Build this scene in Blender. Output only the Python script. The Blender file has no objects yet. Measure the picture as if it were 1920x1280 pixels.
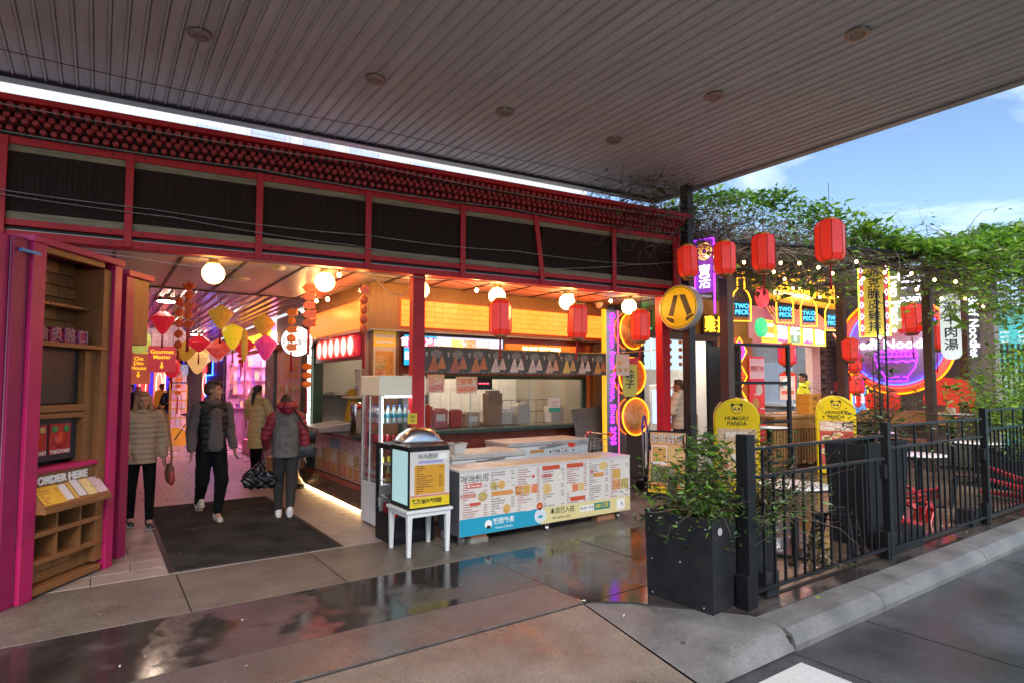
import bpy, bmesh, math, random
import numpy as np
from mathutils import Vector, Matrix
R = math.radians
PI = math.pi
random.seed(7)
SC = bpy.context.scene
COL = SC.collection

# ------------------------------------------------------------------ camera
cd = bpy.data.cameras.new('camera')
cd.sensor_width = 36.0
cd.lens = 1120 / 1920 * 36
cd.shift_y = 0.0101
cd.clip_start = 0.05
cd.clip_end = 3000
cam = bpy.data.objects.new('camera', cd)
COL.objects.link(cam)
cam.location = (0, 0, 1.7)
cam.rotation_euler = (R(90 + 3.2), 0, R(-34.68))
SC.camera = cam

# ------------------------------------------------------------------ sky, sun, exposure
SUN_EL, SUN_AZ = 46, 205           # high soft afternoon sun behind thin cloud, azimuth from +Y clockwise
w = bpy.data.worlds.new('World')
SC.world = w
w.use_nodes = True
nt = w.node_tree
for n in list(nt.nodes):
    nt.nodes.remove(n)
out = nt.nodes.new('ShaderNodeOutputWorld')
bg = nt.nodes.new('ShaderNodeBackground')
bg.inputs['Strength'].default_value = 0.078
sky = nt.nodes.new('ShaderNodeTexSky')
sky.sky_type = 'NISHITA'
sky.sun_disc = False
sky.sun_elevation = R(SUN_EL)
sky.sun_rotation = R(SUN_AZ)
sky.air_density = 1.0
sky.dust_density = 0.6
sky.ozone_density = 3.0
tc = nt.nodes.new('ShaderNodeTexCoord')
mp = nt.nodes.new('ShaderNodeMapping')
mp.inputs['Scale'].default_value = (1.6, 1.6, 5.5)
mp.inputs['Rotation'].default_value = (R(12), R(-14), R(20))
nz = nt.nodes.new('ShaderNodeTexNoise')
nz.inputs['Scale'].default_value = 2.2
nz.inputs['Detail'].default_value = 7
nz.inputs['Roughness'].default_value = 0.62
nz.inputs['Distortion'].default_value = 0.6
cr = nt.nodes.new('ShaderNodeValToRGB')
cr.color_ramp.elements[0].position = 0.50
cr.color_ramp.elements[0].color = (0, 0, 0, 1)
cr.color_ramp.elements[1].position = 0.78
cr.color_ramp.elements[1].color = (0.75, 0.75, 0.75, 1)
mx = nt.nodes.new('ShaderNodeMix')
mx.data_type = 'RGBA'
mx.inputs['B'].default_value = (6.0, 6.8, 7.6, 1)
nt.links.new(tc.outputs['Generated'], mp.inputs['Vector'])
nt.links.new(mp.outputs['Vector'], nz.inputs['Vector'])
nt.links.new(nz.outputs['Fac'], cr.inputs['Fac'])
nt.links.new(cr.outputs['Color'], mx.inputs['Factor'])
nt.links.new(sky.outputs['Color'], mx.inputs['A'])
nt.links.new(mx.outputs['Result'], bg.inputs['Color'])
nt.links.new(bg.outputs['Background'], out.inputs['Surface'])

sl = bpy.data.lights.new('sun', 'SUN')
sl.energy = 2.2
sl.angle = R(50)
sl.color = (1.0, 0.95, 0.88)
so = bpy.data.objects.new('sun', sl)
COL.objects.link(so)
_d = Vector((math.sin(R(SUN_AZ)) * math.cos(R(SUN_EL)), math.cos(R(SUN_AZ)) * math.cos(R(SUN_EL)), math.sin(R(SUN_EL))))
so.rotation_euler = _d.to_track_quat('Z', 'Y').to_euler()
so.location = (0, -20, 30)

SC.view_settings.view_transform = 'Standard'
SC.view_settings.look = 'None'
SC.view_settings.gamma = 1
SC.view_settings.exposure = 1.62
SC.view_settings.use_curve_mapping = False
SC.cycles.max_bounces = 8
SC.cycles.diffuse_bounces = 4
SC.cycles.glossy_bounces = 4
SC.cycles.transmission_bounces = 6
SC.cycles.transparent_max_bounces = 12
SC.cycles.sample_clamp_indirect = 6
SC.cycles.caustics_reflective = False
SC.cycles.caustics_refractive = False
SC.cycles.use_denoising = True

# ------------------------------------------------------------------ materials
MATS = {}


def M(name, col=(.5, .5, .5), rough=.5, metal=0., em=None, es=0., var=0., vs=6., bump=0., bs=60., trans=0., alpha=1., coat=0., stretch=None, col2=None, spec=.5):
    """Principled material; var mixes the colour with a darker / second colour by noise, bump adds fine relief."""
    if name in MATS:
        return MATS[name]
    m = bpy.data.materials.new(name)
    m.use_nodes = True
    t = m.node_tree
    p = t.nodes['Principled BSDF']
    I = p.inputs
    I['Base Color'].default_value = (*col, 1)
    I['Roughness'].default_value = rough
    I['Metallic'].default_value = metal
    I['Transmission Weight'].default_value = trans
    I['Alpha'].default_value = alpha
    I['Coat Weight'].default_value = coat
    I['Specular IOR Level'].default_value = spec
    if em:
        I['Emission Color'].default_value = (*em, 1)
        I['Emission Strength'].default_value = es
    if var or bump:
        c = t.nodes.new('ShaderNodeTexCoord')
        vec = c.outputs['Object']
        if stretch:
            mpn = t.nodes.new('ShaderNodeMapping')
            mpn.inputs['Scale'].default_value = stretch
            t.links.new(vec, mpn.inputs['Vector'])
            vec = mpn.outputs['Vector']
    if var:
        a = t.nodes.new('ShaderNodeTexNoise')
        a.inputs['Scale'].default_value = vs
        a.inputs['Detail'].default_value = 6
        a.inputs['Roughness'].default_value = .65
        t.links.new(vec, a.inputs['Vector'])
        rp = t.nodes.new('ShaderNodeValToRGB')
        rp.color_ramp.elements[0].position = .32
        rp.color_ramp.elements[1].position = .68
        t.links.new(a.outputs['Fac'], rp.inputs['Fac'])
        mixn = t.nodes.new('ShaderNodeMix')
        mixn.data_type = 'RGBA'
        c2 = col2 or tuple(x * (1 - var) for x in col)
        mixn.inputs['A'].default_value = (*c2, 1)
        mixn.inputs['B'].default_value = (*col, 1)
        t.links.new(rp.outputs['Color'], mixn.inputs['Factor'])
        t.links.new(mixn.outputs['Result'], I['Base Color'])
        mr = t.nodes.new('ShaderNodeMapRange')
        mr.inputs['To Min'].default_value = min(1, rough + .12)
        mr.inputs['To Max'].default_value = max(0.02, rough - .06)
        t.links.new(a.outputs['Fac'], mr.inputs['Value'])
        t.links.new(mr.outputs['Result'], I['Roughness'])
    if bump:
        b = t.nodes.new('ShaderNodeTexNoise')
        b.inputs['Scale'].default_value = bs
        b.inputs['Detail'].default_value = 4
        t.links.new(vec, b.inputs['Vector'])
        bn = t.nodes.new('ShaderNodeBump')
        bn.inputs['Strength'].default_value = bump
        bn.inputs['Distance'].default_value = .01
        t.links.new(b.outputs['Fac'], bn.inputs['Height'])
        t.links.new(bn.outputs['Normal'], I['Normal'])
    MATS[name] = m
    return m


def glow(name, col, s):
    """A lit surface: neon, lamp glass, backlit panel."""
    if name in MATS:
        return MATS[name]
    m = bpy.data.materials.new(name)
    m.use_nodes = True
    p = m.node_tree.nodes['Principled BSDF']
    p.inputs['Base Color'].default_value = (*[c * .6 for c in col], 1)
    p.inputs['Roughness'].default_value = .35
    p.inputs['Emission Color'].default_value = (*col, 1)
    p.inputs['Emission Strength'].default_value = s
    MATS[name] = m
    return m


def wet(name, col, col2, dry, wetr, lo, hi, scale, grain=180., gbump=.25, ripple=.0, speck=0., wdark=.55, sscale=240, streak=None):
    """Wet paving: noise decides where water lies (dark, mirror-like) and where the surface is only damp."""
    m = bpy.data.materials.new(name)
    m.use_nodes = True
    t = m.node_tree
    p = t.nodes['Principled BSDF']
    L = t.links.new
    c = t.nodes.new('ShaderNodeTexCoord').outputs['Object']

    def noise(s, d=6, ro=.6):
        n = t.nodes.new('ShaderNodeTexNoise')
        n.inputs['Scale'].default_value = s
        n.inputs['Detail'].default_value = d
        n.inputs['Roughness'].default_value = ro
        L(c, n.inputs['Vector'])
        return n.outputs['Fac']
    n1 = noise(scale, 5, .55)
    mask = t.nodes.new('ShaderNodeMapRange')
    mask.interpolation_type = 'SMOOTHSTEP'
    mask.inputs['From Min'].default_value = lo
    mask.inputs['From Max'].default_value = hi
    L(n1, mask.inputs['Value'])
    n2 = noise(grain, 3, .7)
    if streak:
        mpn = t.nodes.new('ShaderNodeMapping')
        mpn.inputs['Scale'].default_value = streak
        L(c, mpn.inputs['Vector'])
        sn = t.nodes.new('ShaderNodeTexNoise')
        sn.inputs['Scale'].default_value = 1
        sn.inputs['Detail'].default_value = 5
        sn.inputs['Roughness'].default_value = .75
        L(mpn.outputs['Vector'], sn.inputs['Vector'])
        av = t.nodes.new('ShaderNodeMath')
        av.operation = 'ADD'
        L(n2, av.inputs[0])
        L(sn.outputs['Fac'], av.inputs[1])
        n2 = av.outputs[0]
    n3 = noise(3.1, 6, .7)
    mixc = t.nodes.new('ShaderNodeMix')
    mixc.data_type = 'RGBA'
    mixc.inputs['A'].default_value = (*col, 1)
    mixc.inputs['B'].default_value = (*col2, 1)
    L(n3, mixc.inputs['Factor'])
    colr = mixc.outputs['Result']
    if speck:
        vo = t.nodes.new('ShaderNodeTexVoronoi')
        vo.inputs['Scale'].default_value = sscale
        L(c, vo.inputs['Vector'])
        rp = t.nodes.new('ShaderNodeMapRange')
        rp.inputs['From Min'].default_value = 0.25
        rp.inputs['From Max'].default_value = 0.95
        rp.inputs['To Min'].default_value = 1 - speck
        rp.inputs['To Max'].default_value = 1 + speck
        sx = t.nodes.new('ShaderNodeSeparateColor')
        L(vo.outputs['Color'], sx.inputs['Color'])
        L(sx.outputs['Red'], rp.inputs['Value'])
        vm = t.nodes.new('ShaderNodeVectorMath')
        vm.operation = 'SCALE'
        L(colr, vm.inputs[0])
        L(rp.outputs['Result'], vm.inputs['Scale'])
        colr = vm.outputs['Vector']
    gum = t.nodes.new('ShaderNodeTexVoronoi')
    gum.inputs['Scale'].default_value = 2.6
    wob = t.nodes.new('ShaderNodeMix')
    wob.data_type = 'VECTOR'
    wob.inputs['Factor'].default_value = .02
    wn_ = t.nodes.new('ShaderNodeTexNoise')
    wn_.inputs['Scale'].default_value = 14
    L(c, wn_.inputs['Vector'])
    L(c, wob.inputs['A'])
    L(wn_.outputs['Color'], wob.inputs['B'])
    L(wob.outputs['Result'], gum.inputs['Vector'])
    gm = t.nodes.new('ShaderNodeMapRange')
    gm.inputs['From Min'].default_value = .035
    gm.inputs['From Max'].default_value = .06
    gm.inputs['To Min'].default_value = .5
    gm.inputs['To Max'].default_value = 1
    L(gum.outputs['Distance'], gm.inputs['Value'])
    stn = t.nodes.new('ShaderNodeMapRange')
    stn.inputs['From Min'].default_value = .35
    stn.inputs['From Max'].default_value = .62
    stn.inputs['To Min'].default_value = .66
    stn.inputs['To Max'].default_value = 1.06
    L(noise(1.9, 9, .72), stn.inputs['Value'])
    for fac in (gm.outputs['Result'], stn.outputs['Result']):
        vq = t.nodes.new('ShaderNodeVectorMath')
        vq.operation = 'SCALE'
        L(colr, vq.inputs[0])
        L(fac, vq.inputs['Scale'])
        colr = vq.outputs['Vector']
    dk = t.nodes.new('ShaderNodeMapRange')
    dk.inputs['To Min'].default_value = 1
    dk.inputs['To Max'].default_value = wdark
    L(mask.outputs['Result'], dk.inputs['Value'])
    vm2 = t.nodes.new('ShaderNodeVectorMath')
    vm2.operation = 'SCALE'
    L(colr, vm2.inputs[0])
    L(dk.outputs['Result'], vm2.inputs['Scale'])
    L(vm2.outputs['Vector'], p.inputs['Base Color'])
    rr = t.nodes.new('ShaderNodeMapRange')
    rr.inputs['To Min'].default_value = dry
    rr.inputs['To Max'].default_value = wetr
    L(mask.outputs['Result'], rr.inputs['Value'])
    L(rr.outputs['Result'], p.inputs['Roughness'])
    inv = t.nodes.new('ShaderNodeMapRange')
    inv.inputs['To Min'].default_value = gbump
    inv.inputs['To Max'].default_value = gbump * .08 + ripple
    L(mask.outputs['Result'], inv.inputs['Value'])
    bn = t.nodes.new('ShaderNodeBump')
    bn.inputs['Distance'].default_value = .004
    L(inv.outputs['Result'], bn.inputs['Strength'])
    L(n2, bn.inputs['Height'])
    L(bn.outputs['Normal'], p.inputs['Normal'])
    p.inputs['IOR'].default_value = 1.45
    MATS[name] = m
    return m


def printed(name, bgc, ink, line=.02, wid=.05, axis='xz', rough=.35, em=0., period=.30, x0=0.):
    """Small print too fine to read: rows of broken ink on a coloured sheet."""
    m = bpy.data.materials.new(name)
    m.use_nodes = True
    t = m.node_tree
    p = t.nodes['Principled BSDF']
    L = t.links.new
    c = t.nodes.new('ShaderNodeTexCoord').outputs['Object']
    s = t.nodes.new('ShaderNodeSeparateXYZ')
    L(c, s.inputs['Vector'])
    hx, hz = s.outputs['X'], s.outputs['Z']

    def mth(op, a, b=None):
        n = t.nodes.new('ShaderNodeMath')
        n.operation = op
        for k, q in enumerate((a, b)):
            if q is None:
                continue
            if isinstance(q, (int, float)):
                n.inputs[k].default_value = q
            else:
                L(q, n.inputs[k])
        return n.outputs[0]
    if axis == 'yz':
        hx = s.outputs['Y']
    if axis == 'xy':
        hx, hz = s.outputs['X'], s.outputs['Y']
    row = mth('DIVIDE', hz, line)
    fr = mth('FRACT', row)
    fl = mth('FLOOR', row)
    on = mth('MULTIPLY', mth('GREATER_THAN', fr, .35), mth('LESS_THAN', fr, .82))
    q = mth('DIVIDE', mth('SUBTRACT', hx, x0), period)
    u = mth('FRACT', q)
    wn = t.nodes.new('ShaderNodeTexWhiteNoise')
    wn.noise_dimensions = '2D'
    cv = t.nodes.new('ShaderNodeCombineXYZ')
    L(fl, cv.inputs['X'])
    L(mth('FLOOR', q), cv.inputs['Y'])
    L(cv.outputs['Vector'], wn.inputs['Vector'])
    rl = mth('MULTIPLY_ADD', wn.outputs['Value'], .5)
    rl.node.inputs[2].default_value = .12
    left = mth('MULTIPLY', mth('GREATER_THAN', u, .06), mth('LESS_THAN', u, rl))
    right = mth('MULTIPLY', mth('MULTIPLY', mth('GREATER_THAN', u, .80), mth('LESS_THAN', u, .93)), mth('GREATER_THAN', wn.outputs['Value'], .35))
    cx = t.nodes.new('ShaderNodeCombineXYZ')
    L(mth('DIVIDE', hx, line * .55), cx.inputs['X'])
    L(mth('MULTIPLY', row, 2.2), cx.inputs['Y'])
    n2 = t.nodes.new('ShaderNodeTexNoise')
    n2.inputs['Scale'].default_value = 1.6
    n2.inputs['Detail'].default_value = 2
    L(cx.outputs['Vector'], n2.inputs['Vector'])
    f = mth('MULTIPLY', mth('MULTIPLY', on, mth('MAXIMUM', left, right)), mth('GREATER_THAN', n2.outputs['Fac'], .44))
    mixn = t.nodes.new('ShaderNodeMix')
    mixn.data_type = 'RGBA'
    mixn.inputs['A'].default_value = (*bgc, 1)
    mixn.inputs['B'].default_value = (*ink, 1)
    L(f, mixn.inputs['Factor'])
    L(mixn.outputs['Result'], p.inputs['Base Color'])
    p.inputs['Roughness'].default_value = rough
    if em:
        L(mixn.outputs['Result'], p.inputs['Emission Color'])
        p.inputs['Emission Strength'].default_value = em
    MATS[name] = m
    return m


def food(name, cols, scale=28., em=0., rough=.4):
    """A printed photo of food: patches of a few dish colours."""
    m = bpy.data.materials.new(name)
    m.use_nodes = True
    t = m.node_tree
    p = t.nodes['Principled BSDF']
    L = t.links.new
    c = t.nodes.new('ShaderNodeTexCoord').outputs['Object']
    n = t.nodes.new('ShaderNodeTexNoise')
    n.inputs['Scale'].default_value = scale
    n.inputs['Detail'].default_value = 4
    n.inputs['Roughness'].default_value = .7
    n.inputs['Distortion'].default_value = 1.2
    L(c, n.inputs['Vector'])
    r = t.nodes.new('ShaderNodeValToRGB')
    e = r.color_ramp.elements
    e[0].position = .3
    e[1].position = .72
    e[0].color = (*cols[0], 1)
    e[1].color = (*cols[-1], 1)
    for k, q in enumerate(cols[1:-1]):
        ne = e.new(.3 + .42 * (k + 1) / (len(cols) - 1))
        ne.color = (*q, 1)
    L(n.outputs['Fac'], r.inputs['Fac'])
    L(r.outputs['Color'], p.inputs['Base Color'])
    p.inputs['Roughness'].default_value = rough
    if em:
        L(r.outputs['Color'], p.inputs['Emission Color'])
        p.inputs['Emission Strength'].default_value = em
    MATS[name] = m
    return m


def glass(name, tint=(1, 1, 1), clear=.86, rough=.02, refl=.4):
    """Thin pane: mostly see-through with a clear mirror-like reflection at grazing angles."""
    m = bpy.data.materials.new(name)
    m.use_nodes = True
    t = m.node_tree
    for n in list(t.nodes):
        t.nodes.remove(n)
    o = t.nodes.new('ShaderNodeOutputMaterial')
    tr = t.nodes.new('ShaderNodeBsdfTransparent')
    tr.inputs['Color'].default_value = (*[clear * x for x in tint], 1)
    gl = t.nodes.new('ShaderNodeBsdfGlossy')
    gl.inputs['Roughness'].default_value = rough
    fr = t.nodes.new('ShaderNodeFresnel')
    fr.inputs['IOR'].default_value = 1.5
    mi = t.nodes.new('ShaderNodeMixShader')
    ml = t.nodes.new('ShaderNodeMath')
    ml.operation = 'MULTIPLY'
    ml.inputs[1].default_value = refl
    t.links.new(fr.outputs['Fac'], ml.inputs[0])
    t.links.new(ml.outputs[0], mi.inputs['Fac'])
    t.links.new(tr.outputs['BSDF'], mi.inputs[1])
    t.links.new(gl.outputs['BSDF'], mi.inputs[2])
    t.links.new(mi.outputs['Shader'], o.inputs['Surface'])
    MATS[name] = m
    return m


# ------------------------------------------------------------------ mesh builder
class MB:
    def __init__(s, mat=None):
        s.v = []
        s.f = []
        s.mi = []
        s.sm = []
        s.T = mat

    def add(s, vs, fs, mi=0, sm=False):
        o = len(s.v)
        if s.T is not None:
            vs = [s.T @ Vector(q) for q in vs]
        s.v.extend([tuple(q) for q in vs])
        s.f.extend([tuple(o + k for k in q) for q in fs])
        s.mi.extend([mi] * len(fs))
        s.sm.extend([sm] * len(fs))
        return s

    def bb(s, a, b, mi=0):
        x0, y0, z0 = a
        x1, y1, z1 = b
        return s.add([(x0, y0, z0), (x1, y0, z0), (x1, y1, z0), (x0, y1, z0), (x0, y0, z1), (x1, y0, z1), (x1, y1, z1), (x0, y1, z1)],
                     [(0, 3, 2, 1), (4, 5, 6, 7), (0, 1, 5, 4), (1, 2, 6, 5), (2, 3, 7, 6), (3, 0, 4, 7)], mi)

    def box(s, c, d, rz=0, mi=0, rot=None):
        q = [(sx * d[0] / 2, sy * d[1] / 2, sz * d[2] / 2) for sz in (-1, 1) for sx, sy in ((-1, -1), (1, -1), (1, 1), (-1, 1))]
        m = rot or Matrix.Rotation(rz, 3, 'Z')
        return s.add([m @ Vector(k) + Vector(c) for k in q],
                     [(0, 3, 2, 1), (4, 5, 6, 7), (0, 1, 5, 4), (1, 2, 6, 5), (2, 3, 7, 6), (3, 0, 4, 7)], mi)

    def tube(s, pts, r, n=6, mi=0, caps=True, sm=True, closed=False):
        pts = [Vector(p) for p in pts]
        N = len(pts)
        rs = r if isinstance(r, (list, tuple)) else [r] * N
        vs, fs = [], []
        prev = None
        for i, p in enumerate(pts):
            if closed:
                d = pts[(i + 1) % N] - pts[i - 1]
            else:
                d = pts[min(i + 1, N - 1)] - pts[max(i - 1, 0)]
            if d.length < 1e-9:
                d = Vector((0, 0, 1))
            d.normalize()
            if prev is None:
                a = Vector((0, 0, 1)) if abs(d.z) < .9 else Vector((1, 0, 0))
                x = d.cross(a).normalized()
            else:
                x = (prev - d * prev.dot(d))
                x = x.normalized() if x.length > 1e-6 else d.orthogonal().normalized()
            y = d.cross(x)
            prev = x
            for k in range(n):
                t = 2 * PI * k / n
                vs.append(p + (x * math.cos(t) + y * math.sin(t)) * rs[i])
        for i in range(N if closed else N - 1):
            for k in range(n):
                a, b = i * n + k, i * n + (k + 1) % n
                j = (i + 1) % N
                fs.append((a, b, j * n + (k + 1) % n, j * n + k))
        s.add(vs, fs, mi, sm)
        if caps and not closed:
            s.add(vs[:n], [tuple(reversed(range(n)))], mi)
            s.add(vs[-n:], [tuple(range(n))], mi)
        return s

    def cyl(s, p, q, r, r2=None, n=14, mi=0, sm=True):
        return s.tube([p, q], [r, r if r2 is None else r2], n, mi, True, sm)

    def lathe(s, prof, n=16, c=(0, 0, 0), mi=0, sm=True, M3=None):
        vs, fs = [], []
        for r_, z in prof:
            for k in range(n):
                t = 2 * PI * k / n
                v = Vector((r_ * math.cos(t), r_ * math.sin(t), z))
                if M3:
                    v = M3 @ v
                vs.append(v + Vector(c))
        for i in range(len(prof) - 1):
            for k in range(n):
                fs.append((i * n + k, i * n + (k + 1) % n, (i + 1) * n + (k + 1) % n, (i + 1) * n + k))
        fs.append(tuple(reversed(range(n))))
        fs.append(tuple(range((len(prof) - 1) * n, len(prof) * n)))
        return s.add(vs, fs, mi, sm)

    def ell(s, c, r, n=12, mi=0, M3=None, nz=None):
        if isinstance(r, (int, float)):
            r = (r, r, r)
        nz = nz or max(4, n // 2)
        vs, fs = [], []
        for i in range(1, nz):
            a = PI * i / nz
            for k in range(n):
                t = 2 * PI * k / n
                vs.append(Vector((r[0] * math.sin(a) * math.cos(t), r[1] * math.sin(a) * math.sin(t), -r[2] * math.cos(a))))
        vs.append(Vector((0, 0, -r[2])))
        vs.append(Vector((0, 0, r[2])))
        lo, hi = len(vs) - 2, len(vs) - 1
        for i in range(nz - 2):
            for k in range(n):
                fs.append((i * n + k, i * n + (k + 1) % n, (i + 1) * n + (k + 1) % n, (i + 1) * n + k))
        for k in range(n):
            fs.append((lo, (k + 1) % n, k))
            fs.append((hi, (nz - 2) * n + k, (nz - 2) * n + (k + 1) % n))
        if M3:
            vs = [M3 @ v for v in vs]
        return s.add([v + Vector(c) for v in vs], fs, mi, True)

    def prism(s, poly, y0, y1, mi=0):
        """outline given in (x, z), extruded along y"""
        n = len(poly)
        vs = [(x, y0, z) for x, z in poly] + [(x, y1, z) for x, z in poly]
        fs = [tuple(range(n)), tuple(reversed(range(n, 2 * n)))]
        fs += [(k, n + k, n + (k + 1) % n, (k + 1) % n) for k in range(n)]
        return s.add(vs, fs, mi)

    def slab(s, poly, z0, z1, mi=0):
        """outline in (x, y), extruded along z"""
        n = len(poly)
        vs = [(x, y, z0) for x, y in poly] + [(x, y, z1) for x, y in poly]
        fs = [tuple(reversed(range(n))), tuple(range(n, 2 * n))]
        fs += [(k, (k + 1) % n, n + (k + 1) % n, n + k) for k in range(n)]
        return s.add(vs, fs, mi)

    def obj(s, name, mats, parent=None, loc=None, rz=0, bev=0, seg=2):
        me = bpy.data.meshes.new(name)
        me.from_pydata(s.v, [], s.f)
        for m in (mats if isinstance(mats, (list, tuple)) else [mats]):
            me.materials.append(m)
        me.polygons.foreach_set('material_index', s.mi)
        me.polygons.foreach_set('use_smooth', s.sm)
        me.update()
        o = bpy.data.objects.new(name, me)
        COL.objects.link(o)
        if parent:
            o.parent = parent
        if loc is not None:
            o.location = loc
        if rz:
            o.rotation_euler = (0, 0, rz)
        if bev:
            b = o.modifiers.new('edge', 'BEVEL')
            b.width = bev
            b.segments = seg
            b.limit_method = 'ANGLE'
            b.angle_limit = R(40)
        return o


def tag(o, label, cat, group=None):
    o['label'] = label
    o['category'] = cat
    if group:
        o['group'] = group
    return o


def thing(name, label, cat, loc=(0, 0, 0), rz=0, group=None):
    o = bpy.data.objects.new(name, None)
    COL.objects.link(o)
    o.location = loc
    o.rotation_euler = (0, 0, rz)
    o.empty_display_size = .1
    return tag(o, label, cat, group)


def struct(o):
    o['kind'] = 'structure'
    return o


def stuff(o):
    o['kind'] = 'stuff'
    return o


def inst(src, name, parent=None, loc=(0, 0, 0), rot=(0, 0, 0), sc=None):
    o = src.copy()
    for k in list(o.keys()):
        del o[k]
    o.name = name
    COL.objects.link(o)
    o.parent = parent
    o.location = loc
    o.rotation_euler = rot
    if sc:
        o.scale = sc
    return o


def dup(root, label, loc=None, rz=None, group=None):
    r = root.copy()
    COL.objects.link(r)
    if loc is not None:
        r.location = loc
    if rz is not None:
        r.rotation_euler = (0, 0, rz)
    r['label'] = label
    if group:
        r['group'] = group
    for ch in list(root.children):
        c = ch.copy()
        COL.objects.link(c)
        c.parent = r
        for g in ch.children:
            d = g.copy()
            COL.objects.link(d)
            d.parent = c
    return r


def B(name, a, b, mat, parent=None, bev=0, loc=None, rz=0):
    """one box part, given by two corners"""
    return MB().bb(a, b).obj(name, mat, parent, loc, rz, bev)


_TX = {}
TMP = bpy.data.scenes.new('workbench')


def evald(o):
    """mesh of one object with its modifiers, evaluated alone"""
    TMP.collection.objects.link(o)
    vl = TMP.view_layers[0]
    vl.update()
    me = bpy.data.meshes.new_from_object(o.evaluated_get(vl.depsgraph))
    bpy.data.objects.remove(o)
    return me



def text(body, size, mat, parent, loc, rz=0, tilt=PI / 2, ext=.002, bold=0., ax='CENTER', ay='CENTER', name='lettering', sp=1., ls=1., shear=0., sx=1.):
    key = (body, size, ext, bold, ax, ay, sp, ls, shear, sx)
    me = _TX.get(key)
    if me is None:
        c = bpy.data.curves.new('t', 'FONT')
        c.body = body
        c.size = size
        c.extrude = ext
        c.offset = bold
        c.align_x = ax
        c.align_y = ay
        c.space_character = sp
        c.space_line = ls
        c.shear = shear
        c.resolution_u = 3
        o = bpy.data.objects.new('t', c)
        me = evald(o)
        bpy.data.curves.remove(c)
        me.name = 'lettering'
        if sx != 1.:
            for v in me.vertices:
                v.co.x *= sx
        me.materials.clear()
        me.materials.append(mat)
        _TX[key] = me
    elif me.materials[0] != mat:
        me = me.copy()
        me.materials.clear()
        me.materials.append(mat)
    o = bpy.data.objects.new(name, me)
    COL.objects.link(o)
    o.parent = parent
    o.location = loc
    o.rotation_euler = (tilt, 0, rz)
    return o


def vtext(body, size, mat, parent, loc, **k):
    return text('\n'.join(body), size, mat, parent, loc, **k)


def lerp(a, b, t):
    return a + (b - a) * t


def arc(cx, cz, r, a0, a1, n, y=0):
    return [(cx + r * math.cos(lerp(a0, a1, k / (n - 1))), y, cz + r * math.sin(lerp(a0, a1, k / (n - 1)))) for k in range(n)]


# shared materials
red = M('red_paint', (.60, .006, .014), .5, var=.25, vs=5, bump=.05)
dred = M('dark_red_paint', (.32, .02, .02), .45, var=.35, vs=4)
black = M('black_metal', (.010, .010, .012), .42, var=.3, vs=9, spec=.3)
dark = M('dark_board', (.022, .02, .02), .6, var=.3)
white = M('white_enamel', (.72, .72, .70), .35, var=.12, vs=5)
offw = M('off_white', (.62, .6, .55), .5, var=.15)
steel = M('stainless_steel', (.55, .55, .55), .22, 1., var=.15, vs=7)
galv = M('galvanised_metal', (.42, .43, .45), .35, .9, var=.2)
timber = M('timber_panel', (.30, .145, .05), .45, var=.35, vs=3, stretch=(18, 18, 1.2))
timberh = M('timber_horizontal', (.33, .16, .055), .45, var=.35, vs=3, stretch=(1.2, 12, 18))
green = M('dark_green_paint', (.02, .05, .035), .4, var=.25)
clear = glass('clear_glass', (1, 1, 1), .9)
yellow = M('yellow_plastic', (.72, .5, .015), .35, var=.08)
inkb = M('black_print', (.012, .012, .012), .4)
inkw = M('white_print', (.8, .79, .76), .4)
gold = M('gold_trim', (.62, .36, .06), .3, .6)
# ================================================================== ground, road, footpath
asphalt = wet('wet_road_concrete', (.075, .075, .082), (.045, .046, .052), .30, .09, .36, .58, 1.1, grain=120, gbump=.95, ripple=.2, wdark=.6, streak=(4, 60, 1))
aggregate = wet('exposed_aggregate', (.21, .175, .135), (.145, .122, .10), .42, .22, .5, .75, 1.4, grain=260, gbump=.7, speck=.5, wdark=.7)
wetpath = wet('flooded_concrete', (.085, .07, .064), (.05, .044, .044), .22, .03, .42, .53, 1.5, grain=90, gbump=.5, ripple=.035, speck=.35, wdark=.5, streak=(14, 5, 1))
damppath = wet('damp_concrete', (.135, .11, .10), (.085, .072, .066), .30, .12, .42, .66, .9, grain=200, gbump=.5, ripple=.1, speck=.35, wdark=.7)
ramp_m = wet('ramp_concrete', (.21, .17, .138), (.135, .11, .094), .4, .2, .46, .75, 1.3, grain=240, gbump=.6, speck=.35, wdark=.65)
kerb_m = wet('kerb_concrete', (.165, .16, .157), (.10, .098, .10), .45, .2, .45, .8, 2.0, grain=160, gbump=.6, speck=.25, wdark=.6)
terrace_m = wet('flooded_terrace', (.26, .19, .13), (.17, .13, .105), .18, .04, .34, .48, .8, grain=150, gbump=.35, ripple=.05, wdark=.55)
paver_m = wet('wet_pavers', (.40, .33, .29), (.31, .25, .22), .33, .14, .45, .7, 1.2, grain=200, gbump=.35, wdark=.75)
paint = M('road_paint', (.42, .42, .42), .5, var=.2, vs=30, bump=.3, bs=200)
joint = M('dark_joint', (.02, .018, .016), .8)

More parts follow.
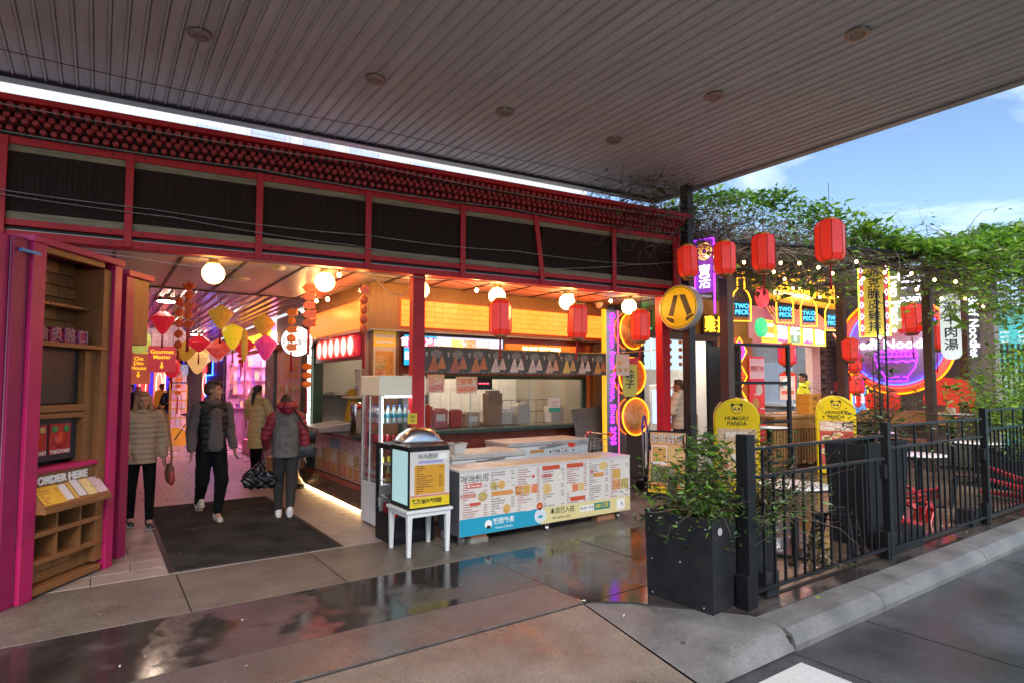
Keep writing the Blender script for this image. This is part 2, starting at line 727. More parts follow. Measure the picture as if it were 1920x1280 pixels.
g = struct(MB().add([(-400, -400, -.14), (600, -400, -.14), (600, 600, -.14), (-400, 600, -.14)], [(0, 1, 2, 3)]).obj('road', asphalt))
for k, (a, b) in enumerate((((4.0, 2.36), (4.0, -9)), ((5.0, 2.36), (5.35, -9)), ((7.9, 2.36), (8.0, -9)))):
    m = MB().add([(a[0] - .008, a[1], -.136), (a[0] + .008, a[1], -.136), (b[0] + .008, b[1], -.136), (b[0] - .008, b[1], -.136)], [(0, 3, 2, 1)])
    m.obj('road_joint', joint, g)
for k in range(5):
    y0 = 2.26 - .95 * k
    MB().add([(1.9, y0 - .33, -.135), (3.9, y0 - .33, -.135), (3.9, y0, -.135), (1.9, y0, -.135)], [(0, 1, 2, 3)]).obj('painted_stripe', paint, g)

# footpath: dark base with slabs laid on it, joints left open
fp = struct(B('footpath', (-14, 3.62, -.3), (3.2, 30, -.012), joint))
fp2 = struct(B('footpath', (3.2, 3.61, -.3), (7.4, 9.2, -.0135), joint))


def slabs(parent, xs, y0, y1, mat, g_=.006):
    for a, b in zip(xs[:-1], xs[1:]):
        B('slab', (a + g_, y0 + g_, -.06), (b - g_, y1 - g_, 0), mat, parent, bev=.004)


slabs(fp, [-14, -9, -4.2, -.56, .635, 1.83, 3.03, 3.2], 5.15, 6.28, aggregate)
slabs(fp, [-14, -4, 3.2], 4.15, 5.15, wetpath, .001)
slabs(fp, [-14, -4, 3.2], 3.63, 4.15, damppath, .001)
slabs(fp2, [3.2, 4.24, 5.45, 6.66, 7.4], 5.15, 6.28, aggregate)
slabs(fp2, [3.2, 4.4], 3.62, 5.15, wetpath, .001)
B('slab', (4.412, 3.62, -.06), (7.394, 5.144, 0), wetpath, fp2, bev=.004)
# vehicle ramp in front of the footpath with its flared wing
rp = struct(MB().add([(-14, 3.6, -.006), (3.17, 3.6, -.006), (3.06, 2.4, -.128), (-14, 2.4, -.128), (-14, 3.6, -.4), (3.17, 3.6, -.4), (3.06, 2.4, -.4), (-14, 2.4, -.4)],
                     [(0, 3, 2, 1), (4, 5, 6, 7), (0, 1, 5, 4), (1, 2, 6, 5), (2, 3, 7, 6), (3, 0, 4, 7)]).obj('ramp', ramp_m))
sm_ = lambda q: q * q * (3 - 2 * q)
zr = lambda y: -.006 - (3.6 - y) / 1.2 * .122
zk = lambda y: 0 if y > 2.52 else (-.13 if y < 2.375 else -.13 + .13 * math.sin(PI / 2 * (y - 2.375) / .145))
gv_, gf_ = [], []
ys_ = [2.372, 2.38, 2.395, 2.42, 2.45, 2.48, 2.52, 2.6, 2.7, 2.85, 3.0, 3.2, 3.4, 3.6]
for j, y in enumerate(ys_):
    xl = 3.08 + (y - 2.39) / 1.21 * .105
    xr = 4.029
    for i in range(13):
        q = i / 12
        gv_.append((lerp(xl, xr, q), y, lerp(zr(y), zk(y), sm_(min(1, q * 1.15)))))
for j in range(len(ys_) - 1):
    for i in range(12):
        gf_.append((j * 13 + i, j * 13 + i + 1, (j + 1) * 13 + i + 1, (j + 1) * 13 + i))
struct(MB().add(gv_, gf_, 0, True).obj('ramp_wing', kerb_m))
struct(MB().slab([(3.24, 3.6), (3.5, 3.42), (3.86, 2.93), (4.02, 2.72), (4.41, 2.70), (4.41, 3.6)], -.3, .0035).obj('footpath_corner', wetpath))
# kerb stones with a rounded front edge
kb = struct(B('kerb', (4.02, 2.40, -.4), (26, 2.86, -.05), joint))
struct(B('edge_strip', (4.41, 2.69, -.2), (40, 2.86, -.002), wetpath))
prof = [(2.37, -.2), (2.372, -.10), (2.40, -.035), (2.45, -.006), (2.52, 0), (2.68, 0), (2.68, -.2)]
xs = [4.03, 5.35, 7.6, 9.9, 12.2, 14.5, 17, 20, 23, 26]
for a, b in zip(xs[:-1], xs[1:]):
    n = len(prof)
    a += .006
    b -= .006
    vs = [(a, y, z) for y, z in prof] + [(b, y, z) for y, z in prof]
    fs = [tuple(range(n)), tuple(reversed(range(n, 2 * n)))] + [(k, n + k, n + (k + 1) % n, (k + 1) % n) for k in range(n)]
    o = MB().add(vs, fs).obj('kerb_stone', kerb_m, kb)
struct(MB().add([(4.03, 2.862, .004), (26, 2.862, .004), (26, 2.90, .004), (4.03, 2.90, .004)], [(0, 1, 2, 3)]).obj('drain_strip', joint))

# terrace floor slabs
tf = struct(MB().bb((4.42, 2.87, -.2), (7.4, 3.6, -.01)).bb((7.41, 2.87, -.2), (40, 8.6, -.0105)).obj('terrace_floor', joint))
for X0, X1, Y0, Y1 in ((4.415, 6.2, 2.905, 3.61), (6.2, 7.4, 2.905, 3.61), (7.4, 8.0, 2.905, 3.5), (8.0, 10.0, 2.905, 3.5), (10., 13., 2.905, 3.5), (13, 20, 2.905, 3.5),
                       (7.4, 9.2, 3.5, 5.15), (9.2, 11.5, 3.5, 5.15), (11.5, 14, 3.5, 5.15), (14, 20, 3.5, 5.15), (7.4, 7.9, 5.15, 6.28)):
    B('slab', (X0 + .004, Y0 + .004, -.05), (X1 - .004, Y1 - .004, .0025), terrace_m, tf, bev=.003)
tile_m = wet('terrace_tiles', (.16, .12, .095), (.11, .09, .08), .3, .08, .42, .6, .9, grain=150, gbump=.3, wdark=.6)
for i in range(8):
    for j in range(3):
        x0, y0 = 7.9 + i * .62, 5.15 + j * .62
        if j < 2 or i > 0:
            B('slab', (x0 + .005, y0 + .005, -.05), (x0 + .615, y0 + .615, .002), tile_m, tf, bev=.003)
B('slab', (12.87, 5.155, -.05), (20, 7.9, .002), tile_m, tf)
for i in range(8):
    x0 = 3.2 + i * .62
    for j in range(2):
        y0 = 6.285 + j * .76
        B('slab', (x0 + .005, y0 + .005, -.05), (x0 + .615, y0 + .755, .0), tile_m, fp2, bev=.003)

# mall floor pavers, near ones laid singly, the far end one sheet
mf = struct(B('mall_floor', (-1.2, 6.285, -.2), (3.2, 40, -.011), joint))
pv = None
k = 0
for j in range(33):
    y0 = 6.29 + j * .30
    off = .3 * (j % 2)
    x0 = -1.2 + off - .6
    while x0 < 3.2:
        a, b = max(x0, -1.2), min(x0 + .6, 3.19)
        x0 += .6
        if b - a < .05 or b < -.7:
            continue
        if abs(b - a - .6) < 1e-6:
            if pv is None:
                pv = MB().bb((0.003, .003, -.05), (.597, .297, 0)).obj('paver', paver_m, mf, (a, y0, 0), bev=.003)
            else:
                inst(pv, 'paver', mf, (a, y0, random.uniform(-.0012, .0012)))
        else:
            B('paver', (a + .003, y0 + .003, -.05), (b - .003, y0 + .297, 0), paver_m, mf)
        k += 1
B('paver_field', (-1.2, 6.29 + 33 * .3, -.05), (3.2, 40, 0), paver_m, mf)

# ================================================================== entrance mat
mat_m = bpy.data.materials.new('ribbed_rubber')
mat_m.use_nodes = True
t = mat_m.node_tree
p = t.nodes['Principled BSDF']
p.inputs['Base Color'].default_value = (.028, .024, .022, 1)
p.inputs['Roughness'].default_value = .8
p.inputs['Specular IOR Level'].default_value = .15
c = t.nodes.new('ShaderNodeTexCoord')
n1 = t.nodes.new('ShaderNodeTexNoise')
n1.inputs['Scale'].default_value = 2.5
n1.inputs['Detail'].default_value = 8
t.links.new(c.outputs['Object'], n1.inputs['Vector'])
rmp = t.nodes.new('ShaderNodeValToRGB')
rmp.color_ramp.elements[0].position = .35
rmp.color_ramp.elements[0].color = (.016, .014, .013, 1)
rmp.color_ramp.elements[1].position = .75
rmp.color_ramp.elements[1].color = (.055, .045, .036, 1)
t.links.new(n1.outputs['Fac'], rmp.inputs['Fac'])
t.links.new(rmp.outputs['Color'], p.inputs['Base Color'])
mt = thing('entrance_mat', 'long black ribbed rubber mat lying across the arcade entrance', 'mat', (.58, 6.3, 0))
B('mat_border', (0, 0, .0), (1.61, 3.5, .008), M('rubber_edge', (.02, .018, .018), .5), mt, bev=.003)
mm = MB()
for k in range(112):
    y0 = .05 + k * .0304
    mm.bb((.05, y0, .0081), (1.56, y0 + .017, .0135))
stuff(mm.obj('rubber_ribs', mat_m, mt))

# ================================================================== big metal canopy overhead
can_m = M('canopy_metal', (.78, .82, .81), .5, .0, var=.22, vs=1.3, bump=.03, bs=30, stretch=(6, .5, 1))
can = thing('metal_canopy', 'wide grey ribbed metal canopy roofing the footpath', 'canopy', (0, 0, 4.79))
CE = lambda x: 7.52 - .1095 * x          # far edge of the canopy
for k in range(79):
    x0 = -2.6 + k * .13
    if x0 > 7.52:
        break
    y0 = 1.0
    sec = [(0.002, .03), (0.002, .006), (.009, 0), (.094, 0), (.099, .007), (.104, .007), (.109, -.014), (.121, -.014), (.126, .007), (.1285, .03)]
    n = len(sec)
    vs = [(x0 + x, y0, z) for x, z in sec] + [(x0 + x, CE(x0 + x), z) for x, z in sec]
    fs = [tuple(range(n)), tuple(reversed(range(n, 2 * n)))] + [(i, n + i, n + (i + 1) % n, (i + 1) % n) for i in range(n)]
    MB().add(vs, fs).obj('plank', can_m, can)
MB().slab([(-2.6, 1), (7.62, 1), (7.62, CE(7.62)), (-2.6, CE(-2.6))], .032, .2).obj('roof_deck', M('roof_grey', (.25, .25, .25), .6), can)
ce = M('canopy_edge_white', (.62, .63, .64), .4, .1, var=.15)
MB().slab([(-2.6, CE(-2.6)), (7.66, CE(7.66)), (7.66, CE(7.66) + .16), (-2.6, CE(-2.6) + .16)], -.03, .19).obj('gutter', ce, can, bev=.01)
MB().bb((7.6, 1, -.02), (7.72, CE(7.66) + .16, .2)).obj('side_fascia', M('fascia_light', (.5, .51, .52), .4, .1, var=.2), can, bev=.01)
MB().slab([(-2.6, CE(-2.6) - .03), (7.6, CE(7.6) - .03), (7.6, CE(7.6)), (-2.6, CE(-2.6))], -.035, -.016).obj('edge_trim', dark, can)
dl0 = None
for k, (x, y, lab) in enumerate(((.64, 5.75, 'round recessed downlight in the canopy above the entrance mat'), (2.20, 5.60, 'round recessed downlight in the canopy above the white stool'),
                                 (3.68, 5.46, 'round recessed downlight in the canopy above the menu counter'), (5.25, 5.33, 'round recessed downlight in the canopy above the counter end with yellow band'),
                                 (5.38, 2.45, 'round recessed downlight in the canopy nearest the kerb'), (5.31, 3.88, 'round recessed downlight in the canopy between the kerb one and the counter row'))):
    if dl0 is None:
        dl0 = thing('downlight', lab, 'downlight', (x, y, 4.772), 0, 'downlights in the canopy')
        MB().lathe([(.055, .02), (.055, .0), (.062, -.012), (.095, -.014), (.10, -.008), (.10, .02)], 28).obj('rim', M('downlight_rim', (.40, .32, .25), .35, .4), dl0)
        MB().lathe([(.0, -.004), (.03, -.010), (.054, -.004), (.054, .01), (0, .01)], 24).obj('lens', M('frosted_lens', (.35, .32, .3), .2), dl0)
    else:
        dup(dl0, lab, (x, y, 4.772))

# ================================================================== white building behind the roofs
bw = M('render_white', (.52, .52, .52), .8, var=.08)
bd = thing('white_building', 'tall white rendered building with tiled window bays rising behind the red roofed row', 'building', (0, 44, 0))
QK = 44 / 30
B('wall', (-26, 0, 0), (27 * QK, 12, 24), bw, bd)
wm = M('blue_grey_window', (.42, .48, .58), .3, var=.15, vs=3)
for x0, x1, z0, z1 in ((3.3, 4.35, 12.0, 13.6), (5.6, 7.2, 11.6, 14.1), (8.0, 9.35, 11.6, 14.1), (10.4, 12, 11.6, 14.1), (14, 16, 11.6, 14.1)):
    x0, x1, z0, z1 = x0 * QK, x1 * QK, 1.7 + (z0 - 1.7) * QK, 1.7 + (z1 - 1.7) * QK
    f = B('window', (x0, -.10, z0), (x1, -.02, z1), wm, bd)
    B('frame', (x0 - .22, -.2, z0), (x0 - .005, -.0, z1), bw, f)
    B('frame', (x1 + .005, -.2, z0), (x1 + .22, -.0, z1), bw, f)
    for i in range(5):
        for j in range(6):
            B('pane', (x0 + .03 + i * (x1 - x0) / 5, -.125, z0 + .02 + j * (z1 - z0) / 6), (x0 + (i + 1) * (x1 - x0) / 5 - .03, -.1001, z0 + (j + 1) * (z1 - z0) / 6 - .02), wm, f)

# ================================================================== red roofed header beam of the arcade
BX, BY, BA = -.79, 7.21, math.atan2(-.12239, .99248)
bm = thing('red_header_beam', 'long red framed header beam with dark blinds and rows of red log ends', 'beam', (BX, BY, 0), BA)
U0, U1 = -3.7, 8.27
B('bottom_rail', (U0, -.03, 3.07), (U1, .05, 3.145), red, bm, bev=.004)
B('bottom_plate', (U0, .05, 3.085), (U1, .22, 3.10), dred, bm)
B('gap_board', (U0, .02, 3.146), (U1, .05, 3.19), dark, bm)
B('lower_rail', (U0, -.03, 3.19), (U1, .045, 3.25), red, bm, bev=.004)
wood_old = M('weathered_batten', (.36, .28, .17), .65, var=.45, vs=4, stretch=(1.2, 8, 8))
B('lower_batten', (U0, -.012, 3.25), (U1, .045, 3.325), wood_old, bm, bev=.003)
B('upper_batten', (U0, -.012, 3.895), (U1, .045, 3.96), wood_old, bm, bev=.003)
B('upper_rail', (U0, -.03, 3.96), (U1, .045, 4.035), red, bm, bev=.004)
B('backing_board', (U0, .06, 3.1), (U1, .2, 4.3), dark, bm)
blind_m = M('bamboo_blind', (.062, .036, .03), .9, var=.5, vs=3, bump=.6, bs=9, stretch=(45, 45, .5), col2=(.018, .010, .009), spec=.1)
posts = [-2.42, -1.21, 0, 1.0, 2.21, 3.41, 4.63, 5.80, 7.04, 8.22]
for a, b in zip(posts[:-1], posts[1:]):
    B('blind', (a + .03, .0, 3.326), (b - .03, .02, 3.894), blind_m, bm)
for q in posts:
    lean = {5.80: -.09}.get(q, 0)
    MB().add([(q - .035 + lean * -.3, -.055, 3.075), (q + .035 + lean * -.3, -.055, 3.075), (q + .035 + lean * -.3, -.0305, 3.075), (q - .035 + lean * -.3, -.0305, 3.075),
              (q - .035 + lean, -.055, 4.03), (q + .035 + lean, -.055, 4.03), (q + .035 + lean, -.0305, 4.03), (q - .035 + lean, -.0305, 4.03)],
             [(0, 3, 2, 1), (4, 5, 6, 7), (0, 1, 5, 4), (1, 2, 6, 5), (2, 3, 7, 6), (3, 0, 4, 7)]).obj('upright', red, bm, bev=.003)
log_m = M('red_log_end', (.50, .045, .045), .5, var=.4, vs=14)
logd = M('dark_log_board', (.022, .015, .015), .65, var=.3)
rows = [(-.05, 4.085, 0), (-.125, 4.138, .5), (-.155, 4.178, 0), (-.25, 4.226, .5)]
B('log_board', (U0, -.03, 4.036), (U1, .2, 4.115), logd, bm)
B('log_board', (U0, -.12, 4.116), (U1, .2, 4.195), logd, bm)
B('log_board', (U0, -.22, 4.196), (U1, .2, 4.25), logd, bm)
lg = None
far = MB()
for dy, z, ph in rows:
    for k in range(146):
        uu = -3.66 + (k + ph) * .0825
        if uu > 8.22:
            continue
        near = -.2 < uu < 6.0
        y1 = dy - .055
        y0 = dy + .04
        if near:
            if lg is None:
                lg = MB().lathe([(.025, 0), (.029, -.005), (.029, -.09)], 12, sm=False, M3=Matrix.Rotation(R(90), 3, 'X')).obj('log_end', log_m, bm, (uu, y1, z))
            else:
                inst(lg, 'log_end', bm, (uu + random.uniform(-.004, .004), y1 + random.uniform(-.006, .006), z + random.uniform(-.003, .003)))
        else:
            far.lathe([(.025, 0), (.029, -.005), (.029, -.09)], 10, (uu, y1, z), sm=False, M3=Matrix.Rotation(R(90), 3, 'X'))
stuff(far.obj('far_log_ends', log_m, bm))
B('roof_cap', (U0, -.34, 4.258), (U1 + .03, .25, 4.315), red, bm, bev=.005)
B('end_upright', (U1 + .002, -.05, 3.08), (U1 + .06, .2, 4.255), red, bm, bev=.004)
# bolts along the rails
bolt = None
for q in (.85, 1.12, 2.05, 2.34, 3.3, 4.5, 5.7, 6.9):
    for z in (3.108, 3.218, 3.998):
        if bolt is None:
            bolt = MB().cyl((0, 0, 0), (0, -.008, 0), .009, n=8).obj('bolt', black, bm, (q, -.031, z))
        else:
            inst(bolt, 'bolt', bm, (q, -.031, z))

# tinsel wires slung along the beam
tin = M('tinsel_wire_grey', (.34, .32, .29), .5, .3)


def bl(u, y, z):      # beam coordinates to world
    return (BX + u * math.cos(BA) - y * math.sin(BA), BY + u * math.sin(BA) + y * math.cos(BA), z)


def wire(name, label, pts, r=.003, fuzz=0, mat=None, cat='wire', group=None):
    path = []
    for (a, b) in zip(pts[:-1], pts[1:]):
        a, b = Vector(a), Vector(b)
        n = max(3, int((b - a).length / .12))
        sag = (b - a).length * .012
        for k in range(n):
            t_ = k / n
            q = a.lerp(b, t_)
            q.z -= sag * 4 * t_ * (1 - t_)
            path.append(q)
    path.append(Vector(pts[-1]))
    m = MB()
    if fuzz:
        rs = [r * random.uniform(.8, 1.3) for _ in path]
        m.tube(path, rs, 5)
        for q, q2 in zip(path[:-1], path[1:]):
            for _ in range(3):
                s = q.lerp(q2, random.random())
                e = s + Vector((random.uniform(-1, 1), random.uniform(-1, 1), random.uniform(-1.3, .6))) * fuzz
                m.tube([s, e], r * .45, 3, caps=False)
    else:
        m.tube(path, r, 5)
    return tag(m.obj(name, mat or tin), label, cat, group)


wire('tinsel_wire', 'grey tinsel wire sagging across the blinds, upper of the pair', [bl(-1, -.075, 3.56), bl(1.2, -.07, 3.48), bl(3.4, -.07, 3.47), bl(5.4, -.07, 3.49), bl(7.6, -.07, 3.52)], .004, .014)
wire('tinsel_wire', 'grey tinsel wire sagging across the blinds, lower of the pair', [bl(-1, -.082, 3.53), bl(1.4, -.078, 3.42), bl(3.2, -.078, 3.33), bl(5.6, -.078, 3.27), bl(7.4, -.078, 3.50), bl(8.2, -.07, 3.62)], .004, .014)
wire('tinsel_wire', 'grey tinsel wire running along the top edge of the upper red rail', [bl(-1, -.085, 4.09), bl(2.2, -.095, 4.055), bl(5.2, -.095, 4.05), bl(8.2, -.095, 4.06)], .005, .018)
wire('tinsel_wire', 'grey tinsel wire crossing the rows of red log ends', [bl(-1, -.37, 4.24), bl(3.2, -.37, 4.215), bl(8.2, -.37, 4.23)], .005, .018)
wire('tinsel_wire', 'grey tinsel wire along the very bottom edge of the red beam', [bl(-1, -.045, 3.055), bl(2.2, -.045, 3.06), bl(5.2, -.05, 3.062), bl(8.2, -.05, 3.075)], .005, .018)
wire('cable', 'thin black cable strung under the metal canopy', [(-2, 6.9, 4.72), (2.5, 6.55, 4.70), (5.2, 6.25, 4.70), (7.5, 6.05, 4.73)], .004, mat=black, cat='cable')

# canopy post with the pedestrian crossing sign
pc = M('grey_steel_post', (.05, .045, .045), .45, .4, var=.4, vs=5)
tag(B('canopy_post', (7.36, 5.90, 0), (7.50, 6.04, 4.80), pc, bev=.006), 'tall dark square steel post holding up the canopy behind the crossing sign', 'post')
# ================================================================== red columns under the beam
for (x, y, lab) in ((3.27, 6.82, 'red steel column rising between the drinks fridge and the poster row'), (7.24, 6.32, 'red steel column under the beam end beside the crossing sign')):
    c = thing('red_column', lab, 'column', (x, y, 0), BA, 'red columns under the beam')
    B('shaft', (-.078, -.078, 0), (.078, .078, 3.07), red, c, bev=.006)
    B('base_plate', (-.13, -.13, 0), (.13, .13, .012), dred, c)

# ================================================================== soffit and arcade ceiling
sof_m = M('satin_soffit', (.45, .43, .41), .34, .3, var=.15, vs=1.5)
seam = M('soffit_seam', (.03, .026, .025), .5)
ce_o = struct(MB().slab([(-6, 7.86), (8.2, 6.12), (8.2, 7.9), (3.12, 7.9), (3.12, 10.0), (-6, 10.0)], 3.125, 3.16).obj('soffit', sof_m))
for k, x in enumerate((-.5, .1, .72, 1.36, 2.0, 2.62, 3.24, 3.86, 4.48, 5.1, 5.72, 6.34, 6.96, 7.58)):
    y0 = 7.31 - .1233 * (x + 1.6) + .05
    B('seam_strip', (x - .016, y0, 3.112), (x + .016, 10.0 if x < 3.1 else 7.88, 3.1248), seam, ce_o)
B('seam_strip', (-6, 9.98, 3.108), (3.1, 10.03, 3.126), seam, ce_o)
mc = struct(B('arcade_ceiling', (-3, 10.04, 3.17), (3.12, 40, 3.2), M('ceiling_back', (.12, .12, .12), .5, .3)))
cm = M('corrugated_metal', (.45, .43, .41), .2, .85, var=.2, vs=1.5)
rb = None
for k in range(38):
    x = -2.9 + k * .158
    if rb is None:
        sec = [(0, .03), (.02, 0), (.09, 0), (.11, .03), (.15, .03), (.15, .034), (0, .034)]
        n = len(sec)
        vs = [(a, 10.05, 3.135 + b) for a, b in sec] + [(a, 34, 3.135 + b) for a, b in sec]
        rb = MB().add(vs, [tuple(range(n)), tuple(reversed(range(n, 2 * n)))] + [(i, n + i, n + (i + 1) % n, (i + 1) % n) for i in range(n)]).obj('ceiling_panel', cm, mc, (x, 0, 0))
    else:
        inst(rb, 'ceiling_panel', mc, (x, 0, 0))

# ================================================================== corner kitchen shop
ks = thing('kitchen_shop', 'corner takeaway kitchen with glowing orange tiled fascia and long serving window', 'shop', (0, 0, 0))
SX, SY, SXR = 3.1, 7.88, 7.45
tile_red = bpy.data.materials.new('small_red_tiles')
tile_red.use_nodes = True
t = tile_red.node_tree
p = t.nodes['Principled BSDF']
tcn = t.nodes.new('ShaderNodeTexCoord')
mpn = t.nodes.new('ShaderNodeMapping')
mpn.inputs['Rotation'].default_value = (R(-90), 0, 0)
bk = t.nodes.new('ShaderNodeTexBrick')
bk.offset = 0
bk.inputs['Scale'].default_value = 1
bk.inputs['Brick Width'].default_value = .075
bk.inputs['Row Height'].default_value = .075
bk.inputs['Mortar Size'].default_value = .004
bk.inputs['Color1'].default_value = (.30, .05, .025, 1)
bk.inputs['Color2'].default_value = (.22, .035, .02, 1)
bk.inputs['Mortar'].default_value = (.16, .08, .06, 1)
t.links.new(tcn.outputs['Object'], mpn.inputs['Vector'])
t.links.new(mpn.outputs['Vector'], bk.inputs['Vector'])
t.links.new(bk.outputs['Color'], p.inputs['Base Color'])
p.inputs['Roughness'].default_value = .25
# shell: back and inner walls, ceiling, floor
inner = M('kitchen_inner_wall', (.42, .38, .33), .5, var=.3, vs=60, bump=.1)
B('back_wall', (3.2, 11.0, 0), (SXR, 11.15, 3.1), inner, ks)
B('right_wall', (SXR, SY + .02, 0), (SXR + .12, 11.1, 3.1), inner, ks)
B('inner_ceiling', (3.2, SY + .12, 2.5), (SXR, 11, 2.55), offw, ks)
B('inner_floor', (3.2, SY + .12, 0), (SXR, 11, .01), dark, ks)
B('far_wall', (3.02, 10.62, 0), (3.24, 11.1, 2.47), green, ks)
# front: pier, base wall, header wall, fascia
B('corner_pier', (SX, SY, 0), (3.5, SY + .12, 2.47), timber, ks)
B('base_wall', (3.5, SY + .01, 0), (SXR, SY + .12, 1.0), tile_red, ks)
B('header_wall', (3.5, SY + .01, 1.86), (SXR, SY + .12, 2.47), tile_red, ks)
B('right_pier', (7.02, SY + .005, 1.0), (SXR, SY + .12, 1.86), timber, ks)
B('corner_trim', (7.02, SY - .03, .3), (7.1, SY + .004, 2.4), M('orange_pier', (.5, .12, .03), .5), ks)
B('corner_trim', (7.2, SY - .05, 0), (7.42, SY + .004, 2.5), timber, ks)
B('fascia', (SX - .06, SY - .10, 2.47), (SXR + .02, SY + .12, 3.12), timber, ks)
B('fascia_lip', (SX - .075, SY - .13, 2.452), (SXR + .03, SY + .1, 2.469), M('lip_metal', (.35, .3, .25), .3, .5), ks)
lbx = glow('orange_lightbox', (1.0, .085, .008), 1.9)
lb2 = glow('orange_lightbox_bright', (1.0, .09, .009), 2.0)
lb = B('light_box', (3.47, SY - .125, 2.525), (7.34, SY - .101, 2.905), glow('orange_joint', (.8, .055, .005), .9), ks)
tl = None
nc, nr = 30, 5
tw, th = 3.87 / nc, .38 / nr
for i in range(nc):
    for j in range(nr):
        if tl is None:
            tl = MB().bb((.003, -.012, .003), (tw - .003, 0, th - .003)).obj('tile', lbx, lb, (3.47, SY - .126, 2.525), bev=.002, seg=1)
            tl2 = MB().bb((.003, -.012, .003), (tw - .003, 0, th - .003)).obj('tile', lb2, lb, (3.47 + tw, SY - .126, 2.525), bev=.002, seg=1)
        elif not (i == 1 and j == 0):
            inst(tl2 if random.random() < .35 else tl, 'tile', lb, (3.47 + i * tw, SY - .126, 2.525 + j * th))
# serving window
B('window_frame', (3.92, SY - .02, 1.80), (7.02, SY + .03, 1.86), green, ks, bev=.004)
B('window_frame', (6.92, SY - .02, 1.06), (7.02, SY + .03, 1.80), green, ks, bev=.004)
B('window_frame', (3.5, SY - .02, 1.06), (3.56, SY + .03, 1.86), green, ks, bev=.004)
B('sill', (3.5, SY - .22, 1.0), (7.05, SY + .05, 1.055), green, ks, bev=.006)
for k in range(3):
    a = 3.56 + k * 1.12
    B('pane', (a, SY - .005, 1.056), (a + 1.118, SY + .003, 1.80), clear, ks)
    if k:
        B('pane_track', (a - .012, SY - .012, 1.056), (a + .006, SY - .0055, 1.80), galv, ks)
# side front facing the arcade
B('fascia', (SX - .06, SY + .121, 2.47), (SX + .14, 10.66, 3.12), timber, ks)
B('fascia_lip', (SX - .14, SY + .0, 2.44), (SX + .1, 10.7, 2.468), M('lip_grey', (.55, .52, .55), .4), ks)
B('light_box', (SX - .078, SY + .28, 2.5), (SX - .061, 10.6, 2.90), glow('orange_lightbox_side', (1.0, .07, .006), 1.5), ks)
mm = MB()
pts = [(0, .0, 0)] + [(0, -.42 * math.cos(a), .20 * math.sin(a)) for a in [PI * k / 16 for k in range(17)]]
mm.add([(-.085, 9.35 + y, 2.505 + z) for _, y, z in pts[1:]], [tuple(reversed(range(17)))])
mm.obj('half_disc_mark', glow('pale_pink_glow', (1, .62, .55), 1.1), ks)
plank = M('grey_plank', (.24, .20, .19), .4, var=.3, vs=3, stretch=(10, 10, 1))
for k in range(12):
    y0 = SY + .30 + k * .196
    B('plank', (SX, y0, 2.08), (SX + .06, y0 + .192, 2.452), plank, ks, bev=.003)
B('jamb', (SX - .02, SY + .12, 0), (SX + .14, SY + .30, 2.452), M('menu_jamb_pink', (.5, .33, .28), .5, var=.2), ks)
B('jamb', (SX - .03, 10.5, 0), (SX + .14, 10.66, 2.452), green, ks)
B('side_frame', (SX - .005, SY + .301, .98), (SX + .07, SY + .36, 2.08), green, ks)
B('side_base', (SX + .02, SY + .30, .25), (SX + .12, 10.5, .93), M('side_base_pink', (.45, .25, .2), .5), ks)
B('side_counter', (SX - .16, SY + .30, .94), (SX + .30, 10.45, .985), M('counter_dark', (.03, .035, .03), .25, var=.2), ks, bev=.006)
# tiled plinth with a warm light under it
pt = M('plinth_tile', (.10, .065, .05), .25, var=.4, vs=3)
ptr = M('plinth_tile_red', (.28, .09, .06), .25, var=.3)
pl_o = B('plinth', (SX - .15, SY - .06, .03), (SX + .1, 10.75, .27), dark, ks)
a = None
for i in range(24):
    for j in range(3):
        if a is None:
            a = B('plinth_tile', (SX - .158, SY - .058, .034), (SX - .1505, SY + .052, .108), pt, pl_o)
            a2 = B('plinth_tile', (SX - .158, SY - .058 + .1155, .034), (SX - .1505, SY + .052 + .1155, .108), ptr, pl_o)
        elif not (i == 1 and j == 0):
            if random.random() < .12:
                inst(a2, 'plinth_tile', pl_o, (0, (i - 1) * .1155, j * .078))
            else:
                inst(a, 'plinth_tile', pl_o, (0, i * .1155, j * .078))
B('plinth_top', (SX - .16, SY - .06, .271), (SX + .02, 10.75, .285), tile_red, pl_o)
B('light_strip', (SX - .14, SY + .0, .012), (SX - .12, 10.7, .028), glow('warm_strip', (1, .62, .28), 14), ks)
# interior fittings
B('strip_light', (3.9, 9.0, 2.46), (6.9, 9.12, 2.49), glow('kitchen_tube', (1, .82, .6), 14), ks)
B('strip_light', (3.9, 10.2, 2.46), (6.9, 10.3, 2.49), glow('kitchen_tube', (1, .82, .6), 14), ks)
B('work_bench', (4.0, 8.5, 0), (6.9, 9.0, .95), steel, ks)
B('shelf', (3.4, 10.4, 1.55), (6.9, 10.95, 1.58), steel, ks)
B('shelf', (3.26, 9.2, 1.50), (4.3, 9.55, 1.53), offw, ks)
B('divider', (4.35, 9.3, 0), (4.4, 11, 2.5), inner, ks)
B('backsplash', (5.0, 9.9, 1.0), (6.95, 9.94, 2.3), offw, ks)
for k in range(9):
    B('splash_tile', (5.01 + k * .215, 9.885, 1.2), (5.01 + k * .215 + .208, 9.9, 1.62), white, ks)
    B('splash_tile', (5.01 + k * .215, 9.885, 1.63), (5.01 + k * .215 + .208, 9.9, 2.05), white, ks)

